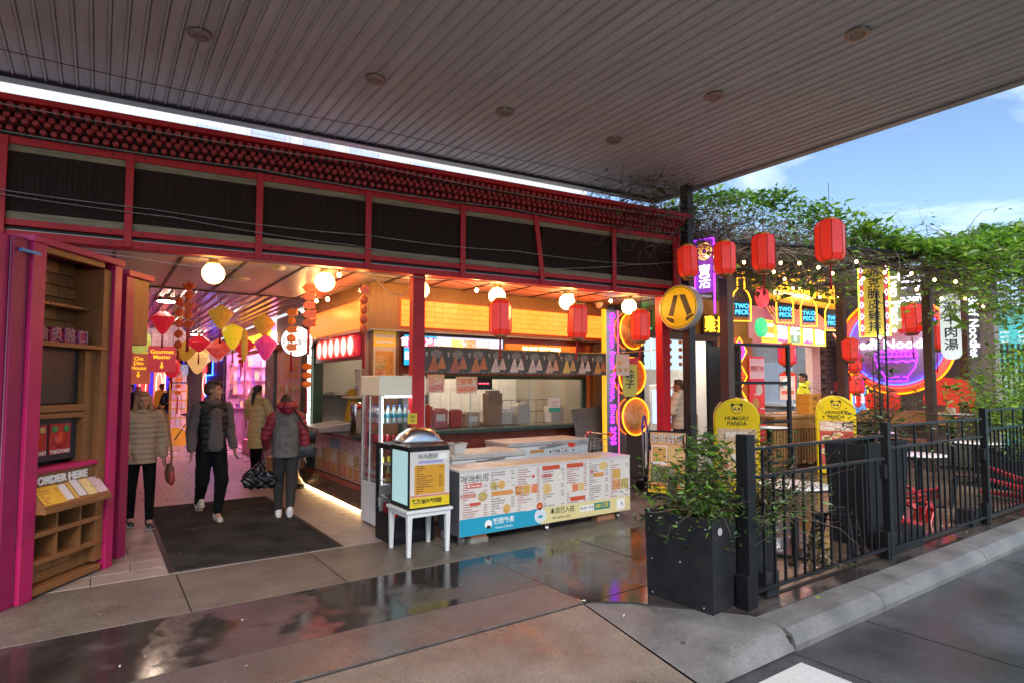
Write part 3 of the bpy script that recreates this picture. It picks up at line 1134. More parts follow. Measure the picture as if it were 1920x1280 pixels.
# ================================================================== arcade: neighbours on the right side
pink = M('pink_plaster', (.45, .2, .26), .5, var=.1)
ms = thing('menu_wall_shop', 'narrow shop front covered by a tall pink menu sheet beside the number 15 pillar', 'shop', (0, 0, 0))
B('wall', (3.14, 11.1, 0), (3.6, 13.35, 3.12), M('shop_wall_dark', (.06, .07, .07), .4), ms)
B('menu_sheet', (3.125, 11.38, .3), (3.139, 13.3, 2.55), printed('menu_pink', (.62, .36, .34), (.32, .14, .13), .035, .05, 'yz', period=.45), ms)
fo = [food('dish_a', ((.25, .05, .02), (.6, .25, .08), (.75, .6, .4))), food('dish_b', ((.08, .12, .03), (.5, .35, .1), (.7, .62, .5))), food('dish_c', ((.35, .12, .03), (.7, .42, .12), (.3, .05, .02))),
      food('dish_d', ((.55, .5, .42), (.75, .7, .6), (.3, .2, .12)))]
for i in range(6):
    for j in range(4):
        mm = MB().lathe([(.0, 0), (.085, 0), (.085, .006), (0, .006)], 12, M3=Matrix.Rotation(R(-90), 3, 'Y'))
        mm.obj('dish_photo', fo[(i + j) % 4], ms, (3.1245, 11.6 + i * .29, 1.62 - j * .28))
for i in range(2):
    for j in range(4):
        B('price_panel', (3.1195, 11.62 + i * .55, 1.85 + j * .13), (3.1246, 12.05 + i * .55, 1.94 + j * .13), M('orange_print', (.7, .28, .06), .4), ms)
B('header', (3.1, 11.1, 2.6), (3.14, 13.3, 3.1), M('pale_header', (.45, .35, .4), .5), ms)
tealn = glow('teal_neon', (.02, .5, .7), 2.5)
tag(MB().tube([(3.06, 11.15, 0.2), (3.06, 11.15, 2.6), (3.06, 11.75, 2.62)], .014, 8).obj('neon_tube', tealn), 'upright teal neon tube at the corner beyond the serving hatch', 'neon light')
tag(B('post', (3.03, 11.0, 0), (3.12, 11.09, 3.1), green, bev=.004), 'dark green post behind the teal neon tube', 'post')
# pillar number 15
pr = thing('grey_pillar', 'grey stone pillar bearing the number 15 beside the pink shop', 'pillar', (3.1, 13.9, 0))
B('shaft', (-.02, -.45, 0), (.4, .3, 2.6), M('grey_stone', (.2, .2, .21), .4, var=.2), pr)
text('15', .16, inkw, pr, (-.0215, -.08, 1.72), rz=-PI / 2, bold=.004, ext=.001)
# house sign
hs = thing('tea_house_sign', 'orange framed shop sign with yellow glowing tea house letters', 'sign', (3.0, 14.9, 2.45))
B('board', (0, -2.0, 0), (.1, 2.2, .08), M('sign_orange', (.5, .12, .04), .5), hs)
text('SHIN CHA HOUSE', .34, glow('yellow_letters', (1, .45, .02), 1.0), hs, (-.02, .1, .27), rz=-PI / 2, bold=.008, ext=.02, sx=1.25)
# pink glass shop
ps = thing('pink_glass_shop', 'glass fronted dessert shop lit pink inside', 'shop', (0, 0, 0))
B('back_wall', (5.3, 14, 0), (5.4, 21, 3.1), M('pink_wall', (.72, .45, .62), .5), ps)
B('side_wall', (3.2, 19.9, 0), (5.3, 20, 3.1), M('pink_wall', (.72, .45, .62), .5), ps)
B('inner_floor', (3.2, 14, .0), (5.3, 20, .02), pink, ps)
B('inner_ceiling', (3.2, 14, 3.0), (5.3, 20, 3.1), M('pink_wall', (.72, .45, .62), .5), ps)
B('glass_pane', (3.12, 14.25, .35), (3.13, 16.7, 2.6), clear, ps)
B('glass_pane', (3.12, 16.72, .0), (3.13, 19.8, 2.6), clear, ps)
B('mullion', (3.10, 16.68, 0), (3.14, 16.72, 2.7), M('mullion_pink', (.35, .2, .3), .3, .5), ps)
B('transom', (3.08, 14.2, 2.6), (3.16, 19.9, 3.1), M('pink_wall', (.72, .45, .62), .5), ps)
B('plinth', (3.1, 14.2, 0), (3.16, 16.7, .34), M('plinth_magenta', (.5, .1, .3), .5), ps)
B('light_panel', (3.6, 14.6, 2.95), (5, 19.5, 2.99), glow('pink_panel', (1, .42, .75), 10), ps)
B('display_case', (4.2, 15.5, 0), (4.9, 19, .9), M('case_pink', (.6, .2, .4), .4), ps)
B('display_glass', (4.2, 15.5, .9), (4.9, 19, 1.35), clear, ps)
B('display_light', (4.4, 15.6, 1.30), (4.5, 18.9, 1.33), glow('case_light', (1, .9, .95), 10), ps)
tag(MB().lathe([(.0, .0), (.62, .0), (.64, .02), (.62, .04), (0, .04)], 40, M3=Matrix.Rotation(R(-90), 3, 'Y')).obj('round_sticker', food('doodle_print', ((.75, .65, .66), (.72, .62, .64), (.35, .3, .55)), 9.), loc=(3.085, 15.3, 1.05)), 'large round doodle print behind the yellow coated woman', 'sticker')
for k in range(4):
    z = 1.0 + k * .42
    B('wall_shelf', (3.3, 19.62, z), (5.2, 19.88, z + .03), M('shelf_rose', (.35, .12, .22), .4), ps)
    for i in range(9):
        if (i * 7 + k * 3) % 5:
            B('jar', (3.36 + i * .2, 19.66, z + .031), (3.48 + i * .2, 19.8, z + .18 + .05 * ((i + k) % 3)), M('jar_%d' % ((i + k) % 4), ((.6, .1, .2), (.65, .5, .2), (.2, .35, .4), (.6, .55, .5))[(i + k) % 4], .4), ps)
for k in range(3):
    f_ = B('picture', (5.27, 14.8 + k * 1.6, 1.5), (5.295, 15.8 + k * 1.6, 2.5), fo[k], ps)
B('counter_front', (3.6, 18.2, 0), (4.1, 19.4, 1.0), M('counter_plum', (.2, .05, .12), .4), ps)
B('neon_script', (4.12, 16.0, 1.72), (4.14, 18.6, 1.79), glow('white_script', (1, .95, 1), 9), ps)
# neon doorway and end of the arcade
nd = thing('neon_doorway', 'dark doorway outlined by stepped blue neon', 'doorway', (3.14, 20.0, 0))
B('wall', (0, 0, 0), (.2, 3.6, 3.12), M('doorway_dark', (.035, .02, .03), .5), nd)
MB().tube([(-.05, 3.2, 0), (-.05, 3.2, 1.5), (-.05, 3.2, 2.05), (-.05, 1.8, 2.05), (-.05, 1.8, 2.5), (-.05, .4, 2.5)], .02, 6).obj('neon_outline', glow('blue_neon', (.02, .08, 1), 5), nd)
tag(B('wooden_pillar', (2.55, 24.2, 0), (3.1, 24.6, 3.1), M('honey_wood', (.52, .24, .06), .5, var=.2)), 'honey coloured wooden pillar beside the postcard stand', 'pillar')
brk = M('grey_brick_mat', (.17, .12, .10), .7, var=.5, vs=9)
br = thing('brick_pillar', 'narrow brown brick pillar next to the honey wooden pillar', 'pillar', (2.2, 25.2, 0))
B('core', (0, .01, 0), (.36, .35, 3.1), M('mortar', (.06, .05, .045), .8), br)
bq = None
for j in range(26):
    for i in range(2):
        x = (-.01 if j % 2 else -.08) + i * .2
        if bq is None:
            bq = B('brick', (0, -.0, 0), (.19, .05, .1), brk, br, loc=(x, -.02, 0))
        else:
            inst(bq, 'brick', br, (x, -.02, j * .118))
# left side of the arcade
ls_ = thing('left_arcade_shops', 'row of dim shop fronts along the far side behind the pink booth', 'shop', (0, 0, 0))
B('wall', (-1.2, 9.0, 0), (-.25, 34, 3.12), M('left_dim', (.10, .035, .05), .5), ls_)
for k in range(5):
    B('door_panel', (-.25, 11 + k * 3.2, 0), (-.22, 13 + k * 3.2, 2.3), M('left_pink', (.4, .08, .14), .4), ls_)
# end wall with pink and blue gates
ew = thing('end_gate', 'far pink and blue gate with glowing red panels closing the arcade', 'gate', (0, 31, 0))
B('wall', (-1.2, 0, 0), (6, .3, 3.6), M('end_pink', (.5, .08, .13), .5), ew)
bl_m = glow('blue_post', (.03, .02, .5), .8)
rp_m = glow('red_panel', (1, .06, .05), .5)
op_m = glow('coral_panel', (1, .26, .18), .45)
for k in range(7):
    x = .0 + k * .62
    B('blue_post', (x, -.12, .6), (x + .14, -.02, 3.0), bl_m, ew)
    B('glow_panel', (x + .18, -.06, .9), (x + .58, -.02, 2.6), op_m if k % 2 else rp_m, ew)
    MB().tube([(x + .38 + .12 * math.cos(a), -.09, 1.75 + .5 * math.sin(a)) for a in [2 * PI * i / 18 for i in range(18)]], .018, 5, closed=True).obj('oval_outline', glow('pale_neon', (1, .4, .3), 1.2), ew)
B('pink_rail', (-.5, -.25, .95), (4.4, -.13, 1.1), glow('hot_pink', (1, .05, .25), .6), ew)
B('red_strip', (-1, -.3, 3.02), (5, -.2, 3.1), glow('red_strip', (1, .04, .03), 1.5), ew)
for x, z0, z1 in ((2.05, .2, 2.5),):
    tag(B('red_tube_light', (x, 26.2, z0), (x + .06, 26.26, z1), glow('red_tube', (1, .12, .08), 5)), 'upright glowing red tube before the far gate', 'neon light')
# postcard stand
pcs = thing('postcard_stand', 'yellow stand hung with colourful packets and red charms', 'stand', (1.92, 19.5, 0), 0)
B('yellow_frame', (-.25, 0, 0), (.2, .06, 1.75), yellow, pcs)
fm = [food('packet_%d' % k, c, 14.) for k, c in enumerate((((.6, .1, .12), (.7, .5, .5), (.2, .4, .35)), ((.1, .4, .4), (.6, .6, .55), (.6, .1, .1)), ((.7, .3, .3), (.75, .7, .6), (.3, .5, .3))))]
for i in range(3):
    for j in range(6):
        B('packet', (-.2 + i * .13, -.03, .55 + j * .25), (-.09 + i * .13, -.001, .76 + j * .25), fm[(i + j) % 3], pcs)
B('header_card', (-.12, -.04, 2.0), (.2, -.001, 2.3), M('card_blue', (.3, .5, .62), .4), pcs)
# bicycle leaning near the stand
bi = thing('bicycle', 'bicycle with white rimmed wheel parked beside the yellow stand', 'bicycle', (1.62, 17.2, 0), R(15))
for x in (0, 1.0):
    wh = MB().tube([(x + .33 * math.cos(a), 0, .34 + .33 * math.sin(a)) for a in [2 * PI * i / 28 for i in range(28)]], .018, 6, closed=True).obj('wheel', M('tyre_white', (.6, .6, .58), .4), bi)
    sp = MB()
    for i in range(10):
        a = 2 * PI * i / 10
        sp.tube([(x, 0, .34), (x + .32 * math.cos(a), 0, .34 + .32 * math.sin(a))], .003, 3)
    stuff(sp.obj('spoke_set', galv, wh))
MB().tube([(0, 0, .34), (.3, 0, .8), (.75, 0, .75), (1, 0, .34)], .016, 6).obj('frame', green, bi)
MB().tube([(.28, 0, .75), (.25, 0, .95)], .012, 6).obj('seat_post', black, bi)
MB().ell((.25, 0, .97), (.12, .07, .03), 10).obj('saddle', black, bi)
MB().tube([(.75, 0, .75), (.8, 0, 1.0), (.8, -.25, 1.02)], .012, 6).obj('handlebar', galv, bi)
# ================================================================== pink food booth
pinkp = M('magenta_paint', (.58, .010, .13), .45, var=.4, vs=2.6, bump=.06, col2=(.36, .012, .085))
pinkd = M('magenta_paint_deep', (.34, .01, .09), .45, var=.2, vs=4)
bwood = M('booth_wood', (.30, .125, .04), .5, var=.3, vs=3, stretch=(2, 10, 14))
shing = [M('shingle_%d' % k, c, .55, var=.35, vs=5, stretch=(2, 8, 10)) for k, c in enumerate(((.29, .12, .035), (.23, .09, .028), (.33, .145, .045)))]
bt = thing('food_booth', 'magenta food booth with timber shelves, shingled back and pigeonholes', 'booth', (-.40, 6.16, 0), math.atan2(.8012, .5984))
B('post', (-.13, -.03, 0), (0, .35, 2.86), pinkp, bt, bev=.006)
B('post', (-.28, .0, 0), (-.15, .35, 2.86), pinkd, bt, bev=.006)
B('post', (-.62, .03, 0), (-.285, .35, 2.86), pinkp, bt, bev=.006)
B('light_strip', (-.148, .015, .02), (-.132, .03, 2.84), M('strip_alu', (.55, .5, .55), .3, .6), bt)
B('light_strip', (-.2815, .02, .02), (-.2805, .028, 2.84), M('strip_alu', (.55, .5, .55), .3, .6), bt)
B('tape', (-.24, -.006, 2.74), (-.06, -.004 - .028, 2.765), M('blue_tape', (.02, .25, .6), .4), bt)
B('post', (.80, -.03, 0), (.90, .34, 2.84), pinkp, bt, bev=.006)
B('jamb', (.70, .0, .1), (.7995, .32, 2.78), bwood, bt, bev=.004)
B('top_rail', (-.14, -.045, 2.841), (.915, .36, 2.90), pinkp, bt, bev=.006)
B('head_board', (.002, .0, 2.79), (.698, .05, 2.84), bwood, bt)
B('back_panel', (0, .30, 0), (.80, .345, 2.84), M('booth_back', (.05, .03, .02), .7), bt)
for r in range(7):
    z0 = 2.07 + r * .105
    for k in range(5):
        x0 = -.12 + k * .205 + (.10 if r % 2 else 0)
        a, b = max(.004, x0), min(.695, x0 + .2)
        if b - a > .03:
            MB().add([(a, .262, z0), (b, .262, z0), (b, .299, z0), (a, .299, z0), (a, .285, z0 + .102), (b, .285, z0 + .102), (b, .299, z0 + .102), (a, .299, z0 + .102)],
                     [(0, 3, 2, 1), (4, 5, 6, 7), (0, 1, 5, 4), (1, 2, 6, 5), (2, 3, 7, 6), (3, 0, 4, 7)]).obj('shingle', random.choice(shing), bt)
for k in range(3):
    B('shelf_board', (.005 + k * .23, .12, 2.385), (.23 + k * .23, .262, 2.41), bwood, bt, bev=.003)
B('shelf', (.002, -.02, 2.025), (.74, .299, 2.06), bwood, bt, bev=.004)
for k, ch in enumerate('食炙路口'):
    bl_ = thing('letter_block', '', 'x')
    bl_.parent = bt
    for q in list(bl_.keys()):
        del bl_[q]
    bl_.location = (.11 + k * .15, .10, 2.125)
    MB().prism([(-.065, -.06), (.065, -.06), (.068, .03), (.03, .075), (-.04, .07), (-.068, .02)] if k < 3 else [(-.065, -.06), (.065, -.06), (.065, .06), (-.065, .06)], -.02, .03).obj('block', pinkd, bl_, bev=.004)
    text(ch, .135, M('letter_pink', (.5, .12, .25), .4), bl_, (0, -.0212, 0), bold=.004, ext=.006)
    text(ch, .135, M('letter_grey', (.25, .17, .2), .5), bl_, (0, -.03, 0), bold=-.0, ext=.002)
B('chalk_panel', (.0, .12, 1.545), (.58, .14, 2.02), M('smoked_panel', (.035, .03, .028), .35, var=.5, vs=9), bt)
B('chalk_frame', (.58, .06, 1.0), (.699, .16, 2.02), bwood, bt)
B('wood_bar', (.0, .05, 1.475), (.66, .16, 1.535), bwood, bt, bev=.004)
B('wood_bar', (.0, .06, 1.42), (.60, .15, 1.465), bwood, bt, bev=.004)
B('display_panel', (.0, .12, 1.06), (.579, .14, 1.419), M('charcoal_panel', (.03, .032, .036), .5, var=.3), bt)
for k, x0 in enumerate((.01, .27)):
    po = B('poster', (x0, .108, 1.11), (x0 + .23, .1195, 1.37), M('poster_red', (.4, .02, .02), .4), bt)
    MB().lathe([(0, 0), (.07, 0), (.07, .003), (0, .003)], 20, M3=Matrix.Rotation(R(90), 3, 'X')).obj('red_ball', food('poster_ball%d' % k, ((.45, .02, .02), (.6, .05, .03), (.3, .01, .01)), 12.), po, (x0 + .115, .1075, 1.235))
    for s_ in (-1, 1):
        MB().ell((x0 + .115 + s_ * .065, .105, 1.325), (.035, .003, .03), 8).obj('frill', M('frill_green', (.03, .25, .07), .5) if k else M('frill_cream', (.6, .4, .15), .5), po)
    text('TAKOYAKI', .045, inkw, po, (x0 + .115, .1065, 1.13), bold=.001, ext=.001)
B('pink_sill', (.0, .0, .985), (.70, .14, 1.025), pinkp, bt, bev=.004)
B('order_board', (.0, .03, .86), (.70, .06, .984), bwood, bt)
text('ORDER HERE', .088, inkw, bt, (.33, .022, .915), bold=.004, ext=.006, sx=1.05)
lm = M('letter_shadow', (.02, .02, .02), .5)
text('ORDER HERE', .088, lm, bt, (.336, .0285, .911), bold=.004, ext=.001, sx=1.05)
sl_ = Matrix.Rotation(R(-55), 3, 'X')
desk = MB().add([(.0, -.10, .72), (.745, -.10, .72), (.745, .03, .875), (.0, .03, .875), (.0, .03, .70), (.745, .03, .70), (.745, -.10, .70), (.0, -.10, .70)],
                [(0, 1, 2, 3), (7, 4, 5, 6), (0, 7, 6, 1), (1, 6, 5, 2), (3, 4, 7, 0)]).obj('sloped_desk', bwood, bt)


def onslope(x0, x1, t0, t1, mat, nm='menu_card'):
    f = lambda t_: (-.10 + .13 * t_ - .004, .72 + .155 * t_ + .004)
    (ya, za), (yb, zb) = f(t0), f(t1)
    return MB().add([(x0, ya, za), (x1, ya, za), (x1, yb, zb), (x0, yb, zb)], [(0, 1, 2, 3)]).obj(nm, mat, desk)


onslope(.01, .25, .05, .95, printed('menu_yellow', (.62, .36, .04), (.3, .08, .02), .018, .03, period=.24, x0=.01))
onslope(.245, .33, .1, .9, M('receipt_grey', (.62, .6, .6), .5))
onslope(.34, .38, .1, .95, M('menu_orange', (.6, .35, .08), .4))
onslope(.39, .48, .15, 1.0, M('receipt_grey', (.62, .6, .6), .5))
onslope(.49, .60, .1, .95, food('drink_photo', ((.6, .4, .08), (.7, .6, .3), (.1, .08, .03)), 16.))
onslope(.605, .73, .1, .95, food('drink_photo2', ((.35, .2, .12), (.6, .5, .6), (.5, .35, .4)), 14.))
B('ledge', (.0, -.11, .665), (.76, .28, .70), bwood, bt, bev=.004)
for z in (.475, .255):
    B('shelf', (.0, -.02, z), (.75, .28, z + .04), bwood, bt, bev=.004)
for x in (.0, .24, .50, .735):
    B('divider', (x, -.005, .295), (x + .022, .28, .664), bwood, bt)
B('pigeonhole_back', (.0, .27, .26), (.76, .28, .66), M('hole_back', (.10, .05, .02), .7), bt)
for r in range(2):
    for k in range(4):
        x0 = .0 + k * .2 - (.09 if r else 0)
        a, b = max(.004, x0), min(.74, x0 + .195)
        if b - a > .03:
            B('shingle', (a, .07, .09 + r * .082), (b, .10, .168 + r * .082), random.choice(shing), bt)
B('kick_board', (.0, -.02, .02), (.76, .28, .075), bwood, bt, bev=.004)
# second post with a timber clad sign box
b2 = thing('sign_box_post', 'magenta post carrying a timber box behind the food booth', 'post', (.20, 7.16, 0), R(53))
B('post', (-.03, -.03, 0), (.09, .3, 2.80), pinkd, b2, bev=.006)
B('cap', (-.04, -.06, 2.801), (.36, .32, 2.86), pinkp, b2, bev=.005)
B('timber_box', (.095, -.02, 2.12), (.33, .3, 2.80), timber, b2, bev=.004)

# ================================================================== lamps
gl0 = None
glob = glow('globe_glass', (1, .48, .12), 6.5)
globw = glow('globe_glass_white', (1, .55, .18), 10)
for x, y, lab, mt_ in ((1.03, 7.41, 'yellow globe lamp on the soffit above the entrance mat', glob), (2.24, 7.26, 'white globe lamp on the soffit beside the charm by the kitchen corner', globw),
                       (3.47, 7.15, 'globe lamp half hidden behind the red column', globw), (4.60, 7.02, 'globe lamp behind the red lantern nearest the lit menu screen', globw),
                       (5.80, 6.92, 'globe lamp behind the middle red lantern over the counter', globw), (6.98, 6.78, 'globe lamp behind the red lantern by the purple neon sign', globw)):
    o = thing('globe_lamp', lab, 'lamp', (x, y, 3.12), 0, 'globe lamps under the soffit')
    MB().lathe([(.05, 0), (.05, -.03), (.07, -.04), (.07, -.06), (.0, -.06)], 16).obj('base', M('lamp_base', (.6, .5, .3), .4), o)
    MB().ell((0, 0, -.165), .118, 24).obj('globe', mt_, o)
# smoke detector and vent in the soffit
tag(MB().lathe([(.0, -.03), (.07, -.028), (.085, 0), (0, 0)], 20).obj('smoke_detector', offw, loc=(1.75, 7.5, 3.124)), 'white disc detector on the soffit between the globe lamps', 'detector')
tag(MB().lathe([(.0, -.02), (.12, -.02), (.14, 0), (0, 0)], 20).obj('ceiling_vent', offw, loc=(1.5, 8.6, 3.124)), 'flat round vent in the soffit deeper inside the arcade', 'vent')
tag(MB().lathe([(.0, -.10), (.05, -.085), (.07, -.04), (.07, 0), (0, 0)], 16).obj('dome_camera', white, loc=(7.1, 7.6, 3.124)), 'small white dome camera at the right end of the soffit', 'camera')

for k, (x, y) in enumerate(((.9, 11.5), (2.0, 13.2), (1.2, 16.0), (2.2, 18.6), (1.4, 22.0))):  # lit discs added to brighten the arcade; one lit fixture is known there
    o = thing('added_ceiling_light', ('added round ceiling light above the red diamond lantern', 'added round ceiling light above the tea house sign end', 'added round ceiling light before the pink shop', 'added round ceiling light beyond the pink shop', 'added round ceiling light nearest the far gate')[k], 'light', (x, y, 3.12), 0, 'added ceiling lights in the arcade')
    MB().lathe([(0, -.03), (.13, -.03), (.15, -.01), (.15, .01), (0, .01)], 20).obj('diffuser', glow('ceiling_diffuser', (1, .8, .6), 18), o)
    MB().lathe([(.151, -.02), (.17, -.02), (.17, .012), (.151, .012)], 20).obj('trim', offw, o)
# festoon string along the beam
bulbm = glow('festoon_bulb', (1, .48, .12), 90)
sock = black


def festoon(label, pts, bulbs, sag=.05, r=.004, br=.022, off=None, bm=None):
    o = thing('festoon_string', label, 'string lights', pts[0])
    p0 = Vector(pts[0])
    path = []
    for a, b in zip(pts[:-1], pts[1:]):
        a, b = Vector(a) - p0, Vector(b) - p0
        for k in range(8):
            q = a.lerp(b, k / 8)
            q.z -= sag * 4 * (k / 8) * (1 - k / 8)
            path.append(q)
    path.append(Vector(pts[-1]) - p0)
    MB().tube(path, r, 5).obj('cord', black, o)
    for t_ in bulbs:
        i = t_ * (len(path) - 1)
        k = min(int(i), len(path) - 2)
        q = path[k].lerp(path[k + 1], i - k)
        bb = MB().cyl(q + Vector((0, 0, .004)), q - Vector((0, 0, .035)), .012, n=8).obj('socket', sock, o)
        MB().ell(q - Vector((0, 0, .055)), (br, br, br * 1.25), 10).obj('bulb', bm or bulbm, bb)
    return o


offb = M('unlit_bulb', (.5, .3, .12), .15)
festoon('festoon bulbs strung along the orange soffit in front of the kitchen', [bl(3.0, .2, 3.09), bl(4.6, .25, 3.08), bl(5.4, .22, 3.07), bl(6.6, .2, 3.07), bl(7.9, .25, 3.08)], [.02, .36, .47, .72, .86])
festoon('festoon bulbs strung from the soffit towards the kitchen side fascia', [(2.9, 7.2, 3.05), (2.62, 7.8, 3.02), (2.62, 8.9, 3.0), (2.7, 10.2, 2.98)], [.15, .5, .66, .9])
wire('cable', 'pale loop of cable hanging between the soffit and the red column', [(2.74, 7.0, 3.06), (2.95, 7.0, 2.86), (3.15, 6.95, 2.83), (3.22, 6.92, 2.98)], .005, mat=offw, cat='cable')
wire('cable', 'thin white cable slung under the beam above the food booth', [(-.25, 6.95, 2.99), (.25, 7.0, 2.97), (1.0, 6.95, 2.93), (1.5, 6.95, 3.02)], .004, mat=offw, cat='cable')


# ================================================================== lanterns
def silk(name, c, e=.25, c2=None):
    m = M(name, c, .4, em=c, es=e * .6, var=.3, vs=14, col2=c2)  # every silk also carries a faint glow in its own colour
    return m


l_red = M('lantern_red', (.62, .022, .014), .35, em=(.8, .03, .01), es=.20, var=.3, vs=5, coat=.25, col2=(.46, .018, .02))  # faint glow put into the unlit cloth to make it look brighter
ribd = M('lantern_rib', (.05, .01, .01), .5)
tasr = M('tassel_red', (.4, .01, .015), .6)


def round_lantern(label, loc, r=.14, h=.42, rz=0., group=None, tassel=True, hang=None, sides=8):
    o = thing('red_lantern', label, 'lantern', loc, rz, group)
    o.rotation_euler = (random.gauss(0, .025), random.gauss(0, .025), rz)
    prof = [(r * .62, -h / 2), (r * .86, -h * .465), (r, -h * .36), (r, h * .36), (r * .86, h * .465), (r * .62, h / 2)]
    MB().lathe(prof, sides, sm=False).obj('shade', l_red, o)
    for k in range(sides):
        a = 2 * PI * k / sides
        MB().tube([(q * 1.012 * math.cos(a), q * 1.012 * math.sin(a), z) for q, z in prof], r * .022, 4).obj('rib', ribd, o)
    MB().lathe([(r * .55, h / 2 - .005), (r * .6, h / 2 + r * .12), (r * .5, h / 2 + r * .2), (0, h / 2 + r * .2)], 12).obj('top_cap', gold, o)
    MB().lathe([(0, -h / 2 - r * .3), (r * .45, -h / 2 - r * .3), (r * .58, -h / 2 - r * .1), (r * .6, -h / 2 + .005)], 12).obj('bottom_ring', M('ring_brass', (.35, .2, .08), .35, .5), o)
    MB().tube([(0, 0, h / 2), (0, 0, h / 2 + (hang or r))], .003, 4).obj('cord', black, o)
    if tassel:
        MB().lathe([(.004, -h / 2 - r * .3), (.012, -h / 2 - r * .45), (.014, -h / 2 - r * 1.6), (.018, -h / 2 - r * 2.1)], 8).obj('tassel', tasr, o)
    return o


GB, GP = 'red lanterns under the beam', 'red lanterns along the canopy edge'
round_lantern('red ribbed lantern hanging under the beam before the lit menu screen', (4.20, 6.33, 2.56), .142, .45, .2, GB, hang=.45)
round_lantern('red ribbed lantern hanging under the beam above the middle of the counter', (5.40, 6.22, 2.575), .142, .45, .5, GB, hang=.4)
round_lantern('red ribbed lantern hanging under the beam beside the purple neon strip', (6.64, 6.22, 2.59), .142, .45, .8, GB, hang=.38)
round_lantern('red ribbed lantern tucked behind the beam end above the crossing sign', (7.00, 5.62, 3.49), .15, .44, .2, GP, hang=.5, tassel=False)
round_lantern('red ribbed lantern beside the purple upright neon sign', (7.65, 5.47, 3.59), .165, .48, .4, GP, hang=.5, tassel=False)
round_lantern('red ribbed lantern before the yellow chicken shop sign', (7.65, 4.83, 3.56), .165, .50, .1, GP, hang=.5)
round_lantern('large faded red lantern wrapped in twigs under the vine', (7.65, 3.90, 3.54), .175, .52, .6, GP, hang=.5)


def silk_lantern(label, loc, kind, mat, w, h, name='silk_lantern', tas=True):
    o = thing(name, label, 'lantern', loc, random.random(), 'silk lanterns in the arcade')
    P_ = {'diamond': [(.12, -.5), (.35, -.38), (.95, .12), (1, .18), (.93, .25), (.3, .46), (.14, .5)],
          'round': [(.2, -.5), (.6, -.42), (.92, -.22), (1, 0), (.92, .22), (.6, .42), (.2, .5)],
          'drop': [(.1, -.5), (.35, -.4), (.8, -.05), (1, .2), (.9, .36), (.4, .47), (.12, .5)],
          'squat': [(.12, -.5), (.5, -.3), (1, .05), (.95, .14), (.45, .4), (.15, .5)]}[kind]
    MB().lathe([(a * w / 2, b * h) for a, b in P_], 12, sm=False).obj('shade', mat, o)
    MB().lathe([(0, h * .5 - .002), (w * .08, h * .5 - .001), (w * .07, h * .5 + .02), (0, h * .5 + .02)], 8).obj('cap', gold, o)
    MB().tube([(0, 0, h * .5), (0, 0, max(h * .5 + .05, 3.13 - loc[2]))], .0025, 4).obj('cord', black, o)
    if tas:
        MB().lathe([(.003, -h * .5), (.012, -h * .5 - .03), (.01, -h * .5 - .05), (.016, -h * .5 - .22)], 7).obj('tassel', tasr, o)
    return o


s_red = silk('silk_red', (.55, .015, .03), .35)
s_gold = silk('silk_gold', (.50, .25, .03), .28, (.32, .13, .015))
s_yel = silk('silk_yellow', (.68, .46, .02), .42)
s_pink = silk('silk_floral', (.62, .38, .40), .3, (.5, .12, .2))
s_mag = silk('silk_magenta', (.55, .02, .17), .35, (.6, .2, .25))
s_grn = silk('silk_lime', (.5, .55, .12), .35)
s_flo = silk('silk_red_floral', (.55, .03, .03), .35, (.65, .35, .3))
s_pea = silk('silk_peach', (.72, .40, .14), .5)
silk_lantern('red diamond silk lantern with dark tassel', (.84, 11.29, 2.72), 'diamond', s_red, .37, .38)
silk_lantern('pink floral round lantern behind the red diamond', (.80, 12.76, 2.52), 'round', s_pink, .5, .45, tas=False)
silk_lantern('paler floral round lantern touching the pink one', (1.14, 13.1, 2.60), 'round', s_pink, .52, .48, tas=False)
silk_lantern('brown gold diamond lantern over the man in the vest', (1.52, 10.09, 2.74), 'diamond', s_gold, .37, .36)
silk_lantern('bright yellow drop lantern below the gold diamond', (1.82, 10.8, 2.50), 'drop', s_yel, .34, .42)
silk_lantern('red lantern printed with pale flowers', (1.72, 11.55, 2.33), 'squat', s_flo, .42, .34)
silk_lantern('plain red squat lantern left of the flowered one', (1.50, 12.27, 2.46), 'squat', s_red, .42, .3)
silk_lantern('plain red squat lantern half behind the yellow drop', (2.17, 11.85, 2.42), 'squat', s_red, .42, .32)
silk_lantern('gold squat lantern above the postcard stand', (1.36, 13.0, 2.36), 'squat', s_gold, .44, .4, tas=False)
silk_lantern('peach glowing lantern hanging lowest by the postcard stand', (1.62, 13.4, 2.16), 'drop', s_pea, .42, .46, tas=False)
silk_lantern('lime green lantern peeping past the timber box', (.56, 12.34, 2.47), 'round', s_grn, .4, .42, tas=False)
silk_lantern('gold and flowered lantern above the magenta one', (2.16, 10.13, 2.66), 'squat', s_gold, .34, .34, tas=False)
silk_lantern('magenta heart shaped lantern with sparkles', (2.19, 10.11, 2.30), 'diamond', s_mag, .35, .40, tas=False)
silk_lantern('small pale pink lantern before the pink glass shop', (2.09, 14.34, 2.34), 'round', s_pink, .3, .26)
silk_lantern('lime yellow lantern low behind the hanging arrow sign', (.75, 14.2, 2.28), 'round', s_yel, .34, .34, tas=False)
silk_lantern('red lantern beside the hanging arrow sign', (1.2, 13.6, 2.05), 'round', s_red, .3, .4)
silk_lantern('tall narrow gold box lantern with a magenta cord', (1.80, 9.70, 2.30), 'round', s_gold, .1, .5, tas=False)

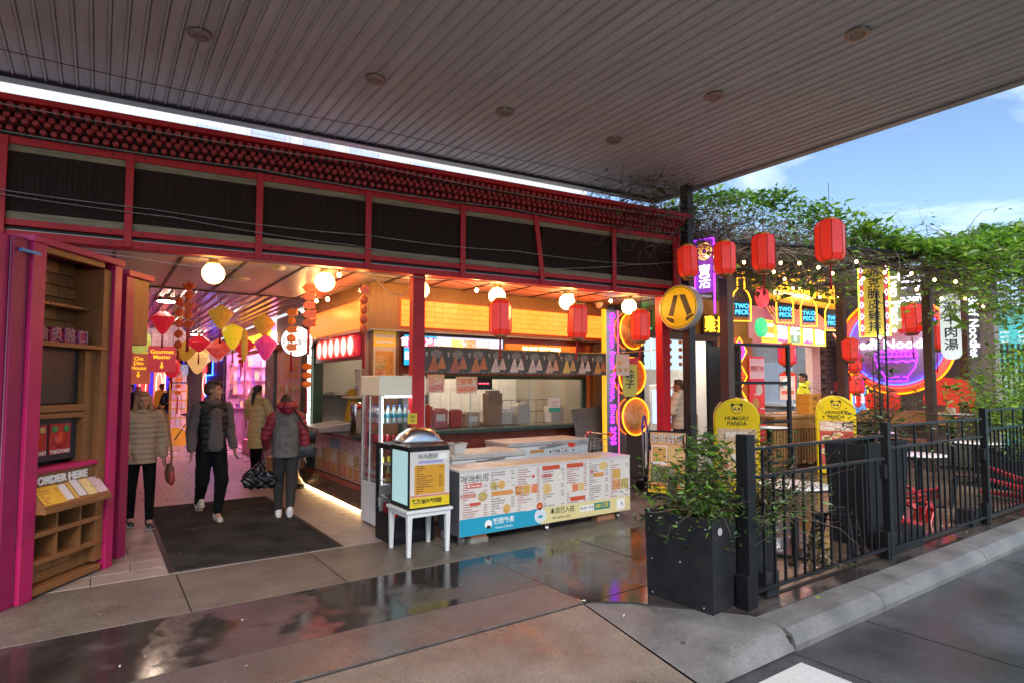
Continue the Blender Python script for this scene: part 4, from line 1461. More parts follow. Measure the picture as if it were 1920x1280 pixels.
silk_lantern('small red round lantern high above the far arrow sign', (.5, 15.4, 2.66), 'round', s_red, .34, .34)
silk_lantern('small orange peach lantern before the blue neon doorway', (2.35, 17.5, 2.5), 'drop', s_pea, .36, .42)
silk_lantern('wide red squat lantern before the end of the pink shop', (1.9, 16.4, 2.62), 'squat', s_red, .5, .4)
silk_lantern('yellow round lantern deep over the postcard stand', (1.75, 18.2, 2.7), 'round', s_yel, .42, .42)
silk_lantern('flowered red lantern deep near the left wall', (.75, 17.2, 2.5), 'round', s_flo, .42, .4)
silk_lantern('magenta drop lantern deep in the middle of the arcade', (1.35, 20.2, 2.6), 'drop', s_mag, .42, .5)
silk_lantern('gold round lantern farthest down before the gate', (1.1, 24.5, 2.6), 'round', s_gold, .5, .5)
silk_lantern('red round lantern farthest down before the gate', (1.9, 23.2, 2.65), 'round', s_red, .5, .5)
# ================================================================== lucky charm strings
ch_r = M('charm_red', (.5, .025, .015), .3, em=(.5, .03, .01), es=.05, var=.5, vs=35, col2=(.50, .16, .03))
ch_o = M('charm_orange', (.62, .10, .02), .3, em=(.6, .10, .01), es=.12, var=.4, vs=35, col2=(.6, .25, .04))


def charm(label, x, y, z1, z0, n, w, kinds, mat, tl_=.3):
    o = thing('charm_string', label, 'charm', (x, y, z1), 0, 'lucky charm strings')
    H = z1 - z0 - tl_
    MB().tube([(0, 0, 0), (0, 0, -H)], .004, 5).obj('cord', tasr, o)
    for k in range(n):
        zc = -H * (k + .75) / (n + .25)
        kd = kinds[k % len(kinds)]
        m = MB()
        ww = w * random.uniform(.9, 1.08)
        if kd == 'ingot':
            m.prism([(-ww * .55, .02), (-ww * .42, -.02), (-ww * .2, -.055), (ww * .2, -.055), (ww * .42, -.02), (ww * .55, .02), (ww * .5, .035), (ww * .28, .012), (ww * .2, .04), (0, .055), (-ww * .2, .04), (-ww * .28, .012), (-ww * .5, .035)], -.018, .018)
        elif kd == 'fish':
            m.prism([(-ww * .5, .0), (-ww * .2, .05), (ww * .25, .045), (ww * .55, .055), (ww * .45, 0), (ww * .55, -.04), (ww * .2, -.05), (-ww * .25, -.05)], -.016, .016)
        else:
            m.ell((0, 0, 0), (ww * .40, .03, .058), 14)
        m.obj('charm_plate', mat, o, (0, 0, zc), rz=random.uniform(-.35, .35) - .5, bev=.004)
        MB().ell((0, 0, zc + H / (n + .25) * .5), .011, 8).obj('bead', gold, o)
    m = MB()
    for k in range(7):
        a = 2 * PI * k / 7
        m.tube([(.006 * math.cos(a), .006 * math.sin(a), -H), (.011 * math.cos(a), .011 * math.sin(a), -H - tl_ * .2), (.013 * math.cos(a) + random.uniform(-.01, .01), .013 * math.sin(a), -H - tl_)], .006, 5)
    m.obj('tassel', tasr, o)
    return o


charm('red and gold ingot charm string hanging before the booth shingles', .03, 7.5, 3.02, 1.98, 5, .15, ['round', 'ingot', 'ingot', 'round', 'ingot'], ch_r, .36)
charm('red and gold charm string hanging under the beam beside the yellow globe', .95, 8.9, 3.1, 2.14, 5, .15, ['ingot', 'round'], ch_r, .3)
charm('short red charm string just behind the one by the yellow globe', .92, 9.7, 3.0, 2.1, 5, .15, ['round'], ch_r, .1)
charm('fish shaped red charm string beside the white globe lamp', 2.17, 7.67, 3.02, 2.09, 5, .17, ['fish'], ch_r, .34)
charm('orange lucky charm string hanging over the round white sign', 2.23, 8.72, 2.82, 1.90, 5, .16, ['fish', 'round'], ch_o, .28)
charm('red charm string hanging at the wooden corner of the kitchen', 2.68, 7.1, 2.97, 1.91, 5, .13, ['fish', 'round', 'round', 'round', 'round'], ch_r, .42)
charm('glowing orange charm string on the green jamb of the serving hatch', 2.90, 10.3, 2.13, 1.23, 3, .22, ['round'], ch_o, .42)
charm('thin red charm string on the far postcard stand', 1.86, 19.3, 2.2, .9, 4, .2, ['fish'], ch_o, .5)

charm('red charm string hanging deep beside the pink shop glass', 2.75, 15.2, 2.9, 1.9, 5, .2, ['round', 'fish'], ch_r, .3)
charm('orange charm string hanging deep by the left wall', .45, 14.6, 2.7, 1.8, 5, .2, ['fish'], ch_o, .3)
charm('red charm string hanging before the far red tube light', 2.0, 21.0, 2.9, 1.8, 5, .24, ['round'], ch_r, .3)
# ================================================================== hanging signs in the arcade
sg = thing('round_sign', 'round white lit sign with outlined dark characters projecting from the kitchen', 'sign', (2.42, 9.15, 2.35), R(-12))
MB().lathe([(0, -.04), (.225, -.04), (.225, .04), (0, .04)], 40, M3=Matrix.Rotation(R(90), 3, 'X')).obj('case', galv, sg)
MB().lathe([(0, -.002), (.215, -.002), (.215, .003), (0, .003)], 40, M3=Matrix.Rotation(R(90), 3, 'X')).obj('face', glow('white_sign_face', (1, .97, .95), .75), sg, (0, -.0445, 0))
text('妈妈厨房', .105, M('sign_dark_blue', (.05, .05, .10), .4), sg, (0, -.05, -.01), bold=.0016, ext=.001)
MB().tube([(.22, 0, .05), (.62, 0, .05)], .012, 6).obj('bracket', galv, sg)
for lab, loc, wd, ht, lines, c in (('red hanging arrow sign reading Master beside the red diamond lantern', (.91, 12.13, 2.16), .42, .46, 'Gourmet\nMaster', (.45, .04, .06)),
                                   ('orange hanging arrow sign reading Cha Dim House', (.63, 13.53, 2.02), .40, .58, 'Cha\nDim\nHouse', (.6, .13, .07))):
    o = thing('arrow_sign', lab, 'sign', loc, R(-8))
    B('board', (-wd / 2, -.015, -ht / 2), (wd / 2, .015, ht / 2), M('sgn_%.2f' % c[0], c, .45, em=c, es=.15), o, bev=.004)
    ym = glow('sign_yellow', (1, .45, .02), .5)
    text(lines, .095, ym, o, (0, -.0165, ht * .18), bold=.002, ext=.001, ls=.95)
    MB().prism([(-.012, -.05), (.012, -.05), (.012, -.12), (.035, -.12), (0, -.17), (-.035, -.12), (-.012, -.12)], -.019, -.0155).obj('arrow', ym, o)
    for s_ in (-1, 1):
        MB().tube([(s_ * wd * .4, 0, ht / 2), (s_ * wd * .4, 0, 3.13 - loc[2])], .003, 4).obj('chain', black, o)
# shop front continuing past the booth
lsf = thing('dark_shop_front', 'dark shop front with a roller shutter continuing past the pink booth', 'shop', (-.95, 6.75, 0), R(180 - 7))
B('wall', (0, -.3, 0), (6, .0, 3.06), M('shop_front_dark', (.05, .03, .04), .6, var=.2), lsf)
B('shutter_box', (.5, .001, 2.4), (5.5, .12, 2.75), pinkd, lsf)
for k in range(23):
    B('shutter_slat', (.5, .001, .05 + k * .102), (5.5, .03, .145 + k * .102), galv, lsf, bev=.008)
# ================================================================== flat print helpers
def patch(name, x0, x1, z0, z1, mat, parent, y, rz=None):
    """thin printed sheet on a board facing -Y"""
    return B(name, (x0, y - .0015, z0), (x1, y, z1), mat, parent)


def disc(name, x, z, r, mat, parent, y, n=18, ry=None):
    m = MB()
    rz_ = ry or r
    vs = [(x + r * math.cos(2 * PI * k / n), y, z + rz_ * math.sin(2 * PI * k / n)) for k in range(n)]
    m.add(vs, [tuple(range(n))])
    return m.obj(name, mat, parent)


def panda(parent, x, z, s, y, name='bear_emblem'):
    """round black and white bear face emblem"""
    g_ = disc(name, x, z, s * .5, inkb, parent, y, 22, s * .44)
    for sx in (-1, 1):
        disc('ear', x + sx * s * .36, z + s * .34, s * .16, inkb, g_, y + .0002, 12)
    disc('face', x, z - s * .01, s * .44, M('emblem_yellow', (.72, .5, .03), .4), g_, y - .0008, 22, s * .38)
    for sx in (-1, 1):
        disc('eye_patch', x + sx * s * .19, z + s * .0, s * .12, inkb, g_, y - .0014, 12, s * .14)
        disc('eye', x + sx * s * .17, z + s * .02, s * .035, inkw, g_, y - .002, 8)
    disc('nose', x, z - s * .14, s * .06, inkb, g_, y - .0014, 8, s * .04)
    return g_


dishes = fo + [food('dish_e', ((.5, .05, .02), (.7, .2, .08), (.75, .65, .5))), food('dish_f', ((.55, .3, .1), (.7, .5, .2), (.35, .15, .05)))]
menu_m = [printed('menu_white_%d' % k, (.66, .60, .55), c, .026, .06, period=.359, x0=.012) for k, c in enumerate(((.35, .12, .1), (.18, .15, .14)))]
redtab = M('print_red', (.55, .08, .04), .4)
ortab = M('print_orange', (.62, .27, .07), .4)
blue_m = M('print_blue', (.02, .30, .45), .4)
cream_m = M('print_cream', (.68, .58, .28), .4)
tealp = M('print_teal', (.01, .2, .2), .4)

# ================================================================== long menu counter on castors
ct = thing('menu_counter', 'long low counter on castors wrapped in white menu panels', 'counter', (3.18, 5.57, 0))
W, D_ = 2.53, .50
B('cabinet', (0, .006, .10), (W, D_, .775), M('counter_side', (.10, .10, .12), .5, var=.2), ct, bev=.004)
B('worktop', (-.01, -.004, .776), (W + .01, D_ + .01, .80), M('counter_top', (.60, .54, .50), .3, var=.15, vs=5), ct, bev=.004)
B('yellow_tape', (.5, .10, .801), (W - .4, .14, .803), M('tape_yellow', (.7, .5, .02), .4), ct)
B('front_panel', (0, -.002, .10), (W, .006, .776), M('panel_cream', (.64, .58, .53), .35), ct)
for k in range(7):
    x0, x1 = .012 + k * .359, .012 + k * .359 + .349
    patch('menu_sheet', x0, x1, .285, .765, menu_m[k % 2], ct, -.0025)
y_ = -.0052
text('妈妈厨房', .092, inkw, ct, (.185, y_, .70), bold=.006, ext=.0005)
text('妈妈厨房', .092, inkb, ct, (.185, y_ - .001, .70), bold=-.0006, ext=.0005)
for k, (a, b, z, c) in enumerate(((.08, .27, .60, redtab), (.40, .68, .49, ortab), (1.10, 1.36, .715, redtab), (1.47, 1.73, .715, redtab), (1.90, 2.07, .57, ortab), (1.52, 1.76, .315, redtab))):
    patch('heading_tab', a, b, z, z + .05, c, ct, -.0045)
text('面 Noodles', .036, inkw, ct, (.175, -.0066, .624), bold=.0005, ext=.0004)
text('大排汤面', .05, redtab, ct, (.10, -.0055, .52), bold=.001, ext=.0004)
disc('dish_photo', .285, .50, .062, dishes[1], ct, y_, ry=.052)
patch('price_tab', .12, .26, .415, .445, redtab, ct, -.0045)
for k, x in enumerate((.43, .53, .635)):
    disc('dish_photo', x, .605, .048, dishes[(k + 1) % 6], ct, y_)
disc('dish_photo', .60, .335, .05, dishes[2], ct, y_)
for k, x in enumerate((.765, .875, .985)):
    patch('dish_photo', x - .05, x + .045, .47, .57, dishes[(k * 2) % 6], ct, -.0045)
disc('dish_photo', .90, .31, .10, dishes[3], ct, y_, ry=.035)
disc('flower_mark', .97, .66, .02, redtab, ct, y_)
disc('flower_mark', 1.06, .31, .045, redtab, ct, y_)
disc('flower_mark', 1.06, .31, .018, ortab, ct, y_ - .001)
disc('dish_photo', 1.33, .625, .08, dishes[3], ct, y_, ry=.075)
disc('dish_photo', 1.17, .50, .065, dishes[5], ct, y_)
text('生煎馒头', .045, redtab, ct, (1.17, -.0055, .645), bold=.001, ext=.0004)
for k, x in enumerate((1.505, 1.60, 1.70)):
    patch('dish_photo', x - .044, x + .044, .43, .52, dishes[(k + 3) % 6], ct, -.0045)
disc('dish_photo', 2.06, .70, .07, dishes[5], ct, y_, ry=.05)
disc('flower_mark', 1.87, .64, .02, redtab, ct, y_)
for i in range(2):
    for j in range(2):
        patch('dish_photo', 2.22 + i * .145, 2.355 + i * .145, .385 + j * .135, .51 + j * .135, dishes[(i + 2 * j) % 6], ct, -.0045)
patch('blue_band', 0, 1.07, .102, .282, blue_m, ct, -.0025)
patch('cream_band', 1.0705, W, .102, .282, cream_m, ct, -.0025)
disc('rice_ball', .36, .195, .048, inkw, ct, y_, 12)
patch('rice_ball_wrap', .335, .385, .15, .18, inkb, ct, -.0062)
text('饭团外卖', .072, inkw, ct, (.56, y_, .212), bold=.0012, ext=.0004)
text('Fantuan Delivery', .034, inkw, ct, (.565, y_, .145), ext=.0004)
disc('round_badge', 1.07, .20, .085, M('badge_grey', (.62, .66, .68), .4), ct, y_)
patch('badge_box', 1.04, 1.10, .175, .205, blue_m, ct, -.0062)
text('本店已入驻', .075, inkb, ct, (1.40, y_, .225), bold=.0008, ext=.0004)
text('We deliver with', .042, inkb, ct, (1.385, y_, .15), ext=.0004)
patch('white_pill', 1.68, 1.90, .17, .24, inkw, ct, -.0042)
text('新用户专享', .042, inkb, ct, (1.79, -.0062, .205), ext=.0004)
patch('teal_pill', 1.905, 2.17, .165, .25, tealp, ct, -.0042)
text('$88 优惠', .058, M('print_yellow', (.75, .55, .05), .4), ct, (2.035, -.0062, .208), bold=.001, ext=.0004)
patch('blank_card', 2.29, 2.43, .125, .262, inkw, ct, -.0042)
cst = None
for x, y in ((.05, .05), (1.2, .05), (2.35, .05), (.05, .42), (2.35, .42)):
    if cst is None:
        cst = MB().cyl((-.014, 0, .034), (.014, 0, .034), .034, n=16).bb((-.022, -.03, .04), (-.016, .03, .1)).bb((.016, -.03, .04), (.022, .03, .1)).obj('castor', [galv], ct, (x, y, 0), rz=.4)
    else:
        inst(cst, 'castor', ct, (x, y, 0), (0, 0, random.uniform(-1, 1)))
bkm = M('fired_brick', (.36, .17, .08), .7, var=.3, vs=12, bump=.3)
tag(B('brick', (3.33, 5.60, .0), (3.56, 5.72, .055), M('grey_block', (.22, .2, .17), .8, var=.3), bev=.004), 'grey brick on the paving under the blue end of the counter', 'brick')
tag(B('brick', (3.35, 5.61, .056), (3.55, 5.71, .099), bkm, bev=.004), 'orange brick stacked on the grey one under the counter', 'brick')
tag(B('brick', (5.2, 5.63, .0), (5.5, 5.75, .098), bkm, bev=.004), 'brown block wedged beneath the cream end of the counter', 'brick')

# ================================================================== chest freezers, tub
for lab, x0, x1, y0, y1, zt in (('white chest freezer with grey lid behind the near end of the counter', 3.45, 4.5, 6.22, 6.80, .88), ('second white chest freezer with scuffed lid nearer the serving window', 4.62, 6.05, 6.75, 7.35, .92)):
    f = thing('chest_freezer', lab, 'freezer', (x0, y0, 0), 0, 'chest freezers')
    B('body', (0, 0, .04), (x1 - x0, y1 - y0, zt - .07), white, f, bev=.012)
    B('lid', (-.012, -.012, zt - .066), (x1 - x0 + .012, y1 - y0, zt), M('lid_grey', (.52, .47, .43), .35, var=.25, vs=4), f, bev=.012)
    MB().tube([((x1 - x0) * .5 - .2, -.012, zt - .09), ((x1 - x0) * .5 - .2, -.04, zt - .085), ((x1 - x0) * .5 + .2, -.04, zt - .06), ((x1 - x0) * .5 + .2, -.012, zt - .06)], .01, 6).obj('handle', galv, f)
    B('badge', ((x1 - x0) * .25, -.004, zt - .16), ((x1 - x0) * .42, -.0005, zt - .12), ortab, f)
    for k in range(4):
        MB().cyl(((x1 - x0) * (.5 + .1 * k), -.006, zt - .16), ((x1 - x0) * (.5 + .1 * k), 0, zt - .16), .018, n=12).obj('knob', steel, f)
tb = thing('plastic_tub', 'white plastic tub of greens sitting on the chest freezer', 'tub', (3.62, 6.4, .88))
MB().lathe([(.09, .0), (.12, .11), (.135, .118), (.135, .125), (.112, .125), (.085, .012), (0, .012)], 4, sm=False).obj('tub', offw, tb, rz=R(45))
MB().ell((0, 0, .11), (.06, .06, .03), 8).obj('contents', M('dark_greens', (.06, .06, .03), .6), tb)

# ================================================================== white stool, small display cooler and cloche
st = thing('white_stool', 'square white stool holding the small display cooler', 'stool', (2.57, 5.52, 0))
B('top', (-.03, -.03, .425), (.49, .49, .456), white, st, bev=.006)
B('apron', (.0, -.012, .385), (.46, .0, .425), white, st)
B('apron', (-.012, .0, .385), (.0, .46, .425), white, st)
for x, y in ((0, 0), (.43, 0), (0, .43), (.43, .43)):
    MB().add([(x - .006, y - .006, 0), (x + .03, y - .006, 0), (x + .03, y + .03, 0), (x - .006, y + .03, 0), (x - .012, y - .012, .4249), (x + .042, y - .012, .4249), (x + .042, y + .042, .4249), (x - .012, y + .042, .4249)],
             [(0, 3, 2, 1), (4, 5, 6, 7), (0, 1, 5, 4), (1, 2, 6, 5), (2, 3, 7, 6), (3, 0, 4, 7)]).obj('leg', white, st, bev=.004)
dc = thing('display_cooler', 'small black framed display cooler with orange price menu on its front', 'cooler', (2.575, 5.53, .457))
for a, b in (((0, 0, 0), (.46, .44, .04)), ((0, 0, .58), (.46, .44, .625))):
    B('frame_plate', a, b, black, dc, bev=.004)
for x, y in ((0, 0), (.435, 0), (0, .415), (.435, .415)):
    B('frame_post', (x, y, .0402), (x + .025, y + .025, .5798), black, dc)
B('glass_side', (.004, .026, .045), (.010, .414, .575), M('frosted_cool', (.45, .58, .58), .15, em=(.45, .8, .78), es=.16), dc)
B('back', (.026, .43, .045), (.434, .436, .575), white, dc)
B('front_sheet', (.012, -.006, .02), (.455, -.0005, .575), M('panel_cream', (.64, .58, .53), .35), dc)
patch('price_block', .06, .40, .15, .44, printed('price_orange', (.62, .30, .03), (.12, .05, .02), .021, .05, period=.34, x0=.06), dc, -.0065)
patch('pink_rule', .015, .452, .125, .142, M('print_pink', (.6, .2, .15), .4), dc, -.0065)
patch('yellow_strip', .012, .455, .02, .122, M('print_yellow2', (.72, .52, .02), .4), dc, -.0065)
panda(dc, .075, .072, .07, -.0085)
text('熊猫外卖', .045, inkb, dc, (.185, -.0085, .075), bold=.0012, ext=.0004)
text('$88', .065, inkb, dc, (.315, -.0085, .075), bold=.002, ext=.0004)
patch('label_card', .30, .43, .49, .55, inkw, dc, -.0065)
text('妈妈厨房', .06, inkw, dc, (.21, -.0085, .525), bold=.004, ext=.0004)
text('妈妈厨房', .06, inkb, dc, (.21, -.0095, .525), ext=.0004)
patch('blue_text', .10, .38, .455, .485, M('print_lilac', (.35, .33, .55), .4), dc, -.0065)
cl = thing('cloche', 'domed stainless steel food cover resting on the black coolers', 'cover', (2.98, 6.16, 1.085), R(-6))
prof = [(.0, .0), (.03, .08), (.09, .125), (.18, .15), (.27, .15), (.35, .13), (.42, .08), (.45, .0)]
mm = MB()
n = 9
vs = []
for j in range(n):
    t_ = PI * j / (n - 1)
    for x, z in prof:
        sq = .9 + .1 * math.sin(t_)
        vs.append((x - .225, -.15 * math.cos(t_), z * (math.sin(t_) ** .55) * 1.02 + .002))
fs = [(j * 8 + i, j * 8 + i + 1, (j + 1) * 8 + i + 1, (j + 1) * 8 + i) for j in range(n - 1) for i in range(7)]
mm.add(vs, fs, 0, True).obj('dome', steel, cl)
B('rim', (-.24, -.165, -.008), (.24, .165, .006), galv, cl, bev=.003)
yt = thing('price_tag', 'small yellow price tag standing above the cloche', 'tag', (2.98, 6.32, 1.06), R(-10))
B('card', (-.055, -.004, .20), (.055, .0, .32), yellow, yt)
text('250\nml', .045, inkb, yt, (0, -.0055, .26), ext=.0004, bold=.0005)
MB().tube([(0, 0, 0), (0, 0, .2)], .003, 5).obj('stick', black, yt)

# ================================================================== black glass fridge and tall white fridge with drinks
bf = thing('black_fridge', 'black lit drinks fridge standing behind the white stool', 'fridge', (2.62, 6.02, 0))
B('base', (0, 0, .0), (.50, .48, .28), black, bf, bev=.006)
B('top', (0, 0, 1.0), (.50, .48, 1.06), black, bf, bev=.006)
for x, y in ((0, 0), (.47, 0), (0, .45), (.47, .45)):
    B('post', (x, y, .2802), (x + .03, y + .03, .9998), black, bf)
B('back', (.47, .03, .28), (.49, .45, 1.0), white, bf)
B('glass_side', (.004, .032, .281), (.009, .448, .999), clear, bf)
B('glass_front', (.032, .004, .281), (.468, .009, .999), clear, bf)
for z in (.46, .64, .82):
    B('shelf', (.012, .035, z), (.468, .445, z + .008), galv, bf)
B('light_strip', (.03, .036, .29), (.045, .046, .99), glow('fridge_led', (.85, 1, .95), 6), bf)
for z in (.42, .62, .80):
    B('vent_slot', (.03, -.002, .04 + z * .1), (.45, -.0002, .05 + z * .1), dark, bf)
drinks = [M('drink_%d' % k, c, .25, coat=.3) for k, c in enumerate(((.5, .015, .015), (.65, .62, .55), (.6, .5, .03), (.5, .2, .03), (.1, .4, .5)))]
_cans = {}


def can(label, loc, k, group):
    if k not in _cans:
        o = thing('drink_can', label, 'can', loc, 0, group)
        MB().lathe([(0, 0), (.026, 0), (.031, .008), (.031, .105), (.026, .118), (0, .118)], 12).obj('body', drinks[k], o)
        MB().lathe([(0, .1182), (.025, .1182), (.0255, .1205), (0, .1205)], 12).obj('lid', galv, o)
        _cans[k] = o
        return o
    return dup(_cans[k], label, loc, group=group)


_bots = {}


def bottle(label, loc, k, group, h=.21):
    if k not in _bots:
        o = thing('drink_bottle', label, 'bottle', loc, 0, group)
        bm_ = M('bottle_clear_%d' % k, ((.6, .68, .66), (.6, .55, .15), (.55, .6, .62))[k % 3], .12)
        MB().lathe([(0, 0), (.03, 0), (.032, .01), (.032, h * .62), (.012, h * .85), (.012, h * .9), (0, h * .9)], 12).obj('body', bm_, o)
        MB().lathe([(.0326, h * .28), (.0328, h * .3), (.0328, h * .5), (.0326, h * .52)], 12).obj('label_band', M('band_%d' % k, ((.05, .35, .45), (.6, .1, .05), (.5, .05, .06))[k % 3], .4), o)
        MB().lathe([(.0, h * .901), (.014, h * .901), (.014, h), (0, h)], 10).obj('cap', M('cap_%d' % k, ((.05, .2, .6), (.7, .6, .05), (.6, .05, .05))[k % 3], .4), o)
        _bots[k] = o
        return o
    return dup(_bots[k], label, loc, group=group)


for i in range(4):
    bottle('yellow drink bottle in the lit black fridge', (2.66 + (i % 2) * .09, 6.10 + (i // 2) * .14, .65), 1, 'bottles in the black fridge', .16)
for i in range(4):
    can('red can on the lowest shelf of the black fridge', (2.68, 6.09 + i * .09, .29), 0, 'cans in the black fridge')
tfz = thing('drinks_fridge', 'tall white glass sided drinks fridge full of bottles and red cans', 'fridge', (2.77, 6.78, 0))
B('base', (0, 0, .02), (.60, .58, .52), white, tfz, bev=.012)
B('crown', (-.01, -.01, 1.58), (.61, .59, 1.82), M('crown_cream', (.62, .58, .48), .35, em=(1, .8, .5), es=.06), tfz, bev=.012)
for x, y in ((0, 0), (.565, 0), (0, .545), (.565, .545)):
    B('post', (x, y, .521), (x + .035, y + .035, 1.579), white, tfz, bev=.004)
B('door_stile', (-.008, .28, .53), (.0, .31, 1.57), white, tfz)
B('back', (.56, .036, .525), (.575, .544, 1.575), white, tfz)
B('glass_side', (.004, .036, .525), (.008, .544, 1.575), clear, tfz)
B('glass_front', (.036, .004, .525), (.564, .008, 1.575), clear, tfz)
B('handle', (-.025, .30, .95), (-.009, .315, 1.15), black, tfz)
led = glow('fridge_led_white', (.9, 1, 1), 9)
B('light_strip', (.04, .038, .53), (.055, .05, 1.57), led, tfz)
B('light_strip', (.10, .05, 1.555), (.5, .09, 1.572), led, tfz)
for z in (.72, .98, 1.24):
    B('shelf', (.012, .04, z), (.556, .54, z + .008), galv, tfz)
for i in range(7):
    bottle('clear water bottle on the top shelf of the white fridge', (2.84 + i * .075, 6.86, 1.249), 0, 'water bottles in the white fridge')
for i in range(4):
    bottle('clear water bottle on the top shelf of the white fridge', (2.83, 6.97 + i * .09, 1.249), 0, 'water bottles in the white fridge')
for i in range(7):
    can('red can on the middle shelf of the white fridge', (2.84 + i * .072, 6.855, .989), 0, 'red cans in the white fridge')
for i in range(5):
    can('red can on the middle shelf of the white fridge', (2.83, 6.94 + i * .08, .989), 0, 'red cans in the white fridge')
for i in range(5):
    can('yellow topped can on the lower shelf of the white fridge', (2.85 + i * .09, 6.87, .729), 2, 'yellow cans in the white fridge')
for i in range(5):
    bottle('small cordial bottle on the bottom shelf of the white fridge', (2.83, 6.88 + i * .1, .525), 2, 'cordial bottles in the white fridge', .17)

# ================================================================== posters strung in front of the window
pg = 'dumpling posters on the string'
pcols = [((.42, .13, .04), (.45, .17, .05)), ((.40, .12, .05), (.42, .15, .06)), ((.45, .17, .05), (.42, .13, .04)), ((.52, .46, .42), (.48, .36, .28)), ((.58, .52, .48), (.52, .46, .40)),
         ((.52, .45, .42), (.50, .40, .36)), ((.52, .36, .28), (.50, .30, .20)), ((.62, .42, .10), (.42, .28, .10)), ((.58, .50, .42), (.55, .50, .46)), ((.55, .30, .08), (.42, .16, .05))]
plab = ['darkest orange dumplings, first poster by the red column', 'pair of orange dumplings and a red price dot', 'orange dumplings set wide apart', 'white dumpling with a dark filling beside a pole', 'plain white dumplings with specks',
        'pale dumpling with a brown seam', 'pinkish dumplings with brown filling', 'yellow pyramid dumpling', 'cream dumplings on pale leaves', 'amber dumpling, last poster by the neon strip']
pbg = food('poster_charcoal', ((.02, .018, .016), (.06, .05, .04), (.035, .05, .025), (.10, .07, .05)), 7.)
for k in range(10):
    x = 3.56 + k * .331
    o = thing('food_poster', 'dark poster showing ' + plab[k], 'poster', (x, 7.2 - .0 * k, 1.865), random.uniform(-.06, .06), pg)
    B('sheet', (0, -.002, 0), (.327, .001, .36), pbg, o)
    disc('pot_photo', .18, .26, .085, food('pot_%d' % k, ((.05, .05, .045), (.20, .20, .18), (.09, .10, .08)), 9.), o, -.0027, ry=.062)
    for q, (cx, cz, ww, hh) in enumerate(((.135, .035, .15, .20), (.255, .07, .13, .17))):
        c_ = pcols[k][q]
        fm_ = food('dumpling_%d_%d' % (k, q), (tuple(v * .6 for v in c_), c_, tuple(min(1, v * 1.2) for v in c_)), 16.)
        MB().add([(cx + a_ * ww, -.0031 - .0004 * q, cz + b_ * hh) for a_, b_ in ((-.5, .06), (-.44, -.02), (.42, -.05), (.5, .05), (.14, .9), (.05, .99), (-.04, .9))], [(0, 1, 2, 3, 4, 5, 6)]).obj('dumpling_photo', fm_, o)
    vtext('粽子', .035, inkw, o, (.035, -.003, .25), ext=.0003, ls=.95)
    patch('caption_strip', .02, .30, .015, .03, printed('caption_%d' % k, (.055, .05, .045), (.5, .45, .4), .012, .02), o, -.0022)
wire('cord', 'yellow cord carrying the dumpling posters between the columns', [(3.27, 6.95, 2.235), (4.5, 7.17, 2.225), (5.6, 7.17, 2.222), (6.86, 7.17, 2.235), (7.24, 6.45, 2.26)], .005, mat=M('cord_yellow', (.6, .38, .06), .5), cat='cord')

# screens, signs and papers on the front
sc = thing('menu_screen', 'wide lit blue and pink menu screen above the serving window', 'screen', (3.53, 7.80, 1.98), 0)
B('case', (0, 0, 0), (1.70, .05, .44), black, sc)
B('blue_page', (.01, -.004, .01), (.52, -.0005, .43), glow('screen_blue', (.01, .28, .5), .6), sc)
B('pink_banner', (.01, -.006, .26), (.50, -.0045, .40), glow('screen_pink', (.8, .03, .14), .6), sc)
wl = glow('screen_white', (.95, .95, 1), .9)
text('首单立减10', .125, wl, sc, (.27, -.0065, .33), bold=.003, ext=.0004)
text('新客专享\n限时优惠', .06, wl, sc, (.14, -.0065, .14), bold=.001, ext=.0004)
B('photo_page', (.521, -.004, .20), (1.69, -.0005, .43), glow('screen_pale', (.45, .52, .75), .4), sc)
for k in range(4):
    B('dish_photo', (.55 + k * .22, -.006, .23), (.75 + k * .22, -.0045, .40), food('screen_dish_%d' % k, (((.1, .15, .3), (.8, .8, .7), (.2, .4, .1)), ((.8, .75, .2), (.3, .5, .1), (.9, .9, .8)), ((.9, .85, .8), (.6, .15, .05), (.8, .5, .2)), ((.1, .1, .2), (.6, .6, .6), (.2, .3, .4)))[k], 13., em=.5), sc)
B('price_page', (1.44, -.006, .22), (1.67, -.0045, .41), printed('screen_print', (.55, .65, .85), (.1, .12, .3), .02, .03, em=.5), sc)
sg = thing('shop_name_sign', 'orange lit box sign reading MUMS KITCHEN', 'sign', (5.30, 7.79, 2.20), 0)
B('case', (0, 0, 0), (1.45, .08, .16), M('sign_orange_case', (.5, .13, .02), .4, em=(1, .25, .02), es=.22), sg)
text("MUMS' KITCHEN", .105, glow('cream_letters', (1, .75, .3), 1.2), sg, (.68, -.012, .08), bold=.003, ext=.01)
tag(B('chimney_mark', (6.60, 7.775, 2.20), (6.72, 7.789, 2.34), glow('orange_joint', (.9, .2, .02), .7)), 'small orange lit square at the end of the shop name sign', 'sign')
for lab, x0, z0, w_, h_, c1, c2, rz in (('curled pink and white flyer hung under the dumpling posters', 3.84, 1.60, .29, .26, (.62, .58, .58), (.5, .12, .15), .1), ('red and white noodle flyer hung beside the pink one', 4.30, 1.58, .35, .25, (.64, .6, .56), (.6, .12, .05), -.08)):
    o = thing('flyer', lab, 'flyer', (x0, 7.66, z0), rz)
    B('sheet', (0, -.001, 0), (w_, .001, h_), printed('flyer_%d' % int(x0 * 100), c1, c2, .03, .06), o)
    patch('photo', .03, w_ - .03, .03, h_ * .45, food('flyer_photo_%d' % int(x0 * 100), (c1, c2, (.6, .5, .4)), 12.), o, -.0012)
text('豆浆', .09, M('flyer_orange', (.65, .25, .05), .4), o, (.18, -.004, .175), ext=.0004, bold=.002)
lc = thing('led_sign', 'small black LED sign with three red dashes in the window', 'sign', (4.66, 7.70, 1.64))
B('case', (0, 0, 0), (.30, .04, .18), black, lc)
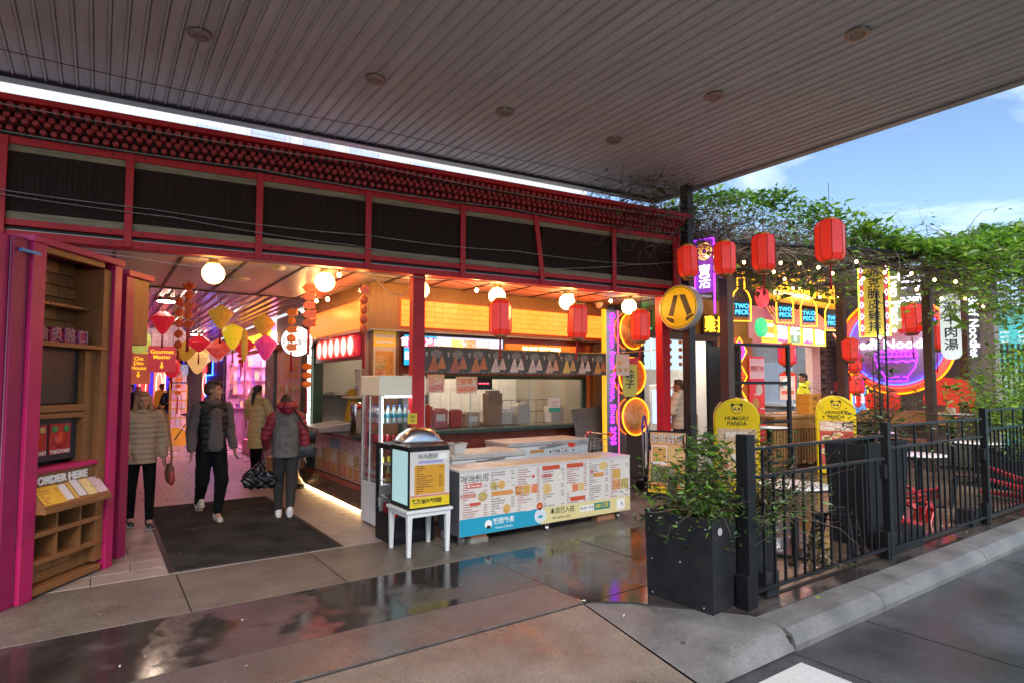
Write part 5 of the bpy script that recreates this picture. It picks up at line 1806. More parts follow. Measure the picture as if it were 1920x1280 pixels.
for k in range(3):
    B('dash', (.06 + k * .065, -.003, .085), (.105 + k * .065, -.0005, .097), glow('led_red', (1, .03, .05), 5), lc)
cs = thing('closed_sign', 'small white and green CLOSED sign hanging in the window', 'sign', (6.16, 7.84, 1.26))
B('card', (0, 0, 0), (.25, .006, .24), M('card_pale', (.62, .56, .54), .4), cs)
patch('green_strip', .002, .248, .002, .07, M('card_green', (.03, .28, .18), .4), cs, -.0005)
text('CLOSED', .05, M('closed_brown', (.3, .12, .08), .4), cs, (.125, -.003, .165), ext=.0004)
text('已打烊', .035, M('closed_brown', (.3, .12, .08), .4), cs, (.125, -.003, .105), ext=.0004)
yp = thing('menu_poster', 'yellow and cream menu poster on the wooden corner pier', 'poster', (3.115, 7.868, 1.80))
B('sheet', (0, 0, 0), (.33, .01, .66), M('poster_cream', (.62, .5, .36), .4), yp)
patch('yellow_top', .0, .33, .44, .66, M('print_mango', (.68, .36, .03), .4, em=(.7, .35, .02), es=.15), yp, -.0005)
text('妈妈厨房', .075, inkw, yp, (.165, -.003, .575), bold=.001, ext=.0004)
patch('caption', .04, .29, .49, .51, inkw, yp, -.002)
patch('orange_card', .03, .30, .02, .38, M('print_mango2', (.62, .28, .04), .4), yp, -.0005)
for k in range(3):
    patch('dish_photo', .045, .17, .035 + k * .10, .125 + k * .10, dishes[k], yp, -.002)
patch('print_column', .185, .285, .03, .33, printed('poster_print', (.62, .28, .04), (.25, .08, .02), .02, .02), yp, -.002)
# grey board leaning on the sill, trolley, hand truck
gb = thing('grey_board', 'grey board leaning against the sill at the end of the window', 'board', (6.52, 7.58, .62))
MB().box((.34, .03, .36), (.66, .03, .70), rot=Matrix.Rotation(R(-10), 3, 'X') @ Matrix.Rotation(R(-3), 3, 'Y')).obj('panel', M('board_grey', (.13, .115, .11), .6, var=.3, vs=8), gb, bev=.02)
tr = thing('shopping_trolley', 'wire shopping trolley with red grips parked behind the counter', 'trolley', (5.35, 6.25, 0), R(8))
m = MB()
for z in (.55, .68, .82, .92):
    f_ = .06 * (z - .55)
    m.tube([(-.2 - f_, -.18 - f_, z), (.42 + f_, -.18 - f_, z + .04), (.42 + f_, .18 + f_, z + .04), (-.2 - f_, .18 + f_, z)], .004, 5, closed=True)
for k in range(11):
    x = -.2 + k * .062
    for s_ in (-1, 1):
        m.tube([(x, s_ * .18, .55), (x * 1.05, s_ * .205, .94)], .003, 4)
for k in range(5):
    y = -.15 + k * .075
    m.tube([(-.2, y, .55), (-.22, y, .92)], .003, 4)
    m.tube([(.42, y, .58), (.45, y, .96)], .003, 4)
    m.tube([(-.2, y, .55), (.42, y, .58)], .003, 4)
m.obj('wire_basket', galv, tr)
MB().tube([(.45, -.21, .96), (.55, -.22, 1.02), (.55, .22, 1.02), (.45, .21, .96)], .012, 8).obj('push_bar', steel, tr)
redp = M('red_plastic', (.6, .04, .02), .35)
for s_ in (-1, 1):
    MB().tube([(.50, s_ * .2, .985), (.56, s_ * .22, 1.02), (.55, s_ * .14, 1.03)], .022, 8).obj('grip', redp, tr)
MB().bb((-.25, -.2, .9), (-.2, -.12, .95)).obj('corner_cap', redp, tr)
for x in (-.2, .42):
    for s_ in (-1, 1):
        wl_ = MB().cyl((x, s_ * .16 - .012, .06), (x, s_ * .16 + .012, .06), .06, n=14).obj('wheel', black, tr)
        MB().tube([(x, s_ * .16, .06), (x * .9, s_ * .18, .55)], .01, 6).obj('leg', galv, wl_)
ht = thing('hand_truck', 'grey hand truck with blue loop handle beside the neon strip', 'hand truck', (7.52, 6.95, 0), R(20))
for s_ in (-1, 1):
    MB().tube([(s_ * .09, 0, .09), (s_ * .10, .02, .92)], .017, 8).obj('rail', galv, ht)
    MB().cyl((s_ * .17 - .02, .03, .08), (s_ * .17 + .02, .03, .08), .08, n=16).obj('wheel', black, ht)
MB().tube([(-.10, .02, .92), (-.10, .025, 1.02), (-.05, .03, 1.15), (0, .03, 1.2), (.05, .03, 1.15), (.10, .025, 1.02), (.10, .02, .92)], .016, 8).obj('handle', M('blue_grip', (.02, .05, .35), .4), ht)
MB().tube([(-.05, .03, 1.0), (0, .03, 1.04), (.05, .03, 1.0)], .010, 6).obj('inner_grip', M('blue_grip', (.02, .05, .35), .4), ht)
m = MB()
for k in range(9):
    m.tube([(.12 + k * .06, -.18, .10), (.12 + k * .06, .18, .10)], .006, 4)
for k in range(5):
    m.tube([(.1, -.18 + k * .09, .108), (.62, -.18 + k * .09, .108)], .006, 4)
m.obj('wire_deck', galv, ht)

# ------------------------------------------------------------------ side hatch of the kitchen
lz = thing('oval_sign', 'red box sign with six glowing oval dish pictures over the side hatch', 'sign', (3.03, 9.1, 2.14), 0)
B('case', (-.06, -.86, -.02), (.06, .90, .28), M('sign_red_case', (.5, .02, .04), .35, em=(1, .03, .06), es=.15), lz, bev=.05)
for k in range(6):
    y = .74 - k * .292
    vs = [(-.063, y + .13 * math.cos(a), .13 + .135 * math.sin(a)) for a in [2 * PI * i / 20 for i in range(20)]]
    MB().tube(vs, .009, 6, closed=True).obj('neon_ring', glow('red_ring', (1, .05, .03), 2), lz)
    MB().add([(-.0615, y_, z_) for _, y_, z_ in [(0, q[1], q[2]) for q in vs]], [tuple(reversed(range(20)))]).obj('oval_face', food('oval_%d' % k, ((.75, .85, .9), (.85, .9, .92), (.1, .45, .35)), 8., em=.42), lz)
sp_ = thing('dish_poster', 'pink dish price sheet covering the front below the side counter', 'poster', (3.115, 8.2, .30), 0)
B('sheet', (-.0145, 0, 0), (-.005, 2.2, .60), printed('side_sheet', (.56, .45, .42), (.3, .12, .1), .05, .08, 'yz'), sp_)
B('blue_card', (-.018, .95, .42), (-.0146, 1.45, .58), M('card_sky', (.15, .42, .55), .4), sp_)
for i in range(8):
    for j in range(2):
        B('dish_photo', (-.018, .12 + i * .25, .03 + j * .185), (-.0146, .32 + i * .25, .195 + j * .185), dishes[(i * 2 + j) % 6], sp_)
tbz = thing('tilted_display', 'grey slanted display case on the end of the side counter', 'display', (2.80, 9.55, .99), 0)
MB().prism([(-.04, 0), (.5, 0), (.5, .13), (-.04, .06)], -.45, .45).obj('case', M('case_grey', (.34, .33, .36), .35, var=.1), tbz, bev=.006)
MB().add([(-.03, -.42, .0645), (.47, -.42, .1295), (.47, .42, .1295), (-.03, .42, .0645)], [(0, 1, 2, 3)]).obj('printed_top', printed('display_print', (.5, .55, .6), (.1, .3, .4), .03, .05, 'xy'), tbz)
lt = thing('light_column', 'column of small white lit panels beside the side hatch', 'light', (3.04, 10.58, 1.0))
for k in range(9):
    B('lit_panel', (-.03, -.06, k * .15), (-.008, .08, k * .15 + .135), glow('panel_white', (1, 1, .88), 1.0), lt)
apr = thing('yellow_apron', 'yellow apron hanging inside the side hatch', 'apron', (3.42, 9.52, 1.05))
MB().lathe([(.14, 0), (.12, .1), (.09, .3), (.07, .42), (.10, .48), (.08, .55), (.03, .6)], 14).obj('cloth', M('apron_yellow', (.6, .42, .02), .7, var=.4, vs=12), apr)
for k in range(3):
    o = thing('storage_box', ('clear storage box at the foot of the shelf stack', 'clear storage box in the middle of the shelf stack', 'clear storage box topping the shelf stack')[k], 'box', (3.45, 9.3, 1.535 + k * .145))
    B('tub', (0, 0, 0), (.34, .22, .12), M('milky_plastic', (.6, .56, .48), .3), o, bev=.01)
    B('lid', (-.01, -.01, .1202), (.35, .23, .138), offw, o, bev=.004)
o = thing('plate_stack', 'stack of white plates on the inner shelf', 'plates', (4.05, 9.35, 1.535))
for k in range(5):
    MB().lathe([(0, 0), (.07, 0), (.13, .02), (.13, .024), (0, .012)], 18).obj('plate', white, o, (0, 0, k * .022))
o = thing('drink_dispenser', 'clear drink dispenser with a red lid on the side counter', 'dispenser', (3.26, 8.55, .99))
MB().lathe([(0, 0), (.11, 0), (.12, .03), (.12, .34), (.10, .37), (0, .37)], 18).obj('jar', M('jar_milky', (.5, .46, .4), .12, var=.4, vs=9), o)
MB().lathe([(0, .371), (.125, .371), (.10, .43), (.02, .46), (0, .46)], 18).obj('lid', redp, o)
o = thing('steel_canister', 'steel canister beside the drink dispenser', 'canister', (3.28, 8.95, .99))
MB().lathe([(0, 0), (.09, 0), (.09, .42), (.07, .46), (0, .46)], 16).obj('body', steel, o)
# things behind the serving window
for lab, nm, cat, a, b, mt_ in (('red shopping bag hanging by the column in the window', 'shopping_bag', 'bag', (3.78, 7.93, 1.06), (4.08, 8.03, 1.42), redp), ('pink boxed goods standing on the inner sill', 'goods_box', 'box', (4.15, 8.02, 1.06), (4.38, 8.14, 1.36), M('box_pink', (.55, .16, .15), .5)),
                                ('red foil packet next to the pink box', 'foil_packet', 'packet', (4.42, 8.02, 1.06), (4.62, 8.1, 1.34), M('foil_red', (.5, .06, .05), .3)), ('beige bottle crate behind the glass', 'goods_box', 'box', (4.68, 8.02, 1.06), (4.95, 8.15, 1.29), M('box_beige', (.5, .36, .26), .5)),
                                ('open brown carton leaning behind the glass', 'carton', 'carton', (5.15, 8.1, 1.06), (5.42, 8.3, 1.62), M('carton_brown', (.28, .16, .09), .7)), ('white plastic jerry can behind the glass', 'jerry_can', 'can', (5.72, 8.15, 1.06), (6.02, 8.35, 1.4), offw),
                                ('blue lidded white tub behind the glass', 'lidded_tub', 'tub', (5.46, 8.2, 1.06), (5.70, 8.4, 1.30), offw), ('white bucket with red lid behind the closed sign', 'bucket', 'bucket', (6.48, 8.15, 1.06), (6.75, 8.4, 1.36), white)):
    o = thing(nm, lab, cat, ((a[0] + b[0]) / 2, (a[1] + b[1]) / 2, a[2]), random.uniform(-.25, .25))
    hx, hy, hz = (b[0] - a[0]) / 2, (b[1] - a[1]) / 2, b[2] - a[2]
    MB().add([(-hx * .9, -hy * .9, 0), (hx * .9, -hy * .9, 0), (hx * .9, hy * .9, 0), (-hx * .9, hy * .9, 0), (-hx, -hy, hz * .93), (hx, -hy, hz * .93), (hx, hy, hz * .93), (-hx, hy, hz * .93)],
             [(0, 3, 2, 1), (4, 5, 6, 7), (0, 1, 5, 4), (1, 2, 6, 5), (2, 3, 7, 6), (3, 0, 4, 7)]).obj('body', mt_, o, bev=.012)
    MB().bb((-hx * .7, -hy * .8, hz * .931), (hx * .7, hy * .8, hz)).obj('top', redp if 'bucket' in nm else (M('tub_blue', (.15, .2, .55), .4) if 'tub' in nm else mt_), o, bev=.006)
    if nm == 'goods_box':
        patch('label_patch', -hx * .6, hx * .6, hz * .35, hz * .7, inkw, o, -hy * 1.0)
o = thing('wire_rack', 'black wire rack standing inside the serving window', 'rack', (5.5, 8.5, 1.0))
m = MB()
for k in range(8):
    m.tube([(k * .18, 0, 0), (k * .18, 0, .45)], .005, 4)
for z in (.05, .25, .45):
    m.tube([(0, 0, z), (1.26, 0, z)], .005, 4)
m.obj('grid', black, o)
# ================================================================== crossing sign on the post
ps_ = thing('crossing_sign', 'round yellow lit pedestrian crossing sign with walking legs', 'sign', (7.30, 5.96, 2.87), R(-90 + 6))
MB().lathe([(0, 0), (.335, 0), (.345, .012), (.345, .13), (.33, .145), (0, .145)], 40, M3=Matrix.Rotation(R(-90), 3, 'X')).obj('case', M('case_pale', (.55, .53, .52), .35, .2), ps_, (0, -.14, 0))
disc('yellow_face', 0, 0, .325, M('sign_yellow_face', (.75, .50, .01), .4, em=(1, .5, .01), es=.12), ps_, -.1415, 40)
MB().tube([(.305 * math.cos(a), -.1425, .305 * math.sin(a)) for a in [2 * PI * k / 40 for k in range(40)]], .005, 5, closed=True).obj('black_ring', inkb, ps_)
MB().prism([(-.075, .185), (.0, .185), (-.085, -.13), (-.17, -.115)], -.145, -.1418).obj('leg_mark', inkb, ps_)
MB().prism([(.025, .19), (.125, .18), (.24, -.10), (.155, -.145)], -.145, -.1418).obj('leg_mark', inkb, ps_)
MB().prism([(-.205, -.13), (-.085, -.17), (-.065, -.235), (-.12, -.225), (-.20, -.175)], -.145, -.1418).obj('shoe_mark', inkb, ps_)
MB().prism([(.13, -.165), (.245, -.115), (.275, -.135), (.20, -.185), (.135, -.225)], -.145, -.1418).obj('shoe_mark', inkb, ps_)
MB().bb((-.05, .006, -.12), (.05, .06, .12)).obj('bracket', galv, ps_)

# ================================================================== big black planter at the corner
plm = M('planter_black', (.008, .009, .012), .45, var=.5, vs=5, bump=.06, bs=25, col2=(.018, .018, .019), spec=.25)


def planter(label, x, y, rz, w, d, h, tp, soil=True, plant=None):
    o = thing('planter', label, 'planter', (x, y, 0), rz, None)
    a, b = w / 2, d / 2
    c, e = a * tp, b * tp
    mm = MB()
    P4 = lambda ax, by, z: [(-ax, -by, z), (ax, -by, z), (ax, by, z), (-ax, by, z)]
    for k in range(4):
        f0, f1 = P4(c, e, 0), P4(a, b, h)
        g0, g1 = P4(c - .018, e - .018, 0), P4(a - .018, b - .018, h)
        i, j = k, (k + 1) % 4
        MB().add([f0[i], f0[j], f1[j], f1[i], g0[i], g0[j], g1[j], g1[i]], [(0, 1, 2, 3), (5, 4, 7, 6), (3, 2, 6, 7), (0, 4, 5, 1)]).obj('panel', plm, o)
    MB().slab([(-a + .03, -b + .03), (a - .03, -b + .03), (a - .03, b - .03), (-a + .03, b - .03)], h - .12, h - .07).obj('soil', M('soil', (.05, .035, .022), .9, var=.5, vs=30, bump=.8, bs=40), o)
    return o


pb = planter('large black panelled planter box at the footpath corner', 4.23, 3.21, R(5), .94, .62, .69, .97)
sc_ = None
for u_, z in ((-.25, .64), (0, .63), (.25, .62), (-.25, .3), (.02, .33), (-.25, .03), (.22, .03)):
    if sc_ is None:
        sc_ = MB().lathe([(0, -.003), (.007, -.002), (.008, 0), (0, 0)], 8, M3=Matrix.Rotation(R(90), 3, 'Y')).obj('screw', galv, pb, (-.472 + .006 * (1 - z), -u_, z))
        MB()
    else:
        inst(sc_, 'screw', pb, (-.472 + .014 * (.69 - z) / .69, -u_, z))
disc('sticker', -.37, .60, .03, M('sticker_grey', (.3, .29, .28), .5), pb, -.3135)


def leafset(name, pts, parent, mats, size, nrm=None, seed=1, elong=1.9):
    """many small folded leaf faces spread over the given points"""
    rg = np.random.default_rng(seed)
    P_ = np.array([tuple(q) for q in pts], dtype=float)
    n = len(P_)
    base = np.array([(0, 0, 0), (.5, .35, .08), (.55 * elong, 0, -.05), (elong, 0, -.25), (.5, -.35, .08)])
    a, b, c = rg.uniform(0, 2 * PI, n), rg.normal(0, .75, n), rg.normal(0, .5, n)
    s = size * rg.lognormal(-.1, .35, n)
    x = base[None, :, 0] * s[:, None]
    y = base[None, :, 1] * s[:, None] * rg.uniform(.7, 1.2, n)[:, None]
    z = base[None, :, 2] * s[:, None]
    x, z = x * np.cos(c)[:, None] + z * np.sin(c)[:, None], -x * np.sin(c)[:, None] + z * np.cos(c)[:, None]
    y, z = y * np.cos(b)[:, None] - z * np.sin(b)[:, None], y * np.sin(b)[:, None] + z * np.cos(b)[:, None]
    x, y = x * np.cos(a)[:, None] - y * np.sin(a)[:, None], x * np.sin(a)[:, None] + y * np.cos(a)[:, None]
    V_ = (np.stack([x, y, z], 2) + P_[:, None, :]).reshape(-1, 3)
    F_ = (np.array([(0, 4, 2), (0, 2, 1), (1, 2, 3), (4, 3, 2)])[None] + 5 * np.arange(n)[:, None, None]).reshape(-1, 3)
    me = bpy.data.meshes.new(name)
    me.vertices.add(len(V_))
    me.vertices.foreach_set('co', V_.ravel())
    me.loops.add(F_.size)
    me.loops.foreach_set('vertex_index', F_.ravel().astype(np.int32))
    me.polygons.add(len(F_))
    me.polygons.foreach_set('loop_start', np.arange(0, F_.size, 3, dtype=np.int32))
    me.polygons.foreach_set('material_index', np.repeat(rg.integers(0, len(mats), n), 4).astype(np.int32))
    for m in mats:
        me.materials.append(m)
    me.update(calc_edges=True)
    o = bpy.data.objects.new(name, me)
    COL.objects.link(o)
    o.parent = parent
    return stuff(o)


def leafm(name, c, tr=.35):
    m = M(name, c, .38, var=.3, vs=3)
    p_ = m.node_tree.nodes['Principled BSDF']
    p_.inputs['Subsurface Weight'].default_value = 0
    t = m.node_tree
    o_ = t.nodes['Material Output']
    tl_ = t.nodes.new('ShaderNodeBsdfTranslucent')
    tl_.inputs['Color'].default_value = (min(1, c[0] * 2.0), min(1, c[1] * 2.0), c[2] * 1.2, 1)
    mi = t.nodes.new('ShaderNodeMixShader')
    mi.inputs['Fac'].default_value = tr
    t.links.new(p_.outputs['BSDF'], mi.inputs[1])
    t.links.new(tl_.outputs['BSDF'], mi.inputs[2])
    t.links.new(mi.outputs['Shader'], o_.inputs['Surface'])
    return m


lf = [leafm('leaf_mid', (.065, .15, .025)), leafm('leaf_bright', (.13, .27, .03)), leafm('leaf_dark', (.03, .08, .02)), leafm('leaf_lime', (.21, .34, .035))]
dryl = [leafm('leaf_dry', (.14, .10, .045)), leafm('leaf_olive', (.07, .085, .03)), lf[2]]
twig = M('twig_brown', (.11, .075, .05), .8, var=.4, vs=8)
twigg = M('twig_grey', (.20, .155, .125), .8, var=.4, vs=8)


def twigs(m, rnd, base, n, length, r, up=.5, spread=1., segs=4):
    ends = []
    for _ in range(n):
        p_ = Vector(base(rnd))
        d = Vector((rnd.gauss(0, spread), rnd.gauss(0, spread), rnd.gauss(up, .5)))
        if d.length < 1e-3:
            continue
        d.normalize()
        pts = [p_.copy()]
        L_ = length * rnd.uniform(.5, 1.3)
        for k in range(segs):
            d = (d + Vector((rnd.gauss(0, .38), rnd.gauss(0, .38), rnd.gauss(-.06, .32)))).normalized()
            p_ = p_ + d * L_ / segs
            pts.append(p_.copy())
        m.tube(pts, [r * (1 - .75 * k / segs) for k in range(segs + 1)], 3, caps=False)
        ends.append(pts)
    return ends


def shrub(label, loc, h, rad, nleaf, size, mats, trunk=0., seed=1, name='shrub', cat='shrub', lean=0, ntw=40, el=1.9):
    rnd = random.Random(seed)
    o = thing(name, label, cat, loc, 0)
    m = MB()
    if trunk:
        m.tube([(0, 0, 0), (lean * .2 + .02, .01, trunk * .5), (lean * .5, 0, trunk), (lean, .02, h * .8)], [.022, .018, .014, .006], 6)
    en = twigs(m, rnd, lambda r: (r.gauss(0, .05) + lean * .6, r.gauss(0, .05), max(.02, trunk * r.uniform(.7, 1.1))), ntw, max(rad * 1.3, (h - trunk) * .8), .006, .7)
    m.obj('trunk', twig, o)
    pts = []
    while len(pts) < nleaf:
        if rnd.random() < .75 and en:
            e = rnd.choice(en)
            k = rnd.randrange(1, len(e))
            q = e[k - 1].lerp(e[k], rnd.random())
            s_ = rad * .18
            q = q + Vector((rnd.gauss(0, s_), rnd.gauss(0, s_), rnd.gauss(0, s_)))
        else:
            a = Vector((rnd.gauss(0, 1), rnd.gauss(0, 1), rnd.gauss(0, 1))).normalized() * rnd.uniform(.4, 1)
            q = Vector((a.x * rad + lean, a.y * rad, trunk + (h - trunk) * .55 + a.z * (h - trunk) * .45))
        pts.append(q)
    leafset('crown', pts, o, mats, size, seed=seed, elong=el)
    return o


shrub('leafy green shrub growing in the corner planter', (4.15, 3.18, .60), .78, .26, 3600, .030, [lf[0], lf[2], lf[1], dryl[1]], seed=3, ntw=90)
shrub('dry tangled bush spilling over the fence from the corner planter', (4.72, 3.0, .62), .78, .22, 1400, .026, dryl + [lf[0]], seed=5, ntw=90)
shrub('withered brown leaf bunch hanging at the foot of the fence', (5.42, 2.95, .10), .35, .07, 160, .03, dryl[:2], seed=9, ntw=14)

# ================================================================== fences
fm_ = M('fence_black', (.012, .012, .014), .35, .2, var=.5, vs=7, bump=.05, spec=.3)


def fence(label, x0, x1, z1, z2, zb, zp, sp=.142, y=2.82):
    o = thing('street_fence', label, 'fence', (x0, y, 0), 0, 'black bar fences along the kerb')
    L_ = x1 - x0
    B('rail', (0, -.02, z1 - .012), (L_, .02, z1 + .012), fm_, o, bev=.003)
    B('rail', (0, -.02, z2 - .012), (L_, .02, z2 + .012), fm_, o, bev=.003)
    B('rail', (0, -.02, zb - .02), (L_, .02, zb + .006), fm_, o, bev=.003)
    n = int(L_ / sp)
    for k in range(1, n):
        x = L_ * k / n
        zt = z1 - .0125 if k % 3 == 1 else z2 - .0125
        if k % 3 == 1:
            B('bar', (x - .009, -.009, z2 + .0125), (x + .009, .009, zt), fm_, o)
        B('bar', (x - .009, -.009, zb + .0065), (x + .009, .009, z2 - .0125), fm_, o)
    return o


fence('black bar fence panel between the corner planter and the tall tapered planter', 4.24, 6.42, 1.20, .98, .11, 1.3)
fence('black bar fence panel in front of the tipped red chair', 6.58, 9.03, 1.29, 1.07, .09, 1.35)
fence('black bar fence panel farthest along the kerb', 9.2, 11.9, 1.39, 1.15, .09, 1.4)
for x, h, lab in ((4.16, 1.32, 'thick black fence post standing against the corner planter'), (6.50, 1.33, 'black fence post beside the tapered planter'), (9.12, 1.42, 'black fence post beyond the tipped red chair'), (12.0, 1.45, 'last black fence post along the kerb')):
    o = thing('fence_post', lab, 'post', (x, 2.82, 0), 0, 'fence posts along the kerb')
    w_ = .052 if x < 5 else .036
    B('shaft', (-w_, -w_, 0), (w_, w_, h), fm_, o, bev=.005)
    B('base_plate', (-.09, -.03 if x > 5 else -.06, .0), (-w_ - .001, .045, .26), fm_, o, bev=.003)
    B('hinge_plate', (-.09, -.025, .78), (-w_ - .001, .03, .92), fm_, o, bev=.003)
for x0, x1, lab in ((4.45, 4.62, 'low black weight block behind the fence beside the corner planter'), (6.62, 7.35, 'long black weight block under the second fence panel'), (8.72, 8.95, 'square black weight block by the third fence post')):
    tag(B('weight_block', (x0, 2.84, 0), (x1, 3.02, .20), plm, bev=.01), lab, 'block')
planter('tall tapered black planter behind the second fence post', 7.15, 3.30, R(2), 1.1, .42, 1.08, .88)

# ================================================================== tables, stools, chairs
ttop = M('table_top', (.72, .68, .63), .25, var=.12, vs=5)


def table(label, x, y, h, r, top=None):
    o = thing('round_table', label, 'table', (x, y, 0), 0, 'round terrace tables')
    MB().lathe([(0, -.012), (r - .012, -.012), (r, -.004), (r, .012), (r - .004, .016), (0, .016)], 36).obj('top', [top or ttop], o, (0, 0, h - .016))
    MB().lathe([(r - .004, -.02), (r + .003, -.018), (r + .003, .004), (r - .004, .004)], 36).obj('rim', black, o, (0, 0, h - .016))
    MB().tube([(0, 0, .03), (0, 0, h - .03)], .035, 12).obj('pedestal', black, o)
    for k in range(2):
        MB().box((0, 0, .02), (r * 1.7, .06, .03), rz=k * PI / 2 + .4).obj('foot', black, o, bev=.006)
    return o


table('round pale table just behind the fence by the corner planter', 5.68, 3.32, .73, .33)
table('round pale table beyond the tipped red chair', 9.61, 3.75, .73, .35)
table('tall round bar table before the timber slat counter', 8.75, 5.5, 1.05, .27)
table('round wet table behind the farthest fence panel', 12.5, 4.0, .73, .42)
table('tall round bar table with a box on it before the noodle shop', 14.6, 5.05, 1.12, .42)
table('small pink topped table beside the yellow board', 11.2, 4.9, .9, .22, M('table_pink', (.5, .3, .4), .3))  # this top has an even pink colour of its own
tag(B('tissue_box', (14.52, 5.0, 1.121), (14.68, 5.12, 1.24), M('card_brown', (.5, .38, .28), .6), bev=.004), 'small brown box standing on the tall bar table', 'box')


def stool(label, x, y, rz, mat, h=.46, w=.31, tilt=None, z=0., name='metal_stool'):
    o = thing(name, label, 'stool', (x, y, z), rz, 'pressed metal stools')
    if tilt:
        o.rotation_euler = tilt
    a, b = w / 2, w / 2 + .05
    MB().lathe([(0, -.006), (.02, -.004), (.025, 0)], 4).obj('hand_slot', inkb, o, (0, 0, h + .0065))
    B('seat', (-a, -a, h - .028), (a, a, h), mat, o, bev=.016)
    for sx in (-1, 1):
        for sy in (-1, 1):
            x0, y0, x1, y1 = sx * (a - .03), sy * (a - .03), sx * b, sy * b
            MB().add([(x1 - .02, y1 - .02, 0), (x1 + .02, y1 - .02, 0), (x1 + .02, y1 + .02, 0), (x1 - .02, y1 + .02, 0), (x0 - .033, y0 - .033, h - .0285), (x0 + .033, y0 - .033, h - .0285), (x0 + .033, y0 + .033, h - .0285), (x0 - .033, y0 + .033, h - .0285)],
                     [(0, 3, 2, 1), (4, 5, 6, 7), (0, 1, 5, 4), (1, 2, 6, 5), (2, 3, 7, 6), (3, 0, 4, 7)]).obj('leg', mat, o, bev=.004)
    for s_ in (-1, 1):
        c_ = a * .96 + .012
        MB().tube([(-c_, s_ * c_, h * .72), (c_, s_ * c_, h * .72)], .007, 5).obj('brace', mat, o)
        MB().tube([(s_ * c_, -c_, h * .72), (s_ * c_, c_, h * .72)], .007, 5).obj('brace', mat, o)
    return o


redm = M('red_gloss', (.42, .012, .02), .2, .2, var=.15, coat=.3)
blkm = M('black_gloss', (.02, .02, .022), .2, .4, var=.3)
stool('black pressed metal stool with wet seat behind the first fence panel', 6.06, 3.12, R(15), blkm)
stool('black metal stool tucked beside the pale table near the dry bush', 5.6, 4.6, R(30), blkm, .66, .3)
stool('red metal stool tipped over on the wet terrace', 8.25, 3.55, 0, redm, .46, .33, (R(118), R(12), R(62)), .24)
stool('black metal stool standing in the shade by the far fence panel', 10.05, 3.3, R(20), blkm, .46, .34)
stool('red metal stool lying at the far end of the fence', 10.9, 3.4, 0, redm, .46, .33, (R(100), R(-20), R(20)), .22)
stool('black metal stool beside the standing menu board', 7.62, 6.75, R(10), blkm, .44, .3)
# red chair tipped against the planter
rc = thing('red_chair', 'red pressed metal chair lying on its side behind the fence', 'chair', (7.72, 3.22, .22), 0, None)
rc.rotation_euler = (R(78), R(28), R(20))
MB().add([(-.17, -.17, 0), (.17, -.17, 0), (.17, .17, -.01), (-.17, .17, -.01), (-.17, -.17, .025), (.17, -.17, .025), (.17, .17, .015), (-.17, .17, .015)], [(0, 3, 2, 1), (4, 5, 6, 7), (0, 1, 5, 4), (1, 2, 6, 5), (2, 3, 7, 6), (3, 0, 4, 7)]).obj('seat', redm, rc, bev=.008)
for x in (-.15, .15):
    MB().tube([(x, .16, .01), (x * 1.05, .20, .42)], .016, 6).obj('back_post', redm, rc)
    MB().tube([(x, -.15, .0), (x * 1.15, -.20, -.44)], [.024, .014], 6).obj('leg', redm, rc)
    MB().tube([(x, .15, .0), (x * 1.15, .21, -.44)], [.024, .014], 6).obj('leg', redm, rc)
MB().bb((-.15, .185, .30), (.15, .2, .43)).obj('backrest', redm, rc, bev=.006)
MB().bb((-.03, .165, .03), (.03, .18, .30)).obj('splat', redm, rc, bev=.004)

# ================================================================== standing boards
bd_ = thing('menu_board', 'black framed standing board with dumpling menu on the footpath', 'menu board', (6.98, 6.08, 0), R(-66))
lean = Matrix.Rotation(R(-9), 4, 'X')
fr = bpy.data.objects.new('panel', None)
fr.empty_display_size = .05
COL.objects.link(fr)
fr.parent = bd_
fr.rotation_euler = (R(-9), 0, 0)
B('frame', (-.30, .0, .0), (.30, .03, 1.03), black, fr, bev=.004)
B('sheet', (-.272, -.004, .10), (.272, -.0003, 1.0), M('sheet_peach', (.66, .36, .16), .4), fr)
text('妈妈厨房', .13, inkw, fr, (0, -.006, .90), bold=.006, ext=.0004)
text('妈妈厨房', .13, inkb, fr, (0, -.0075, .90), bold=-.0008, ext=.0004)
patch('white_card', -.24, .0, .52, .80, inkw, fr, -.0045)
patch('photo', -.225, -.012, .56, .785, dishes[2], fr, -.0065)
patch('photo', .02, .24, .53, .79, dishes[5], fr, -.0065)
patch('photo', -.24, .12, .26, .50, food('green_dumplings', ((.06, .06, .05), (.1, .13, .03), (.35, .33, .3)), 9.), fr, -.0065)
patch('orange_card', .13, .25, .27, .50, ortab, fr, -.0065)
patch('red_rule', -.272, .272, .20, .225, redtab, fr, -.0055)
patch('yellow_strip', -.272, .272, .102, .20, M('print_yellow2', (.72, .52, .02), .4), fr, -.0055)
panda(fr, -.21, .15, .08, -.0075)
text('熊猫外卖', .05, inkb, fr, (-.07, -.0075, .15), bold=.001, ext=.0004)
text('$88', .075, inkb, fr, (.10, -.0075, .152), bold=.002, ext=.0004)
MB().tube([(-.26, .03, .98), (-.26, .36, .0)], .012, 6).obj('strut', black, bd_)
MB().tube([(.26, .03, .98), (.26, .36, .0)], .012, 6).obj('strut', black, bd_)


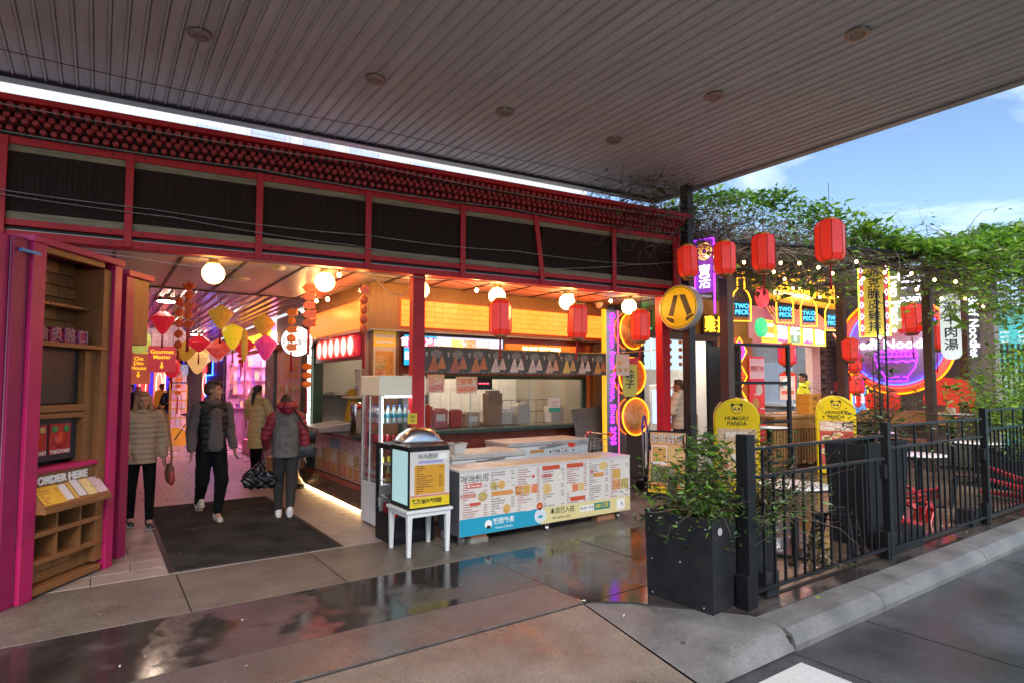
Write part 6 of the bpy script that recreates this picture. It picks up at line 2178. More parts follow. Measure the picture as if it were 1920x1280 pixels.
def yboard(label, loc, rz, title, kind):
    o = thing('yellow_board', label, 'sandwich board', loc, rz, 'yellow sandwich boards')
    ym = M('board_yellow', (.70, .50, .01), .32, var=.08, vs=4)
    out_ = [(-.33, .0), (.33, .0), (.33, 1.15)] + [(.33 * math.cos(a), 1.15 + .33 * math.sin(a)) for a in [PI * k / 14 for k in range(1, 14)]] + [(-.33, 1.15)]
    for s_ in (-1, 1):
        f = MB().prism([(x, z + .04) for x, z in out_], -.02, .02).obj('leaf_panel', ym, o, bev=.012)
        f.rotation_euler = (R(s_ * -8), 0, 0)
        f.location = (0, s_ * .20, 0)
        for sx in (-1, 1):
            MB().bb((sx * .29 - .02, -.015, 0), (sx * .29 + .02, .015, .042)).obj('foot', ym, f)
        if s_ < 0:
            panda(f, 0, 1.36, .17, -.0215, 'bear_emblem')
            text('HUNGRY\nPANDA', .085, inkb, f, (0, -.0225, 1.17), bold=.0012, ext=.0004, ls=.95)
            patch('sheet', -.28, .28, .22, 1.05, M('sheet_red', (.5, .07, .05), .4) if kind else M('sheet_sand', (.62, .40, .16), .4), f, -.0215)
            patch('sheet_head', -.28, .28, .86, 1.05, M('sheet_tan', (.60, .40, .27), .4), f, -.0235)
            text(title, .085, inkw, f, (0, -.0255, .955), bold=.001, ext=.0004, ls=.85)
            for k, (x, z) in enumerate(((-.16, .72), (.02, .78), (.16, .66), (-.02, .6), (-.18, .47), (.14, .40), (-.02, .36))):
                disc('plate_rim', x, z, .088, inkw, f, -.0245, 16, .058)
                disc('dish_photo', x, z, .076, dishes[(k + kind) % 6], f, -.0255, 16, .048)
            panda(f, -.2, .14, .09, -.0215)
            text('熊猫外卖', .055, inkb, f, (-.02, -.0225, .14), bold=.001, ext=.0004)
    MB().tube([(-.32, -.14, .62), (-.32, .14, .62)], .008, 5).obj('chain', galv, o)
    return o


yboard('yellow arched sandwich board half hidden behind the corner shrub', (8.40, 5.86, 0), R(-52), '妈妈厨房', 0)
yboard('yellow arched sandwich board advertising crispy chicken on the wet terrace', (11.72, 5.98, 0), R(-60), 'Two Peck\nCrispy Chicken', 1)
# ================================================================== neon strip beside the kitchen
pur = glow('purple_neon', (0.34, 0.02, 1.0), 1.9)
orn = glow('orange_neon', (1, 0.14, 0.0), 2.2)
yeln = glow('yellow_neon', (1, 0.42, 0.02), 1.3)
whn = glow('white_neon', (0.8, 0.85, 1), 1.6)
redn = glow('red_neon', (1, 0.035, 0.015), 2.0)
blun = glow('blue_neon2', (0.03, 0.06, 1), 2.6)
grn = glow('green_neon', (0.02, 0.8, 0.15), 1.4)
pnk = glow('pink_neon', (1, 0.05, 0.35), 2)
pp = thing('neon_strip_sign', 'tall mirror panel with purple neon script reading Originate from Taiwan Since 2005', 'sign', (6.98, 7.32, .55))
B('panel', (.0, 0, 0), (.46, .05, 2.42), M('mirror_panel', (.40, .36, .42), .12, .8, var=.3, vs=2), pp)
B('yellow_edge', (-.05, -.01, 0), (-.001, .05, 2.42), M('edge_yellow', (.62, .34, .02), .4, em=(1, .5, .02), es=.3), pp)
t_ = text('Originate from Taiwan, Since 2005', .158, pur, pp, (.14, -.012, 2.38), bold=.0008, ext=.006, ax='LEFT', ay='CENTER')
t_.rotation_euler = (R(90), R(90), 0)
B('pink_frame', (.27, -.012, .0), (.285, -.001, 2.42), M('frame_pink', (.6, .1, .3), .4, em=(1, .1, .4), es=.5), pp)
cki = [food('fried_chicken_%d' % k, c, 9.) for k, c in enumerate((((.25, .07, .02), (.5, .2, .05), (.62, .36, .16)), ((.3, .04, .01), (.5, .10, .03), (.58, .22, .07)), ((.35, .14, .04), (.58, .28, .08), (.66, .45, .22))))]
for k, (x, z) in enumerate(((7.56, 2.64), (7.53, 1.86), (7.60, 1.17))):
    o = thing('food_disc', ('round fried chicken picture at the top of the neon strip', 'round chicken ring picture in the middle beside the neon strip', 'round glazed chicken picture lowest beside the neon strip')[k], 'sign', (x, 7.26, z))
    MB().lathe([(0, 0), (.31, 0), (.31, .05), (0, .05)], 32, M3=Matrix.Rotation(R(-90), 3, 'X')).obj('disc', cki[k], o)
    MB().tube([(.315 * math.cos(a), -.01, .315 * math.sin(a)) for a in [2 * PI * i / 40 for i in range(40)]], .014, 6, closed=True).obj('neon_ring', glow('amber_ring', (1, 0.24, 0.01), 1.3), o)
zb = thing('rice_dumpling_banner', 'yellow green tag banner reading rice dumpling on the poster cord', 'banner', (7.02, 6.82, 1.52), R(-30))
MB().prism([(-.12, .08), (-.09, 0), (.09, 0), (.12, .08), (.12, .52), (-.12, .52)], -.006, .006).obj('tag', M('tag_lime', (.5, .48, .06), .4), zb)
vtext('粽子', .15, inkb, zb, (0, -.009, .27), bold=.003, ext=.0005)
MB().prism([(-.13, .521), (.13, .521), (.16, .64), (-.16, .60)], -.008, .008).obj('red_top', M('banner_red', (.5, .02, .03), .45), zb)
fl = thing('flyer', 'small cream price flyer clipped beside the rice dumpling banner', 'flyer', (6.80, 6.9, 1.86), R(-25))
B('sheet', (0, 0, 0), (.22, .004, .34), M('flyer_cream', (.62, .52, .45), .4), fl)
for k in range(4):
    disc('dish_photo', .06 + (k % 2) * .1, .09 + (k // 2) * .11, .035, dishes[k], fl, -.0012)

# ================================================================== chicken shop behind the terrace
SYB = 8.0
cs_ = thing('chicken_shop', 'neon covered chicken takeaway with glass door and pink lit kitchen hatch', 'shop', (0, SYB, 0))
owood = M('orange_wood', (.48, .20, .04), .45, var=.25, vs=3)
bkw = M('brick_wall_grey', (.16, .12, .11), .8, var=.4, vs=7, bump=.3)
B('upper_wall', (8.4, 0, 2.75), (12.1, .2, 3.5), owood, cs_)
B('top_wall', (7.6, .1, 3.5), (17, .3, 4.9), M('top_wall_dark', (.07, .05, .05), .6), cs_)
B('side_wall', (7.75, -.1, 0), (8.45, .1, 3.4), M('dark_brown_wall', (.05, .03, .025), .6), cs_)
B('left_post', (8.45, -.06, 0), (8.56, .1, 2.75), black, cs_)
B('mid_post', (10.62, -.06, 0), (10.8, .1, 2.75), black, cs_)
B('door_head', (8.45, -.08, 2.62), (10.8, .1, 2.75), M('door_head_brown', (.08, .035, .02), .5), cs_)
B('column_panel', (10.8, -.04, 0), (12.1, .1, 2.75), owood, cs_)
B('inner_floor', (8.5, .1, .0), (12, 4, .02), M('inner_floor_grey', (.3, .28, .27), .3), cs_)
B('inner_back', (8.5, 4, 0), (12.1, 4.1, 3), M('inner_white', (.6, .58, .56), .5), cs_)
B('inner_ceiling', (8.4, .1, 2.9), (15, 4.1, 2.95), M('inner_white', (.6, .58, .56), .5), cs_)
B('inner_light', (8.9, 1.0, 2.86), (11.8, 1.15, 2.89), glow('shop_tube', (1, .88, .75), 24), cs_)
B('partition', (12.1, .1, 0), (12.25, 4.1, 3), M('inner_white', (.6, .58, .56), .5), cs_)
# kitchen hatch on the right
B('hatch_head', (12.0, -.02, 2.66), (15.0, .15, 3.5), M('pink_lit_render', (.6, .3, .4), .5, em=(1, .3, .5), es=.08), cs_)  # pink light put into the wall's colour, with a faint glow
B('hatch_jamb', (14.62, -.02, 0), (15.0, .15, 2.66), M('pink_lit_render2', (.62, .45, .45), .5), cs_)  # the pink light on the jamb is part of its colour
B('hatch_base', (12.1, -.02, 0), (14.62, .15, 1.05), owood, cs_)
B('kitchen_back', (12.25, 3.0, 0), (16, 3.1, 3), M('kitchen_panels', (.55, .54, .53), .35), cs_)
B('kitchen_cabinet', (12.3, 2.6, 1.95), (15.5, 2.98, 2.85), M('cabinet_oak', (.46, .33, .20), .5, var=.2, vs=3, stretch=(8, 8, 1)), cs_)
B('kitchen_light', (12.5, 1.2, 2.86), (14.9, 1.35, 2.89), glow('shop_tube', (1, .88, .75), 24), cs_)
B('kitchen_bench', (12.3, .5, 0), (14.6, 1.1, .98), steel, cs_)
B('hatch_top', (12.0, -.25, 1.0), (14.7, .3, 1.06), owood, cs_)
br0 = None
for j in range(30):
    for i in range(3):
        x = 15.02 + i * .33 + (.16 if j % 2 else 0)
        if br0 is None:
            br0 = B('brick', (0, -.04, 0), (.315, .12, .105), bkw, cs_, loc=(x, 0, .0), bev=.006)
        elif x < 15.95:
            inst(br0, 'brick', cs_, (x, random.uniform(-.006, .006), j * .117))
B('brick_core', (15.0, .0, 0), (16.4, .1, 3.5), M('mortar', (.06, .05, .045), .8), cs_)
# menu light boxes in the doorway
ml = thing('menu_lightbox', 'pale blue lit menu boards hanging inside the chicken shop door', 'screen', (8.75, 9.0, 2.05), R(-8))
for k in range(2):
    p0_ = k * 1.05
    B('page', (p0_, 0, 0), (p0_ + 1.0, .04, .78), glow('lightbox_blue', (0.5, 0.68, 0.78), 0.42), ml)
    B('blue_head', (p0_, -.004, .70), (p0_ + 1.0, -.0005, .775), glow('lightbox_head', (0.02, 0.12, 0.6), 0.5), ml)
    for i in range(3):
        for j in range(4):
            disc('dish_photo', p0_ + .2 + i * .3, .12 + j * .16, .06, cki[(i + j) % 3], ml, -.003, 10, .045)
fg = thing('glass_door_fridge', 'black drinks fridge with glass door inside the chicken shop', 'fridge', (9.05, 9.6, 0))
B('body', (0, .05, 0), (.9, .6, 1.85), black, fg, bev=.01)
B('lit_inside', (.05, .045, .5), (.85, .0495, 1.4), M('fridge_inside', (.1, .11, .12), .4, em=(.6, .7, .8), es=.12), fg)
for j in range(3):
    for i in range(8):
        can(('orange soft drink can low in the chicken shop fridge', 'white soft drink can halfway up the chicken shop fridge', 'blue soft drink can high in the chicken shop fridge')[j], (9.13 + i * .1, 9.60, .62 + j * .28), (3, 1, 4)[j], 'cans in the chicken shop fridge')
    B('shelf', (.05, -.02, .60 + j * .28), (.85, .044, .615 + j * .28), galv, fg)
gr_ = thing('green_carton', 'stack of green soft drink cartons inside the chicken shop', 'carton', (10.4, 10.2, 1.7))
for j in range(2):
    c_ = B('carton', (0, 0, j * .31), (.5, .3, j * .31 + .30), M('carton_green', (.02, .22, .06), .5), gr_)
    text('Sprite', .15, inkw, gr_, (.25, -.003, j * .31 + .15), bold=.001, ext=.0005)
ks_ = thing('order_kiosk', 'white order kiosk with lit screen inside the chicken shop', 'kiosk', (10.2, 9.3, 0), R(-20))
B('body', (0, 0, 0), (.62, .12, 1.72), M('kiosk_cream', (.62, .55, .5), .4), ks_, bev=.02)
B('screen', (.06, -.006, .85), (.56, -.0005, 1.60), glow('kiosk_screen', (0.4, 0.55, 0.85), 0.5), ks_)
# glass door leaf
tag(B('door_leaf', (10.5, 7.2, .05), (10.56, 7.95, 2.5), M('door_dark', (.025, .02, .02), .3)), 'dark open door leaf of the chicken shop', 'door')


def diamond(parent, x, z, w, h, mat, y=-.07):
    return MB().tube([(x, y, z - h / 2), (x + w / 2, y, z), (x, y, z + h / 2), (x - w / 2, y, z)], .016, 6, closed=True, sm=False).obj('neon_diamond', mat, parent)


dn = thing('neon_diamond_column', 'column of yellow neon diamonds with small pictures on the orange panel', 'neon sign', (11.25, SYB - .05, 0))
for k, z in enumerate((2.45, 1.9, 1.35, .8)):
    d_ = diamond(dn, .25, z, .5, .58, glow('amber_neon', (1, 0.26, 0.01), 1.6))
    if k == 0:
        MB().tube([(.25 + .14 * math.cos(a), -.07, z + .16 * math.sin(a)) for a in [2 * PI * i / 14 for i in range(14)]], .03, 6, closed=True).obj('magenta_ring', glow('magenta_neon', (1, 0.02, 0.6), 1.8), d_)
    elif k == 2:
        B('blue_bar', (.12, -.1, z - .05), (.38, -.06, z + .05), glow('pale_blue_neon', (0.3, 0.5, 1), 1.5), d_)
    elif k == 1:
        text('炸', .26, redn, dn, (.25, -.075, z), ext=.006)
    else:
        MB().tube([(.13, -.07, z - .12), (.25, -.07, z + .14), (.37, -.07, z - .12)], .02, 6, closed=True).obj('teal_triangle', glow('teal_neon2', (0.08, 0.4, 1), 2), d_)
mpz = thing('tall_menu', 'tall red and white dish menu beside the neon diamonds', 'poster', (11.85, SYB - .12, .45), 0)
B('sheet', (0, 0, 0), (.55, .02, 1.9), M('menu_red', (.55, .04, .05), .4, em=(.6, .04, .05), es=.15), mpz)
B('head', (.0, -.004, 1.4), (.55, -.0005, 1.85), M('menu_head_pink', (.62, .45, .45), .4, em=(.6, .3, .3), es=.1), mpz)
text('鹽酥雞排', .125, redtab, mpz, (.27, -.006, 1.62), bold=.003, ext=.001)
for k in range(4):
    disc('dish_photo', .2 + .14 * (k % 2), .2 + k * .32, .13, dishes[k], mpz, -.003, 18)
    patch('price_line', .35 - .2 * (k % 2), .53 - .2 * (k % 2), .08 + k * .32, .11 + k * .32, inkw, mpz, -.002)
ph = thing('notice', 'pink notice with a round dish picture hung on the steel frame', 'notice', (9.82, 5.95, 1.45), R(-25))
B('sheet', (0, 0, 0), (.3, .01, .42), M('notice_pink', (.6, .38, .3), .4), ph)
disc('dish_photo', .15, .29, .10, dishes[3], ph, -.002)
patch('red_line', .03, .27, .10, .16, redtab, ph, -.0005)
# steel frames of the pergola near the door
pf = thing('steel_ladder_frame', 'black steel ladder frame standing between the brown post and the hatch', 'frame', (8.62, 6.12, 0), R(-10))
B('upright', (1.35, -.03, 0), (1.41, .03, 2.42), black, pf, bev=.004)
B('upright', (.0, -.03, 0), (.06, .03, 2.42), black, pf, bev=.004)
for z in (.35, 1.05, 1.72, 2.36):
    B('rung', (.0605, -.025, z), (1.3495, .025, z + .05), black, pf, bev=.003)
tag(B('pergola_post', (8.42, 5.98, 0), (8.58, 6.14, 3.9), M('post_brown', (.09, .055, .045), .5, .2, var=.3, vs=4), bev=.005), 'brown square pergola post beside the yellow crossing sign', 'post', 'pergola posts')
for x, y, lab in ((12.9, 6.39, 'dark pergola post in front of the brick pier'), (13.75, 5.1, 'dark pergola post in front of the round neon noodle sign'), (16.2, 5.3, 'rust brown pergola post at the end of the noodle shop'), (9.4, 3.1, 'slim pergola post at the kerb behind the third fence panel')):
    if x != 9.4:
        tag(B('pergola_post', (x - .08, y - .08, 0), (x + .08, y + .08, 3.9), M('post_brown', (.09, .055, .045), .5, .2, var=.3, vs=4), bev=.005), lab, 'post', 'pergola posts')
# lower neon signs and fascia
fs_ = thing('chicken_fascia_sign', 'curved yellow framed sign reading Two Peck Crispy Chicken', 'sign', (11.75, 7.6, 3.75), 0)
B('board', (0, 0, 0), (3.6, .12, .78), M('fascia_green', (.10, .11, .04), .5), fs_)
MB().tube([(-.25, -.05, .95), (-.28, -.05, .55), (-.18, -.05, .15), (.1, -.05, -.06), (.6, -.05, -.12), (3.3, -.05, -.12), (3.6, -.05, -.05)], .07, 8).obj('yellow_frame', M('frame_yellow', (.7, .45, .02), .35, em=(1, .45, .01), es=.2), fs_)
text('派克脆皮雞排', .42, yeln, fs_, (1.95, -.04, .50), bold=.006, ext=.02, sp=1.1)
text('Two Peck Crispy Chicken', .23, yeln, fs_, (1.95, -.04, .14), bold=.002, ext=.015, sx=1.08)
for k in range(10):
    MB().ell((.55 + k * .16, -.1, -.0), .055, 10).obj('bulb', glow('fascia_bulb', (1, 0.7, 0.35), 1.2), fs_)
aw = thing('striped_awning', 'small striped awning under the chicken sign', 'awning', (12.35, 7.55, 3.02), 0)
MB().add([(0, 0, 0), (2.75, 0, 0), (2.45, .4, .50), (.25, .4, .50)], [(0, 1, 2, 3)]).obj('canvas', M('awning_grey', (.24, .2, .22), .6), aw)
for k in range(17):
    a = .1 + k * .155
    b = lerp(.28, 2.42, k / 16)
    MB().tube([(a, -.004, .012), (b, .396, .512)], .014, 4).obj('neon_stripe', glow('salmon_neon', (1, 0.18, 0.08), 0.8), aw)
# row of lit cards
cdz = thing('neon_card_row', 'row of five lit colour cards with white glowing characters over the hatch', 'sign', (12.15, 7.75, 2.66), 0)
for k, (ch, c) in enumerate(zip('二鸡牛肉饭', ((.45, .42, .05), (.6, .12, .3), (.15, .35, .2), (.6, .12, .3), (.15, .4, .25)))):
    x0 = k * .54
    q = B('card', (x0, 0, 0), (x0 + .5, .03, .50), M('card_%d' % k, c, .4, em=c, es=.35), cdz)
    text(ch, .40, whn, cdz, (x0 + .25, -.012, .25), bold=.012, ext=.005)
    MB().tube([(x0 + .01, -.015, .01), (x0 + .49, -.015, .01), (x0 + .49, -.015, .49), (x0 + .01, -.015, .49)], .014, 5, closed=True, sm=False).obj('neon_edge', yeln, cdz)
# bottle signs
_bt = None
tpt = glow('sky_neon', (0.06, 0.45, 0.9), 1.0)
for k, (x, y, z, lab) in enumerate(((10.3, 7.0, 2.95, 'left bottle shaped neon sign above the steel ladder frame'), (12.15, 7.2, 3.04, 'bottle shaped neon sign above the yellow lit card'), (13.1, 7.2, 3.02, 'bottle shaped neon sign above the green lit card'),
                                    (14.15, 7.2, 2.98, 'bottle shaped neon sign at the end of the lit cards'), (15.35, 7.0, 2.95, 'bottle shaped neon sign hanging alone by the brick pier'))):
    if _bt is None:
        o = thing('bottle_sign', lab, 'neon sign', (x, y, z), R(-25), 'bottle shaped neon signs')
        pr_ = [(-.2, 0), (.2, 0), (.2, .42), (.15, .55), (.075, .63), (.075, .84), (-.075, .84), (-.075, .63), (-.15, .55), (-.2, .42)]
        MB().tube([(a, 0, b) for a, b in pr_], .015, 6, closed=True, sm=False).obj('neon_outline', yeln, o)
        MB().prism([(-.15, .07), (.15, .07), (.15, .38), (-.15, .38)], -.01, .01).obj('label_plate', M('bottle_plate', (.03, .12, .18), .4), o)
        text('TWO\nPECK', .125, tpt, o, (0, -.016, .225), bold=.0015, ext=.004, ls=.95)
        for q in range(4):
            MB().tube([(-.06 + q * .04, 0, .84), (-.05 + q * .04, 0, .98)], .01, 5).obj('neon_flame', yeln, o)
        _bt = o
    else:
        dup(_bt, lab, (x, y, z))
for ch, x, z, c, lab in (('雞', 9.6, 2.98, redn, 'red neon character over the chicken shop door'), ('排', 10.9, 2.95, yeln, 'yellow neon character at the end of the door fascia'), ('雞', 10.5, 2.95, yeln, 'yellow neon character second from the end of the door fascia')):
    o = thing('neon_character', lab, 'neon sign', (x, SYB - .12, z))
    text(ch, .36, c, o, (0, 0, 0), bold=.004, ext=.01)
    MB().bb((-.2, .02, -.2), (.2, .05, .22)).obj('backing', dark, o)
for k, x in enumerate((8.75, 9.15, 9.95)):
    o = thing('green_neon_arc', ('green neon arc by the left door post', 'green neon arc beside the red neon character', 'green neon arc over the middle of the door')[k], 'neon sign', (x, SYB - .1, 3.0))
    MB().tube(arc(0, 0, .22, R(150), R(260), 8), .016, 6).obj('neon_arc', grn, o)
    MB().bb((-.2, .03, -.25), (.05, .05, .15)).obj('backing', M('green_back', (.03, .10, .04), .5), o)
tag(MB().lathe([(0, 0), (.21, 0), (.21, .05), (0, .05)], 24, M3=Matrix.Rotation(R(90), 3, 'X')).obj('round_neon_badge', glow('badge_green', (0.03, 0.45, 0.16), 0.6), loc=(11.85, 7.6, 2.95)), 'round green lit badge left of the lit card row', 'neon sign')
tag(MB().lathe([(0, 0), (.23, 0), (.23, .05), (0, .05)], 24, M3=Matrix.Rotation(R(90), 3, 'X')).obj('round_neon_badge', glow('badge_red', (1, 0.05, 0.07), 0.5), loc=(11.75, 7.5, 3.6)), 'round red lit badge under the yellow sign frame', 'neon sign')
# purple upright sign by the canopy post
vs_ = thing('upright_neon_sign', 'upright purple framed neon sign with yellow emblem and white characters', 'neon sign', (7.95, 6.05, 3.18), R(-75))
B('board', (-.16, 0, 0), (.16, .05, .86), M('sign_violet', (.10, .04, .16), .5, em=(.3, .05, .5), es=.3), vs_)
MB().tube([(-.16, -.02, -.35), (-.16, -.02, .86), (.16, -.02, .86), (.16, -.02, -.35)], .013, 6, sm=False).obj('neon_edge', pur, vs_)
vtext('寶活', .2, whn, vs_, (0, -.02, .24), bold=.001, ext=.004, ls=.95)
for r_ in (.05, .085, .12):
    MB().tube([(r_ * math.cos(a), -.02, .66 + r_ * 1.1 * math.sin(a)) for a in [2 * PI * i / 20 for i in range(20)]], .008, 5, closed=True).obj('neon_ring', yeln, vs_)
# timber slat counter on the terrace
tc_ = thing('slat_counter', 'timber bar counter with vertical slats in front of the hatch', 'counter', (11.2, 6.95, 0))
B('top', (0, -.05, 1.02), (3.3, .35, 1.08), timberh, tc_, bev=.006)
B('face_board', (0, -.02, .80), (3.3, .02, 1.019), timberh, tc_)
for k in range(30):
    B('slat', (.02 + k * .11, -.01, .06), (.075 + k * .11, .025, .799), timber, tc_)
B('back_board', (0, .03, .05), (3.3, .05, .8), M('slat_back', (.10, .05, .02), .6), tc_)
for j in range(2):
    o = thing('parcel_box', ('lower orange parcel box on the slat counter', 'upper orange parcel box on the slat counter')[j], 'box', (12.75, 7.05, 1.081 + j * .22))
    B('carton', (0, 0, 0), (.5, .3, .215), M('box_orange', (.62, .30, .03), .5), o, bev=.004)
    text('雞排', .08, inkb, o, (.25, -.002, .11), ext=.0005)
bsk = thing('wire_basket', 'wire basket with utensils on the hatch counter', 'basket', (12.2, 7.7, 1.065))
m = MB()
for k in range(9):
    m.tube([(k * .06, 0, 0), (k * .06, 0, .22)], .004, 4)
for z in (0, .11, .22):
    m.tube([(0, 0, z), (.48, 0, z), (.48, .25, z), (0, .25, z)], .004, 4, closed=True)
m.obj('wires', galv, bsk)
# upright chicken sign
uc = thing('upright_chicken_sign', 'upright yellow sign of black characters edged by zigzag neon and bulbs', 'neon sign', (12.05, 5.35, 2.62), R(-62))
B('board', (-.17, 0, 0), (.17, .08, 1.38), M('sign_mustard', (.45, .38, .05), .4, em=(.8, .5, .03), es=.15), uc)
B('red_side', (-.24, .01, 0), (-.171, .07, 1.38), M('sign_rose', (.55, .06, .1), .4, em=(1, .06, .1), es=.2), uc)
B('red_side', (.171, .01, 0), (.24, .07, 1.38), M('sign_rose', (.55, .06, .1), .4, em=(1, .06, .1), es=.2), uc)
vtext('派克脆皮雞排', .21, inkb, uc, (0, -.004, .69), bold=.003, ext=.003, ls=.98)
MB().tube([(-.25, -.01, 0), (.25, -.01, 0), (.25, -.01, 1.38), (-.25, -.01, 1.38)], .013, 6, closed=True, sm=False).obj('neon_edge', glow('lime_neon', (0.5, 0.9, 0.04), 1.4), uc)
for k in range(6):
    for sx in (-1, 1):
        MB().tube([(sx * .205, -.01, .1 + k * .22), (sx * .205 + .03, -.01, .16 + k * .22), (sx * .205, -.01, .22 + k * .22), (sx * .205 - .03, -.01, .16 + k * .22)], .007, 5, closed=True, sm=False).obj('neon_lozenge', whn, uc)
for k in range(4):
    MB().ell((-.05 + k * .12, -.02, -.08 + k * .06), .035, 10).obj('bulb', glow('sign_bulb', (.9, 1, .85), 5), uc)
o = thing('vertical_letters', 'white vertical Two Peck letters beside the upright yellow sign', 'neon sign', (12.3, 5.1, 3.25), R(-62))
t_ = text('Two Peck', .24, whn, o, (0, 0, .55), bold=.002, ext=.006, ax='LEFT')
t_.rotation_euler = (R(90), R(90), 0)
MB().bb((-.10, .02, -.5), (.10, .05, .6)).obj('backing', M('letters_back', (.35, .33, .12), .5), o)
# small awning and blue upright sign on the pier
ra = thing('red_awning', 'little red awning with white neon stripes beneath the brick pier', 'awning', (15.2, 7.4, 2.45), R(-20))
MB().add([(0, 0, 0), (1.2, 0, 0), (1.2, .5, .55), (0, .5, .55)], [(0, 1, 2, 3)]).obj('canvas', M('awning_red', (.45, .03, .02), .5), ra)
for k in range(7):
    MB().tube([(.05 + k * .18, -.01, .0), (.05 + k * .18, .49, .565)], .012, 4).obj('neon_stripe', glow('cream_neon', (1, 0.5, 0.3), 1.0), ra)
us = thing('blue_upright_sign', 'blue upright sign with white characters edged in yellow neon', 'neon sign', (15.3, 7.2, 1.05), R(-35))
B('board', (-.17, 0, 0), (.17, .05, 1.35), M('sign_blue', (.05, .16, .35), .4, em=(.1, .3, .7), es=.5), us)
vtext('柒婆洛阳', .24, whn, us, (0, -.006, .68), bold=.003, ext=.003)
MB().tube([(-.2, -.01, .05), (-.2, -.01, 1.25), (-.12, -.01, 1.4), (.12, -.01, 1.4), (.2, -.01, 1.25), (.2, -.01, .05)], .016, 6, sm=False).obj('neon_edge', yeln, us)
for k, (x, y, z) in enumerate(((14.9, 7.1, 2.25), (14.95, 7.1, 1.72), (11.6, 6.85, 2.33), (11.6, 6.85, 1.75))):
    round_lantern(('small red lantern on the brick pier, upper one', 'small red lantern on the brick pier, lower one', 'small red lantern by the hatch jamb, upper one', 'small red lantern by the hatch jamb, lower one')[k], (x, y, z), .17, .42, .3 * k, 'small red lanterns', tassel=(k == 3), hang=.1)

# ================================================================== noodle shop closing the terrace
ns = thing('noodle_shop', 'noodle shop end wall of grey render with a low stone counter', 'shop', (16.4, 5.0, 0), 0)
B('wall', (0, -.2, 0), (.3, 3.4, 3.4), M('noodle_wall', (.26, .23, .22), .7, var=.3), ns)
B('wall_top', (-.05, -.2, 3.4), (.3, 3.4, 4.6), M('noodle_top', (.05, .045, .045), .6), ns)
B('stone_counter', (-.8, -.1, 0), (-.05, 3.0, 1.0), M('grey_stone2', (.22, .21, .2), .6, var=.3), ns, bev=.01)
B('timber_ledge', (-1.1, .3, .82), (-.801, 3.0, 1.12), M('ledge_wood', (.5, .27, .13), .4, var=.2, vs=3), ns, bev=.006)
B('bench', (-1.5, .3, .45), (-1.12, 3.0, .5), M('bench_wood', (.4, .2, .1), .4), ns)
rs_ = thing('round_noodle_sign', 'huge round sign ringed by orange and blue neon with a purple noodle bowl', 'neon sign', (15.45, 6.42, 2.66), R(-68))
MB().lathe([(0, 0), (1.18, 0), (1.18, .1), (0, .1)], 48, M3=Matrix.Rotation(R(-90), 3, 'X')).obj('disc', M('sign_lilac', (.34, .22, .30), .45), rs_)
for r_, mt_, dz in ((1.15, orn, 0), (1.02, redn, 0), (.94, blun, 0)):
    MB().tube([(r_ * math.cos(a), -.03, r_ * math.sin(a)) for a in [2 * PI * i / 56 for i in range(56)]], .022, 6, closed=True).obj('neon_ring', mt_, rs_)
text('濑粉', .62, redn, rs_, (.0, -.03, .50), bold=-.004, ext=.012)
text('Beef Noodles', .30, whn, rs_, (-.02, -.03, .0), bold=.002, ext=.012, sx=1.1)
bw_ = pur
for pts in ([(-.42, -.28), (.42, -.28)], [(-.42, -.33), (-.36, -.55), (-.22, -.76), (.22, -.76), (.36, -.55), (.42, -.33)], [(-.22, -.78), (-.22, -.86), (.22, -.86), (.22, -.78)], [(-.18, -.12), (.42, -.12)], [(-.2, -.17), (.42, -.17)],
            [(-.38, -.42), (-.28, -.37), (-.18, -.42), (-.08, -.37), (.02, -.42), (.12, -.37), (.22, -.42), (.32, -.37), (.40, -.42)]):
    MB().tube([(x, -.03, z) for x, z in pts], .014, 6, sm=False).obj('neon_bowl_line', bw_, rs_)
for k in range(5):
    x = -.08 + k * .09
    MB().tube([(x, -.03, -.17), (x + .02, -.03, -.21), (x - .01, -.03, -.25), (x + .01, -.03, -.28)], .012, 5).obj('neon_noodle', bw_, rs_)
for sx in (-.3, .3):
    MB().tube(arc(sx, -.28, .13, 0, PI, 10, -.03), .013, 5).obj('neon_egg', bw_, rs_)
sn = thing('script_sign', 'black sign with white glowing Beef Noodles script above the round sign', 'neon sign', (15.2, 6.3, 3.55), R(-66))
B('board', (-.75, 0, 0), (.75, .06, .75), M('script_board', (.16, .14, .14), .5), sn)
text('濑粉牛', .36, whn, sn, (.1, -.02, .5), bold=.006, ext=.01, shear=.3)
text('Beef Noodles', .22, whn, sn, (.05, -.02, .14), bold=.003, ext=.01, shear=.3)
wv = thing('white_banner_sign', 'rounded white lit sign with black brush characters down it', 'sign', (14.15, 4.85, 2.22), R(-68))
poly = [(-.17, .15), (-.10, .02), (.0, 0), (.12, .02), (.17, .1), (.17, 1.22), (.12, 1.32), (-.12, 1.32), (-.17, 1.25)]
MB().prism(poly, 0, .06).obj('panel', M('panel_white_lit', (.7, .74, .74), .4, em=(.9, 1, 1), es=.2), wv)
vtext('濑牛肉湯', .24, inkb, wv, (0, -.004, .66), bold=.004, ext=.002, ls=1.05)
o = thing('vertical_letters', 'white vertical Beef Noodles letters beside the white banner sign', 'sign', (14.32, 4.52, 2.75), R(-68))
t_ = text('Beef Noodles', .22, whn, o, (0, 0, .72), bold=.001, ext=.006, ax='LEFT')
t_.rotation_euler = (R(90), R(90), 0)
MB().bb((-.10, .02, -.55), (.10, .05, .75)).obj('backing', M('letters_back2', (.12, .09, .1), .5), o)
